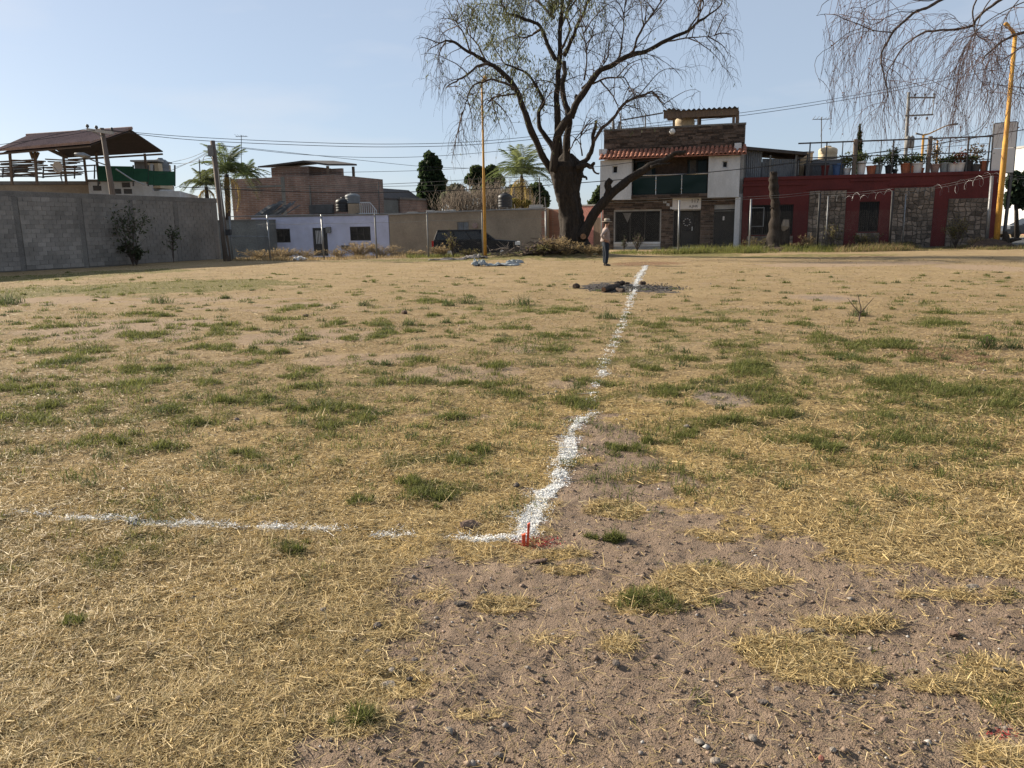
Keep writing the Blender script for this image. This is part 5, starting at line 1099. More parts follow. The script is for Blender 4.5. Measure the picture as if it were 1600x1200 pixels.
# ================================================================== tree whose twigs hang in from the top right
NY = 14.0
nt_ = empty('weeping_tree', (12.6, NY, 0), 'leafless weeping tree whose thin twigs hang in at the top right', 'tree')
def c8(*p): return [(1260 + a / 4.706, b / 4.706) for a, b in p]
qn = NY / F_PX
crown_base = (1830, -60)
NL = [
 (c8((2700, -200), (1900, -420), (1400, -180), (1000, -5), (900, 48), (800, 92), (700, 168), (630, 240), (572, 350), (548, 450), (575, 570), (600, 700)), 0, -.8, 5, .45),
 (c8((800, 90), (690, 88), (610, 115), (560, 150), (470, 190)), -.5, -.9, 1.1, .4), (c8((630, 240), (500, 225), (400, 182), (280, 146), (160, 96), (75, 120)), -.6, -1.6, 1.3, .4),
 (c8((470, 190), (330, 235), (180, 340), (90, 400), (62, 500), (95, 610)), -.9, -1.8, .8, .3), (c8((500, 228), (380, 240), (270, 290), (160, 390)), -.7, -.2, .8, .3),
 (c8((2700, 80), (2000, 130), (1600, 240), (1500, 270), (1400, 340), (1320, 410), (1292, 465)), .4, -.6, 4.5, 1.0), (c8((2100, 200), (1700, 300), (1600, 345), (1500, 402), (1370, 476)), .2, .8, 2.2, .6),
 (c8((2600, -300), (1900, -300), (1600, -100), (1430, 0), (1330, 62), (1250, 140), (1220, 190), (1100, 214), (950, 230), (850, 242), (720, 340), (640, 450), (590, 560), (600, 700), (560, 820)), .5, 1.6, 4.5, .4),
 (c8((1500, -300), (1250, 0), (1232, 180), (1262, 270), (1330, 296), (1400, 295)), .2, .6, 2.0, .4), (c8((1400, -60), (1300, 80), (1230, 300), (1220, 500), (1330, 660), (1300, 800)), .2, -.4, 1.4, .35),
 (c8((2000, 130), (1560, 350), (1450, 560), (1350, 720), (1340, 870), (1240, 1000), (1100, 1050)), 1.0, 2.0, 1.0, .5), (c8((1900, -100), (1500, 60), (1300, 180), (1180, 330), (1090, 520), (1080, 760)), .3, 1.2, 1.6, .35),
 (c8((1400, -200), (1050, -60), (900, 10), (640, -20), (460, 40), (400, 110)), -.4, -1.2, 1.6, .35), (c8((1300, -150), (900, -60), (600, -80), (300, -60), (130, 20), (90, 110)), -.6, -1.8, 1.5, .3),
 (c8((2500, 200), (1900, 320), (1700, 420), (1590, 560), (1560, 700)), 0, .5, 2.0, .4), (c8((1800, -200), (1600, -40), (1480, 100), (1420, 260), (1400, 420)), -.2, -.8, 1.4, .35)]
sk2 = []
for pix, d0, d1, r0, r1 in NL:
    P, rad = limb(nt_, pix, NY, d0, d1, r0 * qn * .62, r1 * qn * .7, mt['bark_grey'], n=6, wob=.06); sk2.append((P, rad))
top = Vector(sk2[0][0][0]); b0 = Vector((12.6, NY, -.1))
mb = MB(); mb.tube([b0, b0 + Vector((.05, 0, .5)), b0 + Vector((-.1, .1, 2.0)), b0.lerp(top, .62) + Vector((.1, 0, 0)), top, top + Vector((-.3, .2, .8))], [.34, .27, .23, .19, .10, .03], 10); mb.build('trunk', mt['bark'], nt_, smooth=True)
for i in (5, 7, 14):
    a_ = Vector(sk2[i][0][0]); mb = MB(); mb.tube([b0.lerp(top, .58), b0.lerp(top, .62).lerp(a_, .5) + Vector((0, 0, .15)), a_], [.10, .08, .06], 7); mb.build('limb', mt['bark_grey'], nt_, smooth=True)
B1, R1 = grow(sk2, 270, .5, 1.5, .10, .45, .55, 9, .3, (.0048, .0024), [1.2, 1, 1.6, 1, 1, .6, .7, 2.2, 1.4, 1.6, .5, 2.4, 1.2, 1, 1, 1.3]); s1 = [(b, r) for b, r in zip(B1, R1)]
B2, R2_ = grow(s1 + sk2, 1050, .35, 1.3, -.15, .9, .45, 8, .25, (.0030, .0018)); s2 = [(b, r) for b, r in zip(B2, R2_)]
B3, R3 = grow(s2, 800, .15, .6, -.2, .9, .5, 6, .2, (.0021, .0015))
def not_low(B, R_): k_ = B[..., 2].min(1) > 2.75; return B[k_], R_[k_]
B2, R2_ = not_low(B2, R2_); B3, R3 = not_low(B3, R3); B1, R1 = not_low(B1, R1)
B1, R1 = in_span(B1, R1, 1262, 9e4); B2, R2_ = in_span(B2, R2_, 1262, 9e4); B3, R3 = in_span(B3, R3, 1260, 9e4)
V1, F1 = tubes_np(B1, R1, 3); V2, F2 = tubes_np(B2, R2_, 3); V3, F3 = tubes_np(B3, R3, 3)
np_mesh('twigs', np.concatenate([V1, V2, V3]), np.concatenate([F1, F2 + len(V1), F3 + len(V1) + len(V2)]), mt['twig_red'], nt_, kind='stuff')
pts = B2[:, 3:].reshape(-1, 3); n_ = 650; C = pts[rng.choice(len(pts), n_)] + rng.normal(0, .012, (n_, 3)); Vq, Fq, t_ = leaf_cloud(C, .012, mixcol((.14, .06, .045), (.10, .07, .04), n_)); np_mesh('dry_leaves', Vq, Fq, mt['leaf'], nt_, tint=t_, kind='stuff')

# ================================================================== trees beyond the houses
def crown_tree(name, label, base, clumps, nl, ls, c1, c2, trunk_r, asp=.6, cat='tree', trunk_top=None, group=None, tmat='bark'):
    t_ = empty(name, base, label, cat, group); C = []; tot = sum(r[0] * r[1] for _, r in clumps)
    for c_, r_ in clumps:
        n_ = int(nl * r_[0] * r_[1] / tot); u_ = unit(n_) * (rng.random((n_, 1)) ** .45) * rng.uniform(.75, 1.12, (n_, 1)); C.append(np.array(c_) + u_ * np.array([r_[0], r_[0], r_[1]]))
    C = np.concatenate(C); Vq, Fq, tt_ = leaf_cloud(C, ls, mixcol(c1, c2, len(C), .3), asp=asp); np_mesh('crown', Vq, Fq, mt['leaf'], t_, tint=tt_, kind='stuff')
    tp = trunk_top or Vector(clumps[0][0]); mb = MB(); mb.tube([base, base.lerp(tp, .5) + Vector((.1, 0, 0)), tp], [trunk_r, trunk_r * .75, trunk_r * .4], 7); mb.build('trunk', mt[tmat], t_, smooth=True); return t_
def cl(px, py, Y, rx, ry, dy=0): return (at(px, py, Y + dy), (rx * Y / F_PX, ry * Y / F_PX))
dark = ((.020, .036, .016), (.040, .060, .024))
b_ = at(674, 330, 85); b_.z = -.5
crown_tree('conifer_tree', 'tall dark columnar conifer behind the tan house', b_, [cl(671, 247, 85, 7, 9), cl(676, 258, 85, 13, 14), cl(672, 275, 85, 16, 18), cl(676, 296, 85, 19, 18), cl(672, 314, 85, 19, 16), cl(686, 285, 85, 10, 12), cl(664, 262, 85, 9, 10), cl(690, 303, 85, 8, 10), cl(660, 300, 85, 8, 12), cl(678, 324, 85, 12, 8)], 6500, .24, *dark, .3)
b_ = at(760, 320, 95); b_.z = -.5
crown_tree('round_crowned_tree', 'dark lumpy round crowned tree behind the yellow lamp post', b_, [cl(745, 267, 95, 9, 7), cl(768, 268, 95, 10, 8), cl(738, 280, 95, 10, 8), cl(776, 282, 95, 11, 9), cl(756, 280, 95, 13, 12), cl(760, 298, 95, 22, 12)], 4200, .28, (.03, .05, .02), (.06, .075, .03), .35)
b_ = at(712, 325, 80); b_.z = -.5
crown_tree('grey_green_bush', 'grey green loose bush right of the dark conifer', b_, [cl(712, 298, 80, 14, 10), cl(700, 310, 80, 12, 10), cl(724, 310, 80, 14, 10)], 2200, .16, (.075, .085, .05), (.11, .11, .07), .15, cat='bush')
for i, (px, py, rx, ry, lab) in enumerate(((805, 305, 22, 14, 'dark green tree between the palm and the bare brush'), (838, 308, 18, 18, 'dark green tree right of the single palm'), (640, 322, 11, 8, 'small low tree left of the tall conifer'))):
    b_ = at(px, 330, 90); b_.z = -.5; crown_tree('far_tree', lab, b_, [cl(px, py, 90, rx, ry), cl(px - rx * .5, py + 8, 90, rx * .7, ry * .8), cl(px + rx * .5, py + 6, 90, rx * .7, ry * .8), cl(px + 2, py - ry * .7, 90, rx * .5, ry * .5)], 2600, .22, (.035, .055, .022), (.06, .08, .035), .2, group='trees beyond the low houses')
b_ = at(932, 305, 70); b_.z = 0
crown_tree('leafy_tree', 'small leafy tree seen between the big trunk and white house wall', b_, [cl(934, 306, 70, 8, 9), cl(928, 318, 70, 9, 8), cl(938, 296, 70, 5, 6)], 1200, .14, (.05, .075, .03), (.08, .10, .04), .12)
b_ = at(803, 318, 57); b_.z = 2.4
crown_tree('yellow_shrub', 'yellowish shrub at the foot of the single palm', b_, [cl(803, 317, 62, 11, 6), cl(820, 318, 62, 9, 5)], 800, .12, (.20, .17, .04), (.14, .13, .04), .06, cat='shrub')
# leafless brown brush
bs = empty('bare_brush', at(765, 325, 72), 'mass of leafless brown brush behind the tan house roof', 'brush'); bs.location.z = -.5
S = []; 
for i in range(260):
    px = rng.uniform(690, 828); p = at(px, 330, rng.uniform(70, 76)); h = (330 - (292 + 16 * abs((px - 760) / 65) ** 1.5 + rng.uniform(-7, 14))) / F_PX * 73 + 1.5; S.append((np.stack([np.linspace(p.x, p.x + rng.normal(0, .6), 6), np.full(6, p.y), np.linspace(-.5, 1.2 + h * .9, 6)], 1), np.full(6, .03)))
B2, R2_ = grow(S, 2400, .6, 1.8, .5, .1, .7, 5, .4, (.02, .008)); V0, F0 = tubes_np(np.stack([s[0] for s in S]), np.full((len(S), 6), .028), 3); V2, F2 = tubes_np(B2, R2_, 3)
np_mesh('stems', np.concatenate([V0, V2]), np.concatenate([F0, F2 + len(V0)]), M('brush_stem', (.20, .16, .12), (.14, .11, .085)), bs, kind='stuff')
b_ = at(1344, 270, 100); b_.z = 0
crown_tree('cypress_tree', 'thin dark pointed cypress beyond the red house roof', b_, [cl(1343.5, 199, 100, .9, 6), cl(1343, 212, 100, 2.2, 9), cl(1342.5, 228, 100, 3.4, 12), cl(1342.5, 246, 100, 4.2, 14), cl(1342, 262, 100, 4.2, 12)], 2400, .14, *dark, .15)
b_ = at(1593, 340, 58); b_.z = 0
crown_tree('dark_tree', 'dark drooping tree between the red house and the white building', b_, [cl(1583, 283, 58, 9, 16), cl(1590, 300, 58, 13, 12), cl(1580, 310, 58, 10, 9), cl(1595, 318, 58, 5, 8), cl(1574, 318, 58, 4, 8), cl(1600, 290, 58, 12, 20)], 3600, .15, (.03, .05, .025), (.05, .07, .035), .18)

# palms: every frond a part
def frond_np(L_, nleaf, ll, w_, droop):
    t = np.linspace(0, 1, 9); x = L_ * t * (1 - .12 * t * t); z = L_ * (.30 * t - droop * t ** 2.4); V = []; Fq = []
    R_ = np.stack([x, 0 * x, z], 1)
    for i in range(8):
        a, b = R_[i], R_[i + 1]; o = len(V); wd = .035 * (1 - t[i] * .8); V += [a + [0, -wd, 0], a + [0, wd, 0], b + [0, wd, 0], b + [0, -wd, 0]]; Fq.append((o, o + 1, o + 2, o + 3))
    for i in range(nleaf):
        f = .12 + .88 * i / nleaf; p = np.array([np.interp(f, t, R_[:, k_]) for k_ in range(3)]); l_ = ll * (math.sin(math.pi * (f * .85 + .12)) ** .7) * rng.uniform(.85, 1.1)
        for s in (-1, 1):
            d = np.array([.45, s * .8, -.35 + rng.normal(0, .12)]); d /= np.linalg.norm(d); tip = p + d * l_ + np.array([0, 0, -.28 * l_]); mid = p + d * l_ * .5; wv = np.array([w_, 0, .2 * w_]); o = len(V)
            V += [p - wv * .5, p + wv * .5, mid + wv, mid - wv]; Fq.append((o, o + 1, o + 2, o + 3)); o = len(V); V += [mid - wv, mid + wv, tip + wv * .15, tip - wv * .15]; Fq.append((o, o + 1, o + 2, o + 3))
    return np.array(V), np.array(Fq)
def palm(label, base, top, nf, L_, c1, c2, dead=3, tr=.14):
    t_ = empty('palm_tree', base, label, 'palm tree', 'feather palms behind the houses'); mb = MB(); n_ = 9
    mb.tube([base.lerp(top, i / (n_ - 1)) for i in range(n_)], [tr * (1.25 - .35 * i / (n_ - 1)) * (1.06 if i % 2 else .97) for i in range(n_)], 9); mb.build('trunk', mt['bark_grey'], t_, smooth=True)
    for i in range(nf):
        dr = rng.uniform(.7, 1.5) if i >= nf // 3 else rng.uniform(.3, .7); Vq, Fq = frond_np(L_ * rng.uniform(.8, 1.1), 30, L_ * .24, .022, dr); el = rng.uniform(.25, .85) if i >= nf // 3 else rng.uniform(.9, 1.35)
        a = 2 * math.pi * i * .382 + rng.normal(0, .15); m_ = np.array(Matrix.Rotation(a, 3, 'Z') @ Matrix.Rotation(-el, 3, 'Y')); Vq = Vq @ m_.T + np.array(top)
        n_ = len(Vq); np_mesh('frond', Vq, Fq, mt['leaf'], t_, tint=mixcol(c1, c2, 1, .2).repeat(n_, 0) * rng.uniform(.85, 1.15, (n_, 1)))
    for i in range(dead):
        Vq, Fq = frond_np(L_ * .7, 16, L_ * .25, .03, 1.4); m_ = np.array(Matrix.Rotation(rng.uniform(0, 6.28), 3, 'Z') @ Matrix.Rotation(.5, 3, 'Y')); np_mesh('dead_frond', Vq @ m_.T + np.array(top) - np.array([0, 0, .2]), Fq, mt['leaf'], t_, tint=np.tile([.30, .22, .08], (len(Vq), 1)))
    return t_
b_ = at(817, 325, 62); b_.z = 1; palm('single palm with arching fronds left of the big tree trunk', b_, at(815, 274, 62), 30, 2.9, (.10, .13, .045), (.15, .17, .07), 7)
b_ = at(352, 320, 66); b_.z = -.5; palm('taller palm behind the wooden corner post', b_, at(354, 272, 66), 30, 3.0, (.075, .10, .035), (.11, .13, .05), 6, .2)
b_ = at(325, 325, 66); b_.z = -.5; palm('lower palm left of the wooden corner post', b_, at(322, 291, 66), 22, 2.0, (.09, .11, .045), (.13, .14, .06), 4, .16)
b_ = at(390, 320, 70); b_.z = -.5; palm('small palm showing over the brick house left corner', b_, at(386, 276, 73.5), 20, 1.9, (.06, .09, .035), (.09, .11, .045), 2, .16)

# ================================================================== shrubs and weeds by wall, fence and houses
def stem_bush(name, label, px, Y, h, w_, nst, nl, c1, c2, ls=.05, cat='bush', mat='twig', z=0, group=None):
    p = at(px, 385, Y); b = Vector((p.x, Y, gz1(p.x, Y) + z)); t_ = empty(name, b, label, cat, group)
    S = []
    for i in range(nst):
        a = rng.uniform(0, 6.28); d = np.array([math.cos(a) * w_ * rng.uniform(.1, 1), math.sin(a) * w_ * .6 * rng.random(), h * rng.uniform(.6, 1)]); tt_ = np.linspace(0, 1, 6)[:, None]; S.append((np.array(b) + d * tt_ + np.array([d[0] * .3, d[1] * .3, 0]) * tt_ ** 2, np.full(6, .01)))
    V0, F0 = tubes_np(np.stack([s[0] for s in S]), np.tile(np.linspace(.016, .006, 6), (nst, 1)), 3); B_, R_ = grow(S, nst * 5, .15 * h, .4 * h, .3, .2, .7, 5, .3, (.008, .004)); V2, F2 = tubes_np(B_, R_, 3)
    np_mesh('stems', np.concatenate([V0, V2]), np.concatenate([F0, F2 + len(V0)]), mt[mat], t_, kind='stuff')
    if nl:
        pts = np.concatenate([B_[:, 1:].reshape(-1, 3)]); C = pts[rng.choice(len(pts), nl)] + rng.normal(0, .05 * h, (nl, 3)); C[:, 2] = np.maximum(C[:, 2], b.z + .02); Vq, Fq, tc_ = leaf_cloud(C, ls, mixcol(c1, c2, nl, .3)); np_mesh('leaves', Vq, Fq, mt['leaf'], t_, tint=tc_, kind='stuff')
    return t_
# climbing shrubs against the block wall
def on_wall(px, d): u = u_of(px); return WP(u, 0, d)
for px, py0, h, w_, nst, nl, lab in ((178, 320, 2.7, .6, 12, 420, 'sparse dark shrub growing up the middle of the block wall'), (244, 360, 1.8, .35, 7, 120, 'thin dark shrub near the far end of the block wall'), (184, 390, .9, .5, 14, 520, 'low dense dark bush at the foot of the block wall')):
    p = on_wall(px, .45); t_ = stem_bush('wall_shrub', lab, 800 + (p.x / p.y) * F_PX, p.y, h, w_, nst, nl, (.055, .07, .035), (.09, .10, .055), .055, 'shrub')
mt['straw_stem'] = M('straw_stem', (.33, .245, .13), (.22, .155, .08), 4)
dryc = ((.34, .26, .135), (.22, .155, .08)); olive = ((.12, .12, .045), (.19, .15, .06))
for px, Y, h, w_, n1_, n2_, cc, lab in ((438, 43.6, .75, 1.0, 40, 700, dryc, 'dry brown weeds at the foot of the fence by the left lilac window'), (405, 43.2, .6, 1.0, 30, 500, dryc, 'dry brown weeds beside the grey shed'), (478, 43.4, .6, .8, 26, 400, dryc, 'dry brown weeds left of the lilac house door'),
    (560, 43.3, 1.0, 1.1, 50, 900, dryc, 'tall dry brown weeds under the right lilac window'), (595, 43.2, .85, .9, 36, 600, dryc, 'dry brown weeds at the corner between lilac and tan houses'), (530, 43.2, .6, .7, 24, 380, dryc, 'low dry weeds right of the lilac house door'), (640, 43.0, .45, 1.2, 36, 500, dryc, 'low dry weeds in front of the tan house left end'),
    (688, 41.5, .7, .6, 30, 420, dryc, 'dry yellow weeds hiding the back wheel of the dark car'), (708, 41.0, 1.15, .35, 9, 220, olive, 'loose olive shrub in front of the dark car'), (730, 41.0, .4, .6, 18, 260, olive, 'low olive weeds beside the yellow lamp post'),
    (868, 39.0, .95, .8, 40, 1100, dryc, 'yellowish dry brush on the mound left of the big trunk'), (850, 38.6, .5, .8, 26, 700, olive, 'green weeds on the mound slope'), (885, 38.6, .8, .9, 34, 900, dryc, 'dry brush at the foot of the big trunk'), (922, 38.4, .65, .6, 26, 600, dryc, 'reddish dry weeds between trunk and standing man'), (938, 38.8, .55, .5, 22, 420, dryc, 'dry weeds behind the standing man'),
    (975, 47.2, .75, .18, 7, 90, ((.03, .05, .02), (.05, .07, .03)), 'small dark potted style plant by the white plinth'), (996, 47.0, .9, .35, 12, 160, ((.05, .06, .03), (.08, .085, .04)), 'spiky plant by the white plinth'), (1263, 44.6, .95, .4, 22, 320, dryc, 'dry straw weeds beside the first stone panel'),
    (1303, 44.3, 1.3, .45, 9, 380, olive, 'young olive bush in front of the first stone panel'), (1350, 44.3, .8, .9, 30, 640, olive, 'low weeds below the barred red house window'), (1382, 43.8, .5, .5, 18, 260, dryc, 'dry weeds at the dark fence post'), (1493, 43.6, 1.5, .55, 12, 900, olive, 'upright olive bush in front of the last stone panel'), (1537, 43.0, .7, .9, 34, 560, dryc, 'dry weeds round the foot of the right yellow pole'),
    (1230, 44.6, .5, .7, 26, 360, dryc, 'dry weeds right of the cut tree trunk'), (1180, 44.4, .6, .8, 26, 420, olive, 'weeds left of the cut tree trunk'), (1560, 43.2, .55, .6, 20, 300, dryc, 'dry weeds left of the dark stump'), (1415, 44.2, .4, .7, 24, 320, olive, 'low weeds at the second stone panel')):
    stem_bush('weed_clump', lab, px, Y, h * (.8 if cc is dryc else 1), w_, int(n1_ * 1.6), int(n2_ * (.5 if cc is dryc else .8)), *cc, .032, 'weeds', 'straw_stem' if cc is dryc else 'twig', group='weeds along the fence')
# tall grass along the fence line: one mass
GX2, Yv, Lv = [], [], []
x = rng.uniform(-15, 31, 46000); y = rng.uniform(40.6, 45.0, 46000); fx = 800 + x / y * F_PX
dens = .25 + .75 * sstep(.35, .6, fbm(x, y, 3, .5)); hh = np.where((fx > 1020) & (fx < 1420), .33, .18) * rng.uniform(.4, 1.2, len(x)) * (.3 + 1.1 * sstep(.35, .62, fbm(x + 50, y, 3, .9))); kp = rng.random(len(x)) < dens * np.where(fx < 640, .6, 1); x, y, hh, fx = x[kp], y[kp], hh[kp], fx[kp]
cg = mixcol((.13, .155, .035), (.19, .175, .06), len(x), .3); dr = (fx < 640) | (fx > 1300) & (rng.random(len(x)) < .6); cg[dr] = mixcol(*dryc, dr.sum(), .3)
Vq, Fq, t_ = blades(x, y, gz(x, y), hh, np.full(len(x), .022), rng.uniform(0, 6.28, len(x)), rng.uniform(.7, 1.5, len(x)), rng.uniform(.1, .7, len(x)), cg, .15); o = np_mesh('verge_grass', Vq, Fq, mt['leaf'], tint=t_, kind='stuff'); o['label'] = 'long grass growing along the foot of the fence'
# leafy young plant and bare stem in the field
for px, py, rp, nm, lab in ((1540, 545, 13, 'leafy_plant', 'bright green broad leaved plant in the right of the field'),):
    p = G(px, py); t_ = empty(nm, p, lab, 'plant'); ds_ = p.length / F_PX; mb = MB()
    for i in range(7):
        a = rng.uniform(0, 6.28); d = Vector((math.cos(a) * .6, math.sin(a) * .6, 1)) * rp * ds_ * rng.uniform(.9, 1.6)
        mb = MB(); mb.tube([p, p + d * .6, p + d], [.008, .006, .003], 4); st = mb.build('stem', mt['twig'], t_)
        for j in range(6):
            c_ = p + d * (.35 + .12 * j); aa = rng.uniform(0, 6.28); l_ = rp * ds_ * .55; e = Vector((math.cos(aa), math.sin(aa), .35)) * l_; s_ = Vector((-math.sin(aa), math.cos(aa), 0)) * l_ * .28
            np_mesh('leaf', [c_, c_ + e * .5 + s_, c_ + e, c_ + e * .5 - s_], [[0, 1, 2, 3]], mt['leaf'], st, tint=mixcol((.13, .18, .03), (.09, .14, .025), 1).repeat(4, 0), kind='stuff')
p = G(1342, 502); t_ = empty('dead_twig', p, 'dead bare forked twig sticking up in the field', 'twig')
mb = MB(); mb.tube([p, p + Vector((.02, 0, .2)), p + Vector((-.05, 0, .42))], [.012, .009, .004], 5); mb.build('stem', mt['twig'], t_)
for s_ in (-1, 1): mb = MB(); mb.tube([p + Vector((.01, 0, .12)), p + Vector((.12 * s_, 0, .26)), p + Vector((.2 * s_, 0, .36))], [.008, .006, .003], 5); mb.build('branch', mt['twig'], t_)
# ================================================================== chain link fence
def fence(name, label, posts, toprail, mesh_to, pm):
    f = empty(name, Vector((at(posts[0][0], 385, posts[0][1]).x, posts[0][1], 0)), label, 'fence'); tops = []; bots = []
    for px, Y, ptop, ml, r in posts:
        p = at(px, 385, Y); tp = at(px + (px - 800) * .006 - 1, ptop, Y); b = Vector((p.x, Y, gz1(p.x, Y) - .25)); tp.x = p.x + (tp.x - p.x) * .3; mb = MB(); mb.tube([b, tp], r, 6); mb.build('post', mt[ml], f, smooth=True); tops.append(tp); bots.append(b + Vector((0, 0, .3)))
    for i in range(len(tops) - 1):
        a, b = tops[i], tops[i + 1]
        if toprail: mb = MB(); mb.tube([a - Vector((0, 0, .02)), b - Vector((0, 0, .02))], .022, 5); mb.build('top_rail', mt[pm], f)
        for dz in (.12, .0) if not toprail else (-.45,):
            mid = a.lerp(b, .5) + Vector((0, 0, dz - .05)); mb = MB(); mb.tube([a + Vector((0, 0, dz)), mid, b + Vector((0, 0, dz))], .008, 3); mb.build('barbed_wire', mt['galv_dull'], f)
        ln = (b - a).length; h = mesh_to; n_ = int((ln + h) / .11); P0, P1 = [], []
        for k_ in range(n_):
            for s in (1, -1):
                u0 = -h + k_ * .11; u1 = u0 + h; z0, z1 = 0., h
                if s < 0: u0, u1 = u1, u0
                ua, ub_, za, zb = u0, u1, z0, z1
                for _ in range(2):
                    (ua, za, ub_, zb) = (ub_, zb, ua, za)
                    if ua < 0 and ub_ != ua: t_ = -ua / (ub_ - ua); za += (zb - za) * t_; ua = 0
                    if ua > ln and ub_ != ua: t_ = (ln - ua) / (ub_ - ua); za += (zb - za) * t_; ua = ln
                if abs(ua - ub_) < .02: continue
                q0 = bots[i].lerp(bots[i + 1], ua / ln); q1 = bots[i].lerp(bots[i + 1], ub_ / ln); P0.append((q0.x, q0.y, q0.z + za)); P1.append((q1.x, q1.y, q1.z + zb))
        P = np.stack([np.array(P0), np.array(P1)], 1); Vq, Fq = tubes_np(P, np.full((len(P), 2), .0008), 3); np_mesh('wire_mesh', Vq, Fq, mt['galv_dull'], f, kind='stuff')
    return f, tops
fl, tl_ = fence('chain_link_fence', 'left chain link fence with top rail in front of the lilac and tan houses', [(362, 42.2, 338, 'galv', .04), (421, 41.7, 336, 'galv', .045), (505, 41.2, 335, 'galv', .045), (588, 41.0, 334, 'galv_dull', .045), (669, 41.0, 331, 'galv_dull', .045), (754.5, 41.2, 328, 'galv_dull', .045), (853, 41.8, 327, 'galv', .045)], True, 1.9, 'galv')
mb = MB(); a_, b_ = at(357, 369.5, 42.15), at(419, 369.5, 41.75); mb.tube([a_, b_], .03, 5); mb.build('middle_rail', mt['galv'], fl)
fr_, tr2 = fence('chain_link_fence', 'right chain link fence with barbed wire in front of the stone and red houses', [(940, 42.3, 316, 'galv_dull', .04), (1060, 42.6, 313, 'galv', .05), (1171, 43.4, 311, 'galv', .05), (1277, 43.6, 302, 'ironblack', .06), (1290, 44.4, 306, 'galv', .03), (1389.5, 43.4, 298, 'ironblack', .06), (1410, 44.2, 303, 'galv', .035), (1541, 43.0, 275, 'galv', .085), (1720, 44.0, 290, 'galv', .06)], False, 2.1, 'galv')
for i in range(3, 8):                           # loose coils of razor wire along the top
    a, b = tr2[i], tr2[i + 1]; ln = (b - a).length
    if ln < 2.2: continue
    n_ = int(ln * 26); s0 = rng.uniform(0, 6); pts = []
    for k_ in range(n_):
        f = k_ / (n_ - 1); r_ = (.27 if i == 6 else .16) + .09 * math.sin(f * 23 + i); th = k_ * .62 + s0; pts.append(a.lerp(b, f) + Vector((0, math.cos(th) * r_, math.sin(th) * r_ - .05 - .15 * math.sin(math.pi * f))))
    mb = MB(); mb.tube(pts, .0045, 3); mb.build('razor_coil', mt['galv'], fr_)

# ================================================================== poles and lamps
def ins(mb, p, s=1): mb.lathe(p, [(.03 * s, 0), (.03 * s, .06 * s), (.07 * s, .08 * s), (.07 * s, .15 * s), (.04 * s, .2 * s)], 7)
up1 = empty('utility_pole', at(177, 320, 47), 'leaning wooden utility pole with crossarm behind the block wall', 'utility pole'); up1.location.z = 0
pa, pb = at(159, 200, 47), at(177, 310, 47); pc = pb + (pb - pa) * .62; pc.z = -.1
mb = MB(); mb.tube([pc, pb, pa], [.19, .17, .12], 9); mb.build('pole', mt['woodpole'], up1, smooth=True)
mb = MB(); mb.bar(at(136, 202.5, 46.8), at(177, 208, 46.8), .14, .16); mb.build('crossarm', mt['concrete_pale'], up1)
for px, py in ((137, 201.5), (151, 203.5), (175, 206.5)): mb = MB(); ins(mb, at(px, py, 46.85), 1.3); mb.build('insulator', mt['steel'], up1)
mb = MB(); mb.bar(at(142, 204, 46.85), at(161, 214, 46.9), .05); mb.build('arm_brace', mt['galv_dull'], up1)
sl = empty('street_lamp', at(166, 255, 46.6), 'old grey street lamp reaching left from the leaning pole', 'street lamp')
mb = MB(); mb.tube([at(166, 258, 46.8), at(153, 253.5, 45.9), at(131, 245, 44.8)], .035, 6); mb.build('arm', mt['galv_dull'], sl)
mb = MB(); c_ = at(125, 242.5, 44.5); mb.tube([c_ + Vector((.42, .3, -.05)), c_ + Vector((.15, .1, .0)), c_ + Vector((-.25, -.1, .04))], [.05, .15, .08], 8); mb.build('lamp_head', mt['galv'], sl, smooth=True)
mb = MB(); mb.tube([at(181, 264, 46.8), at(207, 281, 46.5), at(226, 289, 46.3)], .04, 6); mb.build('bent_pipe', mt['galv'], up1)
up2 = empty('utility_pole', at(355, 400, 41.2), 'weathered wooden corner pole with meter box at the end of the block wall', 'utility pole'); up2.location.z = 0
pa, pb = at(332, 220, 41.3), at(355, 400, 41.0); pb.z = -.2; mb = MB(); mb.tube([pb, pb.lerp(pa, .35), pa], [.21, .17, .12], 9); mb.build('pole', mt['woodpole'], up2, smooth=True)
mb = MB(); p = at(329.5, 235, 41.1); mb.box(p.x - .12, p.x + .12, 40.95, 41.15, p.z - .3, p.z + .25); mb.build('junction_box', mt['galv_dull'], up2, bevel=.02)
mb = MB(); c_ = at(324.5, 250.5, 41.1); mb.tube([c_ + Vector((math.cos(a) * .24, .02 * math.sin(3 * a), math.sin(a) * .24)) for a in np.linspace(0, 2 * math.pi * 1.95, 40)], .016, 4); mb.build('cable_coil', mt['wire'], up2)
mb = MB(); mb.tube([at(341, 262, 41.0), at(352, 370, 40.8), at(357, 400, 40.8)], .03, 5); mb.build('conduit', mt['galv_dull'], up2)
mb = MB(); p = at(357, 363, 40.7); mb.box(p.x - .12, p.x + .12, 40.6, 40.85, p.z - .15, p.z + .15); mb.build('meter_box', mt['black'], up2)
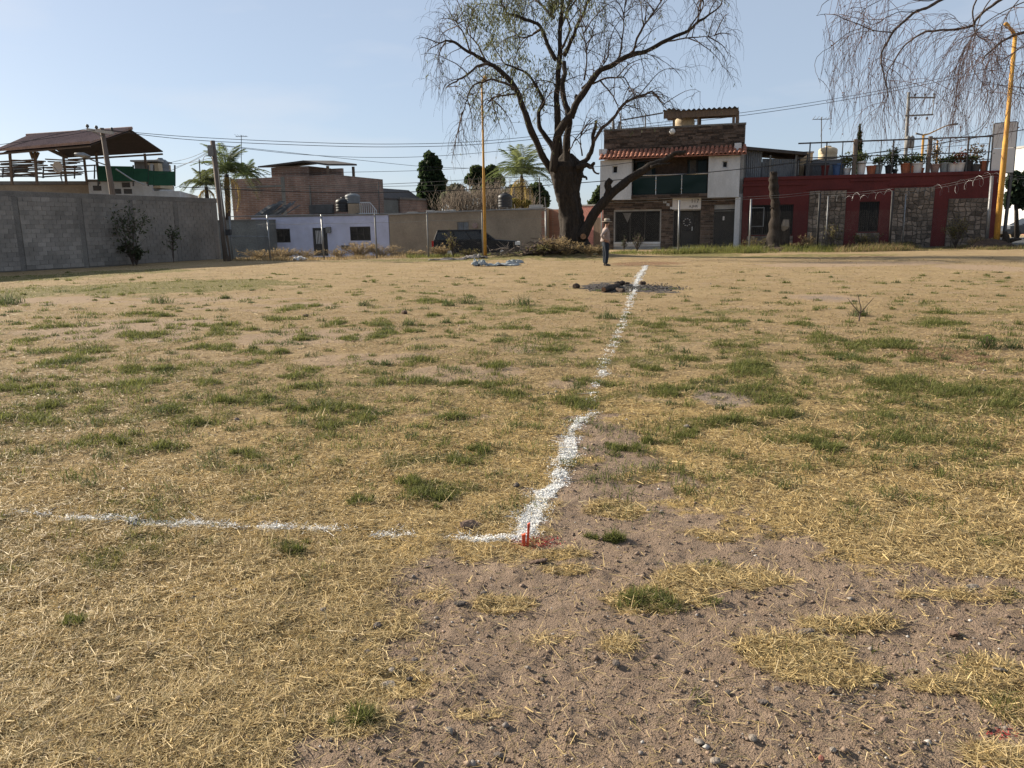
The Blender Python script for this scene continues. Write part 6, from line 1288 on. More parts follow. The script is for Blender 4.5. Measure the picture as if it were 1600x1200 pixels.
def lamp_post(name, label, base, top, r0, r1, head):
    t_ = empty(name, base, label, 'lamp post'); mb = MB(); mb.tube([base + Vector((0, 0, -.15)), base.lerp(top, .52), base.lerp(top, .525), top], [r0, (r0 + r1) * .52, (r0 + r1) * .46, r1], 10); mb.build('pole', mt['yellow'], t_, smooth=True)
    mb = MB(); mb.lathe(base - Vector((0, 0, .1)), [(r0 * 1.9, 0), (r0 * 1.9, .13), (r0 * 1.05, .16)], 8); mb.build('base_plate', mt['yellow'], t_)
    mb = MB(); mb.tube([top] + head, [r1, r1 * .9] + [r1 * .8] * (len(head) - 1), 7); mb.build('lamp_arm', mt['yellow'], t_, smooth=True)
    d = (head[-1] - head[-2]).normalized(); mb = MB(); e = head[-1]; mb.tube([e, e + d * .12, e + d * .42, e + d * .5], [.04, .10, .11, .04], 8); hd = mb.build('lamp_head', mt['yellow'], t_, smooth=True)
    mb = MB(); mb.bar(e + d * .14 - Vector((0, 0, .09)), e + d * .42 - Vector((0, 0, .09)), .12, .05); mb.build('lamp_lens', mt['lamp'], hd); return t_
b_ = at(758, 385, 40.0); b_.z = 0.0; tp = at(753, 131, 40.0); lamp_post('lamp_post', 'tall thin yellow lamp post in front of the dark car', b_, tp, .085, .045, [tp + Vector((.05, .3, .25)), tp + Vector((.1, 1.1, .45))])
b_ = at(1557, 378, 42.6); b_.z = 0.0; tp = at(1586, 58, 42.6); lamp_post('lamp_post', 'thick yellow lamp post leaning before the billboard', b_, tp, .16, .10, [at(1582, 48, 42.5), at(1577, 43, 42.3)])
up3 = empty('utility_pole', at(1420, 300, 78), 'tall pale utility pole with two crossarms and transformers past the red house roof', 'utility pole'); up3.location.z = 0
pa = at(1420, 144, 78); pb = Vector((at(1412, 330, 78).x, 78, -.1)); mb = MB(); mb.tube([pb, pa], [.24, .14], 8); mb.build('pole', mt['galv_dull'], up3, smooth=True)
for a_, b_ in (((1418, 152.5), (1461, 152.5)), ((1414, 181), (1458, 179))): mb = MB(); mb.bar(at(*a_, 77.8), at(*b_, 77.8), .12, .14); mb.build('crossarm', mt['galv_dull'], up3)
mb = MB(); mb.bar(at(1460, 147, 77.8), at(1457, 179, 77.8), .06); mb.bar(at(1421, 173, 77.8), at(1438, 156, 77.8), .05); mb.build('arm_brace', mt['galv_dull'], up3)
for px, py in ((1430, 151), (1445, 151), (1459, 150)): mb = MB(); ins(mb, at(px, py, 77.8), 1.4); mb.build('insulator', mt['steel'], up3)
for px in (1430, 1448): mb = MB(); ins(mb, at(px, 188, 77.8), 1.6); mb.build('insulator', mt['steel'], up3)
for px in (1417.5, 1424): mb = MB(); mb.lathe(at(px, 232, 77.4), [(.18, 0), (.22, .05), (.22, 1.0), (.18, 1.06), (.06, 1.2)], 9); mb.build('transformer', mt['galv_dull'], up3, smooth=True)
fy = empty('street_lamp', at(1437, 268, 70), 'distant yellow street lamp with a long arm beyond the red house roof', 'street lamp'); fy.location.z = 0
p0 = Vector((at(1436, 330, 70).x, 70, 0)); p1 = at(1443, 211, 70); mb = MB(); mb.tube([p0, p1], [.12, .10], 7); mb.build('pole', mt['yellow'], fy)
mb = MB(); mb.tube([p1, at(1452, 209, 70), at(1475, 198, 70), at(1484, 195, 70)], [.09, .06, .05, .05], 6); mb.build('arm', mt['yellow'], fy)
mb = MB(); mb.tube([at(1484, 195, 70), at(1496, 193.5, 70)], [.08, .11], 6); mb.build('lamp_head', mt['galv_dull'], fy)
mb = MB(); mb.tube([p1, at(1431, 208.5, 70)], [.05, .09], 6); mb.build('lamp_head', mt['galv_dull'], fy)
f2 = empty('street_lamp', at(1464, 268, 78), 'second distant lamp post of dull yellow by the roof plants', 'street lamp'); f2.location.z = 0; p0 = Vector((at(1463, 330, 78).x, 78, 0)); p1 = at(1465, 219, 78); mb = MB(); mb.tube([p0, p1], [.1, .08], 6); mb.build('pole', mt['yellow'], f2); mb = MB(); mb.tube([p1, at(1458, 218, 78)], [.06, .1], 6); mb.build('lamp_head', mt['galv_dull'], f2)
# antennas
def antenna(label, px, y0, y1, Y, els, r=.03, twin=False):
    b = at(px, y1, Y); tp = at(px, y0, Y); t_ = empty('tv_antenna', b, label, 'antenna'); mb = MB(); mb.tube([b, tp], r, 5); mb.build('mast', mt['steel'], t_)
    mb = MB(); bl_ = tp - Vector((0, 0, .12)); mb.tube([bl_ - Vector((.5, 0, 0)), bl_ + Vector((.5, 0, 0))], .02, 4); mb.build('boom', mt['steel'], t_)
    for i in range(els): c_ = bl_ + Vector((-.45 + .9 * i / (els - 1), 0, 0)); mb = MB(); mb.tube([c_ - Vector((.02, .3, -.16 + .03 * i)), c_ + Vector((.02, .3, -.0))], .014, 3); mb.build('element', mt['steel'], t_)
    return t_
antenna('thin television antenna mast above the palms and brick house', 377, 211, 272, 69.5, 5)
an = antenna('television antenna on a thin mast above the red house roof', 1283.5, 183, 274, 49, 5)
# bare rods on far roofs
for px, y0, y1, Y, lab in ((548, 284, 297, 78, 'short bare reinforcing rod on the grey gabled roof ridge left end'), (572, 281, 296, 78, 'short bare reinforcing rod at the peak of the grey gabled roof'), (592, 284, 334, 66, 'tall thin rod in front of the grey gabled building'), (843.5, 277, 326, 55.5, 'tall thin rod on the tan house roof right of the palm'), (852, 308, 326, 55.2, 'short thin rod at the right end of the tan house roof'), (312, 249, 280, 64, 'thin lamp pipe left of the corner pole')):
    b = at(px + .8, y1, Y); t_ = tag(MB().tube([b, at(px - .8, y0, Y)], .045, 5).build('metal_rod', mt['steel'], origin=b), lab, 'rod')

# ================================================================== overhead wires
def wire(label, path, Ys, r=.014, n_=8):
    P = [at(px, py, Y) for (px, py), Y in zip(path, Ys)]; S = spline(P, n_); mb = MB(); mb.tube([Vector(p) for p in S], r, 4); tag(mb.build('overhead_wire', mt['wire'], origin=P[0]), label, 'wire', 'overhead wires')
def lin(n_, a, b): return [a + (b - a) * i / (n_ - 1) for i in range(n_)]
main = [(175, 204), (300, 214), (480, 222.5), (620, 225), (760, 220), (950, 200), (1160, 176), (1340, 148), (1560, 104), (1720, 70)]
wire('upper of the two long wires from the leaning pole crossing the whole sky', main, lin(10, 46.9, 62), .016)
wire('lower of the two long wires from the leaning pole crossing the whole sky', [(151, 202)] + [(a, b + 4.5) for a, b in main[1:]], lin(10, 46.9, 61.5), .017)
wire('wire from the crossarm tip running out at the left edge', [(137, 201), (70, 214), (0, 234), (-80, 262)], lin(4, 46.8, 42), .013)
wire('wire from the middle insulator running out at the left edge', [(151, 203), (90, 214), (0, 226), (-80, 240)], lin(4, 46.8, 43), .013)
wire('wire from the corner pole sagging to the big tree trunk', [(337, 227), (480, 242), (620, 246), (760, 238), (890, 222)], lin(5, 41.3, 44), .011)
wire('wire from the corner pole dropping toward the tan house', [(337, 226), (440, 237), (560, 250), (660, 260), (740, 263)], lin(5, 41.3, 52), .011)
wire('thin wire level with the brick house roof', [(337, 275), (500, 270), (640, 267), (760, 262), (870, 262)], lin(5, 41.3, 48), .011)
wire('upper wire of the low pair before the conifer', [(300, 292), (440, 292), (560, 289), (660, 285), (760, 279), (880, 274)], lin(6, 58, 50), .016)
wire('lower wire of the low pair before the conifer', [(300, 296), (440, 295.5), (560, 292), (660, 290), (760, 286), (880, 280)], lin(6, 58, 50), .014)
wire('thick black cable passing across the front of the stone house', [(280, 292), (440, 299), (580, 301), (720, 297), (860, 289), (990, 279), (1160, 264), (1330, 243.5), (1480, 222), (1640, 196)], lin(10, 47, 43.2), .022)
wire('short cable to the tiled eave of the stone house', [(870, 262), (930, 260.5), (985, 254), (1050, 246)], lin(4, 45, 48), .014)
wire('thin wire along the red house roof rail', [(1175, 262), (1300, 246), (1420, 234), (1545, 224)], lin(4, 47, 44.6), .012)
for i, (a, b) in enumerate((((331, 232), (262, 255)), ((330, 236), (272, 262)), ((328, 247), (262, 256)), ((329, 262), (268, 296)), ((334, 232), (246, 275)))):
    m_ = ((a[0] + b[0]) / 2, (a[1] + b[1]) / 2 + 3); wire(('topmost', 'second', 'third', 'fourth', 'lowest')[i] + ' of the drooping wires between the corner pole and the terrace', [a, m_, b], [41.3, 49, 56.5], .012)
wire('hanging cable loop falling through the weeping twigs to the billboard', [(1552, 150), (1546, 180), (1528, 202), (1500, 214), (1470, 226)], lin(5, 43, 46), .016)

# ================================================================== vehicles
def car(name, label, base, L_, Wd, prof, cab, dirx, paint, wx, wr, cat='car'):
    t_ = empty(name, base, label, cat); X = lambda x: base.x + dirx * (x - L_ / 2); y0, y1 = base.y, base.y + Wd; zb = base.z
    lo = [Vector((X(x), y0, zb + z)) for x, z in prof]; hi = [Vector((X(x), y1, zb + z)) for x, z in prof]
    # bulged sides: outer skin polygon ring
    mid0 = [Vector((p.x, y0 + .06, p.z)) for p in lo]; mid1 = [Vector((p.x, y1 - .06, p.z)) for p in hi]
    cx = sum(p.x for p in lo) / len(lo); cz = sum(p.z for p in lo) / len(lo); shr = lambda p, y: Vector((cx + (p.x - cx) * .965, y, cz + (p.z - cz) * .93))
    mb = MB(); n_ = len(lo); rings = [[shr(p, y0) for p in lo], mid0, mid1, [shr(p, y1) for p in hi]]; mb.add([p for r_ in rings for p in r_], [tuple(range(n_)), tuple(range(3 * n_, 4 * n_))[::-1]] + [(k_ * n_ + (i + 1) % n_, k_ * n_ + i, (k_ + 1) * n_ + i, (k_ + 1) * n_ + (i + 1) % n_) for k_ in range(3) for i in range(n_)])
    body = mb.build('body', mt[paint], t_, bevel=.02)
    b4, t4 = cab[0], cab[1]                     # cabin: base x0,x1,z; roof x0,x1,z
    mb = MB(); ins_ = .06; q = [Vector((X(x), y, zb + z)) for x, y, z in ((b4[0], y0 + ins_, b4[2]), (b4[1], y0 + ins_, b4[2]), (b4[1], y1 - ins_, b4[2]), (b4[0], y1 - ins_, b4[2]), (t4[0], y0 + .2, t4[2]), (t4[1], y0 + .2, t4[2]), (t4[1], y1 - .2, t4[2]), (t4[0], y1 - .2, t4[2]))]
    mb.hexa(q); mb.build('cabin', mt[paint], t_, bevel=.05)
    mb = MB(); mb.box(min(q[4].x, q[5].x) + .02, max(q[4].x, q[5].x) - .02, y0 + .22, y1 - .22, zb + t4[2] - .01, zb + t4[2] + .03); mb.build('roof_skin', mt[paint], t_, bevel=.01)
    def side(f0, f1, g=.12):
        a, b, c_, d = q[0].lerp(q[1], f0), q[0].lerp(q[1], f1), q[4].lerp(q[5], f1), q[4].lerp(q[5], f0); w_ = [a.lerp(d, .10), b.lerp(c_, .10), b.lerp(c_, .84), a.lerp(d, .84)]; o_ = Vector((0, -.012, .004)); mb = MB(); mb.prism([p + o_ for p in w_], [p - o_ for p in w_]); mb.build('window', mt['carglass'], t_)
    for f0, f1 in cab[2]: side(f0, f1)
    fx = 1; a, b, c_, d = q[1], q[2], q[6], q[5]; w_ = [a.lerp(b, .06).lerp(d.lerp(c_, .06), .08), a.lerp(b, .94).lerp(d.lerp(c_, .94), .08), a.lerp(b, .94).lerp(d.lerp(c_, .94), .9), a.lerp(b, .06).lerp(d.lerp(c_, .06), .9)]; o_ = Vector((dirx * .014, 0, .006)); mb = MB(); mb.prism([p + o_ for p in w_], [p - o_ for p in w_]); mb.build('windscreen', mt['carglass'], t_)
    for x in wx:
        for y, s in ((y0 - .01, 1), (y1 + .01, -1)):
            c0 = Vector((X(x), y, zb + wr)); mb = MB(); mb.tube([c0 + Vector((0, s * dy, 0)) for dy in (0, .03, .2, .23)], [wr * .9, wr, wr, wr * .9], 18); wh = mb.build('wheel', mt['rubber'], t_, smooth=False)
            mb = MB(); mb.tube([c0 + Vector((0, -s * .012, 0)), c0 + Vector((0, s * .02, 0))], [wr * .5, wr * .62], 14); mb.build('rim', mt['chrome'], wh)
        a_ = np.linspace(0, math.pi, 12); mb = MB(); mb.prism([Vector((X(x) + math.cos(t) * wr * 1.18, y0 - .002, zb + wr + math.sin(t) * wr * 1.18)) for t in a_], [Vector((X(x) + math.cos(t) * wr * 1.18, y0 + .25, zb + wr + math.sin(t) * wr * 1.18)) for t in a_]); mb.build('wheel_arch', mt['black'], t_)
    pf, pr = prof[-2] if False else None, None
    for y in (y0 + .03, y1 - .33): mb = MB(); x = L_ - .10; mb.box(min(X(x - .22), X(x + .12)), max(X(x - .22), X(x + .12)), y - .045, y + .3, zb + b4[2] - .32, zb + b4[2] - .10); mb.build('headlight', mt['lamp'], t_, bevel=.03)
    for y in (y0 + .04, y1 - .22): mb = MB(); mb.box(min(X(-.03), X(.1)), max(X(-.03), X(.1)), y - .03, y + .18, zb + b4[2] - .35, zb + b4[2] + .02); mb.build('tail_light', mt['redlamp'], t_)
    mb = MB(); mb.box(min(X(L_ - .1), X(L_ + .08)), max(X(L_ - .1), X(L_ + .08)), y0 + .05, y1 - .05, zb + .38, zb + .6); mb.build('front_bumper', mt['chrome' if paint == 'carpaint' else 'black'], t_, bevel=.03)
    mb = MB(); mb.box(min(X(.08), X(-.1)), max(X(.08), X(-.1)), y0 + .05, y1 - .05, zb + .38, zb + .58); mb.build('rear_bumper', mt['black'], t_, bevel=.03)
    m_ = Vector((X(b4[1] - .45), y0 - .12, zb + b4[2] + .12)); mb = MB(); mb.box(m_.x - .08, m_.x + .08, m_.y - .06, m_.y + .16, m_.z - .07, m_.z + .09); mb.build('wing_mirror', mt[paint], t_, bevel=.03)
    for x in cab[3]: mb = MB(); mb.box(X(x) - .09, X(x) + .09, y0 - .028, y0 - .004, zb + b4[2] - .16, zb + b4[2] - .12); mb.build('door_handle', mt['steel'], t_)
    return t_
sx = at(744, 385, 49.3).x
car('parked_suv', 'dark long sport utility car parked before the tan house', Vector((sx, 49.2, -.46)), 5.5, 2.0, [(.0, .42), (5.45, .42), (5.5, .75), (5.45, 1.0), (5.25, 1.12), (3.95, 1.22), (.06, 1.2), (.0, 1.0)], ((.08, 4.0, 1.18), (.32, 3.15, 1.83), ((.03, .33), (.37, .60), (.63, .86)), (1.9, 2.9)), 1, 'carpaint', (1.1, 4.45), .38)
gx = at(1573, 360, 62).x
car('parked_car', 'dark grey car nosing in at the right edge before the white wall', Vector((gx + 2.3, 62, .035)), 4.7, 1.8, [(.0, .35), (4.6, .35), (4.7, .6), (4.66, .85), (4.4, 1.0), (3.35, 1.08), (.1, 1.1), (.0, .9)], ((.5, 3.5, 1.06), (.9, 2.6, 1.55), ((.05, .40), (.45, .86)), (1.6, 2.6)), -1, 'carpaint_grey', (.95, 3.85), .33)

# ================================================================== the standing man
def skin(name, J, E, mat, parent, sub=2, root=0):
    me = bpy.data.meshes.new(name); me.from_pydata([j[:3] for j in J], E, []); me.update(); o = link(me, name, mat, parent)
    o.modifiers.new('skin', 'SKIN'); 
    if not me.skin_vertices: me.attributes.new('x', 'FLOAT', 'POINT')
    sv = me.skin_vertices[0].data
    for i, j in enumerate(J): r = j[3]; sv[i].radius = r if hasattr(r, '__len__') else (r, r); sv[i].use_root = (i == root)
    s = o.modifiers.new('sub', 'SUBSURF'); s.levels = sub; s.render_levels = sub
    return o
def ensure_skin(me):
    pass
p_ = G(946, 414); man = empty('person', (p_.x, p_.y, gz1(p_.x, p_.y)), 'man in straw hat, pinkish shirt and jeans standing with hand on hip', 'person'); man.rotation_euler = (0, 0, R(8))
J = [(0, 0, .96, .12), (0, 0, 1.15, .13), (.01, 0, 1.34, .145), (.02, 0, 1.46, .07), (.035, 0, 1.53, .055), (.045, 0, 1.60, .078), (.05, 0, 1.67, .09), (.04, 0, 1.73, .07),
     (0, -.10, .90, .09), (.025, -.11, .50, .06), (-.01, -.12, .09, .042), (0, .10, .90, .09), (.0, .11, .50, .06), (.0, .12, .09, .042),
     (.0, -.20, 1.40, .055), (-.25, -.27, 1.17, .040), (-.06, -.22, 1.00, .028), (.0, .20, 1.40, .055), (-.06, .27, 1.14, .040), (.10, .22, .96, .028), (.135, 0, 1.615, .016)]
E = [(0, 1), (1, 2), (2, 3), (3, 4), (4, 5), (5, 6), (6, 7), (0, 8), (8, 9), (9, 10), (0, 11), (11, 12), (12, 13), (2, 14), (14, 15), (15, 16), (2, 17), (17, 18), (18, 19), (6, 20)]
for base_i, (hx, hy, hz), sx_ in ((16, (-.06, -.22, 1.00), 1), (19, (.10, .22, .96), 1)):
    pi = len(J); J.append((hx + .055, hy + .01, hz - .035, (.034, .016))); E.append((base_i, pi))
    for k_ in range(4):
        a = len(J); J.append((hx + .095 + .006 * (k_ in (1, 2)), hy + .012 + .0 * k_, hz - .025 - .022 * k_, .0095)); E.append((pi, a)); J.append((hx + .135 + .01 * (k_ in (1, 2)), hy + .03, hz - .055 - .02 * k_, .008)); E.append((a, a + 1))
    a = len(J); J.append((hx + .05, hy - .035, hz - .01, .011)); E.append((pi, a)); J.append((hx + .09, hy - .045, hz - .015, .009)); E.append((a, a + 1))
body = skin('body', J, E, mt['skin'], man)
skin('shirt', [(0, 0, .94, (.175, .15)), (0, 0, 1.12, (.18, .155)), (.01, 0, 1.34, (.185, .15)), (.02, 0, 1.455, (.09, .08)), (.0, -.205, 1.405, .078), (-.25, -.275, 1.175, .062), (-.10, -.235, 1.035, .05), (.0, .205, 1.405, .078), (-.06, .275, 1.145, .062), (.07, .23, 1.0, .05)], [(0, 1), (1, 2), (2, 3), (2, 4), (4, 5), (5, 6), (2, 7), (7, 8), (8, 9)], mt['shirt'], man, root=1)
skin('trousers', [(0, 0, .99, (.155, .135)), (0, 0, .90, (.155, .14)), (.0, -.10, .82, .115), (.025, -.11, .50, .085), (-.01, -.12, .08, .072), (0, .10, .82, .115), (0, .11, .50, .085), (0, .12, .08, .072)], [(0, 1), (1, 2), (2, 3), (3, 4), (1, 5), (5, 6), (6, 7)], mt['jeans'], man, root=1)
for s in (-1, 1): skin('boot', [(-.05, s * .12, .05, .05), (.03, s * .122, .055, .05), (.12, s * .13, .04, .042), (.18, s * .135, .032, .03)], [(0, 1), (1, 2), (2, 3)], mt['leather'], man)
mb = MB(); mb.lathe((0, 0, .965), [(.158, 0), (.16, .02), (.158, .04)], 16); o = mb.build('belt', mt['leather'], None); o.parent = man
mb = MB(); mb.lathe((.045, 0, 1.70), [(.20, -.005), (.205, .01), (.115, .022), (.108, .10), (.085, .125), (.03, .12)], 20); o = mb.build('hat', mt['hat'], None, smooth=True); o.parent = man
mb = MB(); mb.lathe((.045, 0, 1.724), [(.118, 0), (.117, .025)], 20); hb = mb.build('hat_band', mt['leather'], None); hb.parent = o
mb = MB(); mb.lathe((.025, 0, 1.60), [(.04, 0), (.092, .04), (.096, .09), (.09, .12)], 12); o = mb.build('hair', mt['black'], None, smooth=True); o.parent = man
for s in (-1, 1): mb = MB(); mb.lathe((.125, s * .033, 1.632), [(.004, 0), (.011, .008), (.004, .017)], 8); o = mb.build('eye', mt['black'], None); o.parent = man

# ================================================================== pots and junk on the red roof
def pot(label, px, r, h, mat, plant=None, ph=.5, name='plant_pot', cat='plant pot', d=-.45):
    u_ = RH.uz(px, 262)[0]; b = RH.pt(u_, RT, d); t_ = empty(name, b, label, cat, 'pots along the red house roof'); mb = MB(); r *= .8; h *= .8; ph *= .72; mb.lathe(b, [(r * .72, 0), (r * .95, h * .86), (r * 1.08, h * .88), (r * 1.08, h), (r * .9, h)], 12); mb.build('pot', mt[mat], t_)
    if plant:
        n_ = 260; C = np.array(b) + np.array([0, 0, h + ph * .5]) + rng.normal(0, 1, (n_, 3)) * np.array([r * .75, r * .6, ph * .28]); C[:, 2] = np.maximum(C[:, 2], RT + h * .9); Vq, Fq, tc_ = leaf_cloud(C, .055, mixcol(*plant, n_, .3)); np_mesh('foliage', Vq, Fq, mt['leaf'], t_, tint=tc_, kind='stuff')
        mb = MB(); mb.tube([b + Vector((0, 0, h * .8)), b + Vector((.03, 0, h + ph * .5))], .025, 4); mb.build('stem', mt['twig'], t_)
gp = ((.06, .085, .03), (.10, .12, .045)); rp_ = ((.28, .05, .05), (.10, .10, .04)); dp = ((.035, .055, .025), (.06, .075, .03))
for a in (('dark red pot beside the blue drum on the roof', 1291, .3, .75, 'redwall'), ('blue plastic drum on the red house roof', 1311, .40, .85, 'blue', None, .5, 'drum', 'drum'), ('pale pot with yellowish plant right of the blue drum', 1326, .3, .5, 'white', ((.16, .15, .05), (.10, .12, .04)), 1.1), ('white tall bucket beside the thick roof post', 1348, .33, .95, 'palegrey', gp, .7), ('red bucket between two pale buckets on the roof', 1364, .36, .62, 'terracotta'), ('pale blue bucket right of the red bucket', 1375, .30, .68, 'tarp', gp, .6),
          ('black pot with upright leafy plant', 1392, .30, .6, 'black', dp, 1.3), ('slim pot holding a small dark conifer', 1401.5, .2, .3, 'black', ((.02, .04, .02), (.035, .055, .025)), 1.6), ('wide terracotta pot with low plant by the utility pole', 1418, .38, .72, 'terracotta', gp, .6), ('small terracotta pot leaning on the pale planter', 1427, .26, .52, 'terracotta'), ('pale square planter with bushy plant', 1436, .42, .72, 'palegrey', gp, .7), ('tiny terracotta pot left of the thick post', 1443, .2, .36, 'terracotta'),
          ('brown pot with bare stems', 1464, .34, .6, 'tile_dull', ((.16, .12, .08), (.12, .10, .06)), 1.6), ('white and blue round pot', 1480, .40, .68, 'tarp', gp, .3), ('grey pot with low green plant', 1491, .34, .6, 'palegrey', gp, .6), ('pale pot with red flowers', 1502.5, .42, .64, 'palegrey', rp_, .9), ('tall black pot near the billboard', 1516, .34, .75, 'black', gp, .35), ('dark pot with wide spreading plant by the billboard', 1528, .36, .5, 'steel', ((.08, .08, .04), (.13, .08, .05)), 1.5), ('round terracotta jar next to the billboard', 1541.5, .30, .72, 'terracotta')):
    pot(*a)
for px, w_, h_, mat, lab in ((1281, 1.3, .75, 'steel', 'dark covered box on the red house roof by the antenna'), (1300, 1.9, .95, 'tankgrey', 'grey heap of stacked crates on the roof by the blue drum')):
    u_ = RH.uz(px, 262)[0]; b = RH.pt(u_, RT, -1.6); t_ = empty('storage_box', b, lab, 'box'); mb = MB(); RH.box(mb, u_ - w_ / 2, u_ + w_ / 2, RT + .002, RT + h_, -2.2, -1.4); mb.build('box_body', mt[mat], t_, bevel=.05); mb = MB(); RH.box(mb, u_ - w_ / 2 - .04, u_ + w_ / 2 + .04, RT + h_, RT + h_ + .08, -2.25, -1.35); mb.build('lid', mt['palegrey'] if px > 1290 else mt[mat], t_, bevel=.02)
tank('water_tank', RH.pt(RH.uz(1299, 262)[0], RT + 1.04, -1.8), .55, .75, mt['tankcream'], 'low cream tank on top of the grey crates on the roof', ribs=1)
mb = MB(); u_ = RH.uz(1266, 262)[0]; b = RH.pt(u_, RT, -2.5); RH.box(mb, u_ - .35, u_ + .4, RT, RT + 1.5, -3, -2.4); t_ = empty('cream_post', b, 'cream masonry post right of the sheet metal shed', 'post'); mb.build('shaft', mt['tankcream'], t_, bevel=.02); mb = MB(); RH.box(mb, u_ - .4, u_ + .45, RT + 1.502, RT + 1.6, -3.05, -2.35); mb.build('cap', mt['concrete_pale'], t_)

# ================================================================== cut trunks and stumps
def c9(*p): return [(1180 + a / 8.57, 260 + b / 8.57) for a, b in p]
ct = empty('cut_tree', at(1213, 390, 44.2), 'tall cut off bare tree trunk in front of the red house window', 'tree'); ct.location.z = 0; q2 = 44.2 / F_PX
P = spline([at(a, b, 44.2) for a, b in c9((290, 1190), (280, 1080), (262, 860), (275, 640), (268, 480), (252, 330), (245, 180), (247, 70))], 5); rr2 = np.interp(np.linspace(0, 7, len(P)), range(8), [24, 16, 10, 7.2, 6.4, 7.4, 6.8, 5.0]) * q2; mb = MB(); mb.tube([Vector(p) for p in P], list(rr2 * (1 + .12 * np.sin(np.arange(len(P)) * 1.7))), 12); mb.build('trunk', mt['bark'], ct, smooth=True)
P = [at(a, b, 44.0) for a, b in c9((350, 1150), (370, 1000), (395, 880), (405, 760), (408, 705))]; mb = MB(); mb.tube(P, [13 * q2, 10 * q2, 8 * q2, 6.5 * q2, 5.6 * q2], 10); mb.build('stub', mt['bark'], ct, smooth=True)
P = [at(a, b, 43.86) for a, b in c9((375, 900), (400, 800), (412, 712))]; mb = MB(); mb.tube(P, [1.5 * q2, 6.6 * q2, 4.2 * q2], 8); mb.build('split_face', mt['stone_pale'], ct)
P = [at(a, b, 44.1) for a, b in c9((265, 560), (215, 555), (200, 560))]; mb = MB(); mb.tube(P, [2 * q2, 1.2 * q2, .8 * q2], 6); mb.build('branch_stub', mt['bark_grey'], ct)
sk_ = []
for a in (.3, 1.5, 2.6, 3.6, 4.9): b = at(1213, 390, 44.2); b.z = 0; d = Vector((math.cos(a), math.sin(a), 0)); mb = MB(); mb.tube([b + Vector((0, 0, .55)), b + d * .55 + Vector((0, 0, .14)), b + d * 1.0 + Vector((0, 0, -.05))], [.2, .13, .05], 7); mb.build('root', mt['bark_grey'], ct, smooth=True)
tw = at(1192, 300, 44.6); 
st = empty('stump', at(1571, 384, 42.3), 'dark broken stump right of the thick yellow lamp post', 'stump'); st.location.z = 0; q3 = 42.3 / F_PX; b = at(1571.5, 388, 42.3); b.z = -.1
mb = MB(); mb.tube([b, b + Vector((0, 0, .35)), b + Vector((-.05, 0, .75)), b + Vector((-.1, .02, 1.0))], [.26, .19, .16, .06], 10); mb.build('trunk', mt['bark'], st, smooth=True)
for dx, dz, r_ in ((.75, .55, .09), (-.35, .5, .07), (.45, .62, .08)): mb = MB(); mb.tube([b + Vector((0, 0, .42)), b + Vector((dx * .6, -.05, .42 + dz * .25)), b + Vector((dx, -.05, dz + .02))], [.13, r_, r_ * .55], 7); mb.build('branch_stub', mt['bark'], st, smooth=True)

# ================================================================== heaps, litter, tarp
def heap(name, label, px, Y, rx, ry, h, mat, cat='heap', seed=0, z=0):
    p = at(px, 385, Y); n_ = 26; xs = np.linspace(-1, 1, n_); xx, yy = np.meshgrid(xs, xs); r_ = np.hypot(xx, yy); zz_ = h * np.clip(1 - r_ ** 1.6, -.15, 1) * (.55 + .9 * fbm(xx * 2.2 + seed, yy * 2.2, 4, 1)) + (fbm(xx * 9 + seed, yy * 9, 2) - .5) * h * .25
    V = np.stack([p.x + xx * rx, Y + yy * ry, gz1(p.x, Y) + zz_ + z], -1).reshape(-1, 3); i_ = np.arange(n_ * n_).reshape(n_, n_); Fq = np.stack([i_[:-1, :-1], i_[:-1, 1:], i_[1:, 1:], i_[1:, :-1]], -1).reshape(-1, 4)
    o = np_mesh(name, V, Fq, mat, origin=(p.x, Y, gz1(p.x, Y))); return tag(o, label, cat)
def sticks(name, label, px, Y, rx, h, n_, mat, r_=.018):
    p = at(px, 385, Y); t_ = empty(name, Vector((p.x, Y, gz1(p.x, Y))), label, 'brush pile'); mb = []
    S = np.stack([rng.normal(p.x, rx * .45, n_), rng.normal(Y, .35, n_), gz1(p.x, Y) + np.abs(rng.normal(.15, h * .45, n_))], 1); D = unit(n_) * np.array([1, .5, .42]); D /= np.linalg.norm(D, axis=1, keepdims=True); ln = rng.uniform(.3, 1.2, (n_, 1)); P = np.stack([S - D * ln * .5, S + np.array([0, 0, .05]), S + D * ln * .5 + unit(n_) * .1], 1); P[..., 2] = np.maximum(P[..., 2], gz1(p.x, Y)); Vq, Fq = tubes_np(P, np.full((n_, 3), r_) * rng.uniform(.4, 1.6, (n_, 1)), 4); np_mesh('sticks', Vq, Fq, mat, t_, kind='stuff'); return t_
heap('soil_heap', 'long dark heap of soil and roots left of the big trunk', 858, 39.6, 1.35, .7, .6, mt['soil'], seed=3)
sticks('brush_pile', 'tangled brown sticks on the dark heap left of the big trunk', 858, 39.2, 1.15, .45, 170, mt['twig'])
sticks('brush_pile', 'thin pale sticks lying right of the yellow lamp post', 795, 39.3, 1.0, .35, 70, mt['woodpole'], .012)
heap('soil_heap', 'dark soil heap at the foot of the right yellow lamp post', 1552, 42.3, 1.5, .6, .5, mt['soil'], seed=9)
heap('soil_heap', 'low dark soil heap under the cut tree trunk', 1222, 43.4, 1.6, .5, .22, mt['soil'], seed=5)
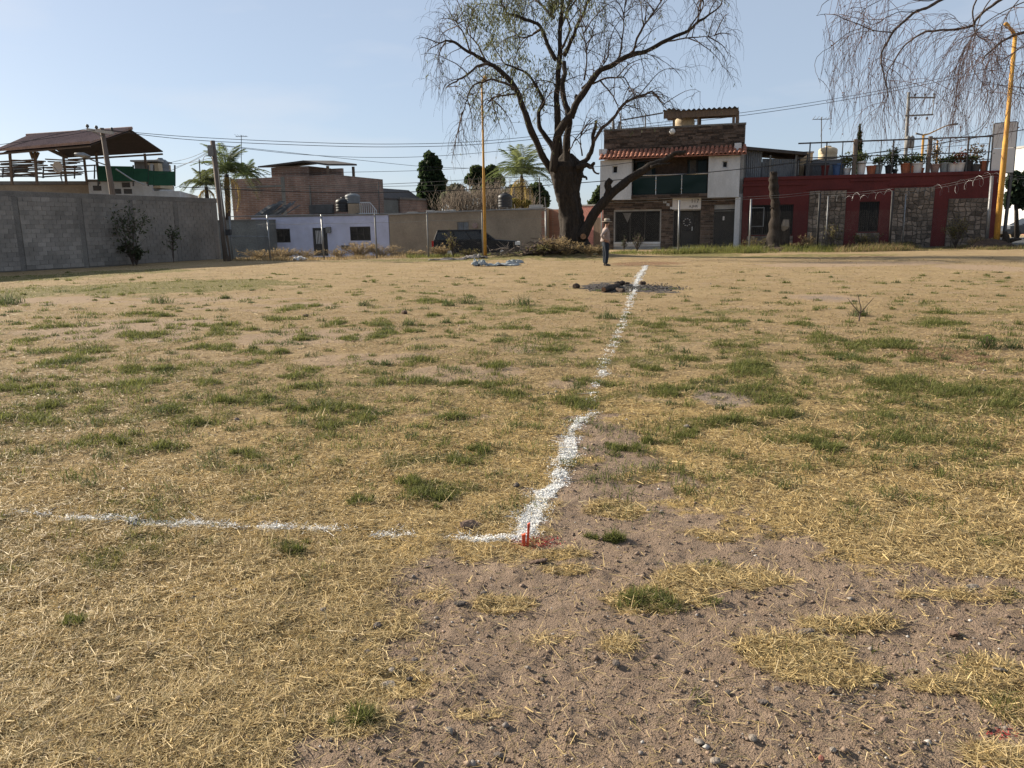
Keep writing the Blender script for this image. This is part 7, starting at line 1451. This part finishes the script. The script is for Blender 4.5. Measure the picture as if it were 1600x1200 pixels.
def crumple(name, label, px, py, rx, ry, h, mat, seed, cat='sheet'):
    p = G(px, py); n_ = 28; xs = np.linspace(-1, 1, n_); xx, yy = np.meshgrid(xs, xs); e = (fbm(xx * 1.6 + seed, yy * 1.6, 3) - .5)
    zz_ = h * np.clip(fbm(xx * 3 + seed, yy * 3, 4) * 1.6 - .45, 0, 1) * (1 - .6 * np.maximum(np.abs(xx), np.abs(yy)) ** 3) + .012; V = np.stack([p.x + (xx + e * .5) * rx, p.y + (yy + e.T * .5) * ry, gz1(p.x, p.y) + zz_], -1).reshape(-1, 3); i_ = np.arange(n_ * n_).reshape(n_, n_); Fq = np.stack([i_[:-1, :-1], i_[:-1, 1:], i_[1:, 1:], i_[1:, :-1]], -1).reshape(-1, 4)
    o = np_mesh(name, V, Fq, mat, origin=p); s = o.modifiers.new('solid', 'SOLIDIFY'); s.thickness = .01; return tag(o, label, cat)
crumple('crumpled_sheet', 'crumpled blue white plastic sheet on the grass left piece', 749, 416, .30, .25, .42, mt['tarp'], 2)
crumple('crumpled_sheet', 'flat blue white plastic sheet on the grass right piece', 785, 415.5, .65, .3, .17, mt['tarp'], 6)
crumple('crumpled_sheet', 'small blue white plastic sheet at the right end of the litter', 804, 412, .35, .25, .22, mt['tarp'], 11)
crumple('rubbish_cloth', 'pale crumpled rubbish beside the yellow lamp post', 742, 404.5, .6, .3, .28, mt['rag'], 4, 'rubbish')
crumple('rubbish_cloth', 'pale flattened rubbish left of the yellow lamp post', 700, 406.5, .9, .2, .13, mt['rag'], 8, 'rubbish')
crumple('plastic_bag', 'white plastic bag lying before the lilac house weeds', 469, 405.5, .35, .25, .3, mt['white'], 13, 'bag')
# ------------------------------------------------------------------ burnt wood
ash = G(985, 449)
def log(label, a, b, r, mat, ends=None, name='burnt_log', lift=0):
    a, b = G(*a), G(*b); a.z = g_z([a.x], [a.y])[0] + r * .8 + lift; b.z = g_z([b.x], [b.y])[0] + r * .8 + lift * .2; t_ = empty(name, a.lerp(b, .5), label, 'log'); pts = [a.lerp(b, f) + Vector((rng.normal(0, r * .12), rng.normal(0, r * .12), rng.normal(0, r * .12))) for f in (0, .25, .5, .75, 1)]
    mb = MB(); mb.tube(pts, [r * x for x in (.8, 1.1, .95, 1.05, .75)], 9); mb.build('log', mt[mat], t_, smooth=False)
    if ends: d = (b - a).normalized(); mb = MB(); mb.tube([pts[0] - d * .006, pts[0] - d * .004], [r * .7, r * .78], 9); mb.build('cut_end', mt[ends], t_)
log('largest charred log with a raw brown end in the ash patch', (943, 455), (966, 448), .072, 'charcoal', 'cutwood'); log('small half burnt log with raw end right of the largest charred log', (964, 453), (974, 455), .05, 'charcoal', 'cutwood'); log('black charred log behind the largest one', (962, 446), (975, 445), .06, 'charcoal')
log('lone charred chunk at the left edge of the ash patch', (897, 450), (904, 449.5), .065, 'charcoal'); log('small black chunk right of the chalk line in the ash', (1000, 445), (1008, 444.5), .05, 'charcoal'); log('short black stick in the middle of the ash', (978, 447), (983, 444), .03, 'charcoal', lift=.05)
p = ash; n_ = 1500; a = rng.uniform(0, 6.28, n_); rd = np.abs(rng.normal(0, .5, n_)); x = p.x + np.cos(a) * rd * 1.35 + .1; y = p.y + np.sin(a) * rd * 1.1; C = np.stack([x, y, g_z(x, y) + .012], 1); Vq, Fq, tc_ = leaf_cloud(C, .02, mixcol((.02, .018, .016), (.16, .15, .14), n_), flat=.8); o = np_mesh('ash_flakes', Vq, Fq, mt['straw'], tint=tc_, kind='stuff'); o['label'] = 'black and grey ash flakes round the burnt logs'
# ------------------------------------------------------------------ red stakes
def stake(label, px, py, pt, w_, lean):
    b = G(px, py); d = (CAM - b).length; h = (py - pt) / F_PX * d / .93; t_ = empty('wooden_stake', b, label, 'stake', 'red survey stakes at the chalk corner'); mb = MB(); mb.prism([b + Vector((sx * w_, sy * w_, -.03)) for sx, sy in ((-1, -1), (1, -1), (1, 1), (-1, 1))], [b + Vector((sx * w_ + lean, sy * w_, h + (0.004 if sx > 0 else -.003))) for sx, sy in ((-1, -1), (1, -1), (1, 1), (-1, 1))]); mb.build('shaft', mt['redpaint'], t_, bevel=.0015)
stake('taller thin red painted stake at the chalk corner', 823.5, 853, 819, .0062, .010); stake('shorter thick red painted stake beside the taller one', 818.5, 853, 835, .0088, 0)
for px, py, n_, sd_, lab in ((838, 850, 420, .05, 'red paint spatter on the dirt beside the stakes'), (1567, 1146, 50, .02, 'red paint spatter near the bottom right edge')):
    p = G(px, py); x = p.x + rng.normal(0, sd_ * 1.2, n_); y = p.y + rng.normal(0, sd_ * .7, n_); C = np.stack([x, y, g_z(x, y) + .006], 1); Vq, Fq, tc_ = leaf_cloud(C, .0035, mixcol((.42, .06, .05), (.28, .05, .045), n_), flat=.7); o = np_mesh('paint_spatter', Vq, Fq, mt['straw'], tint=tc_, kind='stuff'); o['label'] = lab
# ------------------------------------------------------------------ single stones and clods
def stone(label, px, py, rpx, mat, flat=.65, asp=1.3, rot=None, name='stone', cat='stone'):
    p = G(px, py); s = (.95 if rpx > 9 else .74) * rpx / F_PX * (CAM - p).length; me = bpy.data.meshes.new(name); n1, n2 = 9, 6; vs = []
    for i in range(n2 + 1):
        th = math.pi * i / n2
        for j in range(n1):
            ph = 2 * math.pi * j / n1; v = Vector((math.sin(th) * math.cos(ph) * asp, math.sin(th) * math.sin(ph), math.cos(th) * flat)); v *= 1 + (fbm(np.array([v.x * 1.7 + px]), np.array([v.y * 1.7 + v.z * 2 + py]), 3)[0] - .5) * .75; vs.append(v * s)
    z0 = float(g_z([p.x], [p.y])[0]); me.from_pydata([tuple(v) for v in vs], [], [(i * n1 + j, (i + 1) * n1 + j, (i + 1) * n1 + (j + 1) % n1, i * n1 + (j + 1) % n1) for i in range(n2) for j in range(n1)]); me.update()
    o = link(me, name, mt[mat]); o.location = (p.x, p.y, z0 + s * flat * .45 + .006); o.rotation_euler = (rng.normal(0, .15), rng.normal(0, .15), rng.uniform(0, 6.28) if rot is None else rot); tag(o, label, cat, 'loose stones on the field')
for a in (('brown bark like clod behind the faint chalk line', 737, 824, 13, 'stone_brown', .45, 1.6, .35), ('dark grey stone left of the main chalk line', 807, 763, 7, 'stone', .8, 1.1), ('flat brown stone just below the red stakes', 843, 879, 10, 'stone_brown', .35, 1.7, .2), ('white stone in a green tuft right of the chalk line', 1073, 668, 6, 'stone_pale', .8), ('small dark stone in the straw far left of the chalk', 370, 657, 4.5, 'stone', .8),
          ('dark stone in straw left of the dirt edge', 505, 958, 7, 'stone'), ('dark lumpy stone on straw near the dirt edge', 590, 981, 8, 'stone'), ('small black stone below the lumpy one', 553, 1004, 5, 'stone'), ('black stone in thin straw', 575, 1020, 6, 'stone'), ('dark oval stone at the upper right of the pebble group', 648, 1032, 7, 'stone', .5), ('grey stone in the middle of the pebble group', 613, 1048, 7, 'stone_pale', .5), ('pale flat slab stone at the pebble group', 604, 1069, 10, 'stone_pale', .3, 1.7, .3), ('dark stone right of the pale slab', 640, 1063, 6, 'stone'), ('pale pebble right of the dark stone', 660, 1052, 5, 'stone_pale', .5),
          ('thin dark flat stone at the straw edge', 719, 947, 8, 'stone', .3, 1.8, .0), ('dark stone above the lone straw patch', 756, 930, 6, 'stone'), ('small dark stone on bare dirt right', 848, 1062, 5, 'stone'), ('flat dark stone on bare dirt', 755, 1094, 6, 'stone', .4), ('black rough stone near the bottom edge', 780, 1181, 9, 'stone'), ('greenish pale stone near the bottom edge', 703, 1145, 8, 'stone_pale', .5), ('grey pebble alone on the dirt', 825, 1043, 5, 'stone_pale'), ('dark stone below the round straw tuft', 963, 1041, 8, 'stone', .6), ('dark brown clod on dirt at the right', 1490, 994, 8.5, 'stone_brown', .55), ('pale flat stone at the far right dirt', 1519, 919, 8, 'stone_pale', .35, 1.5, 0.),
          ('dark twig like clod among straw', 1259, 991, 9, 'stone', .3, 1.9, .1), ('stone half white half black below straw', 1215, 1080, 7, 'stone'), ('flat grey brown stone on dirt', 1193, 1103, 8, 'stone', .35, 1.6, .0), ('pale angular stone near the bottom centre right', 1176, 1157, 8, 'stone_pale', .6), ('large pale stone near the bottom centre', 1092, 1163, 9, 'stone_pale', .5), ('pale stone touching the bottom edge', 1117, 1193, 9, 'stone_pale', .6), ('small black clod on the dirt', 1138, 1085, 6, 'stone'), ('flat grey stone in straw at the right edge', 1563, 1053, 9, 'stone_pale', .4, 1.5, 0.), ('white speckled stone under the straw strip', 1368, 1070, 6, 'stone_pale'), ('grey stone in front of the straw strip', 1296, 1082, 7, 'stone'), ('small red stone at the bottom edge', 1283, 1187, 5.5, 'stone_red', .7), ('grey stone right of the red stone', 1301, 1179, 6, 'stone_pale'), ('black stone in straw at lower left', 185, 1099, 6, 'stone', .6), ('dark low clod at the left middle field', 478, 496, 6, 'stone_brown', .6), ('reddish clod in the middle field', 632, 490, 6, 'stone_brown', .8)):
    stone(*a)
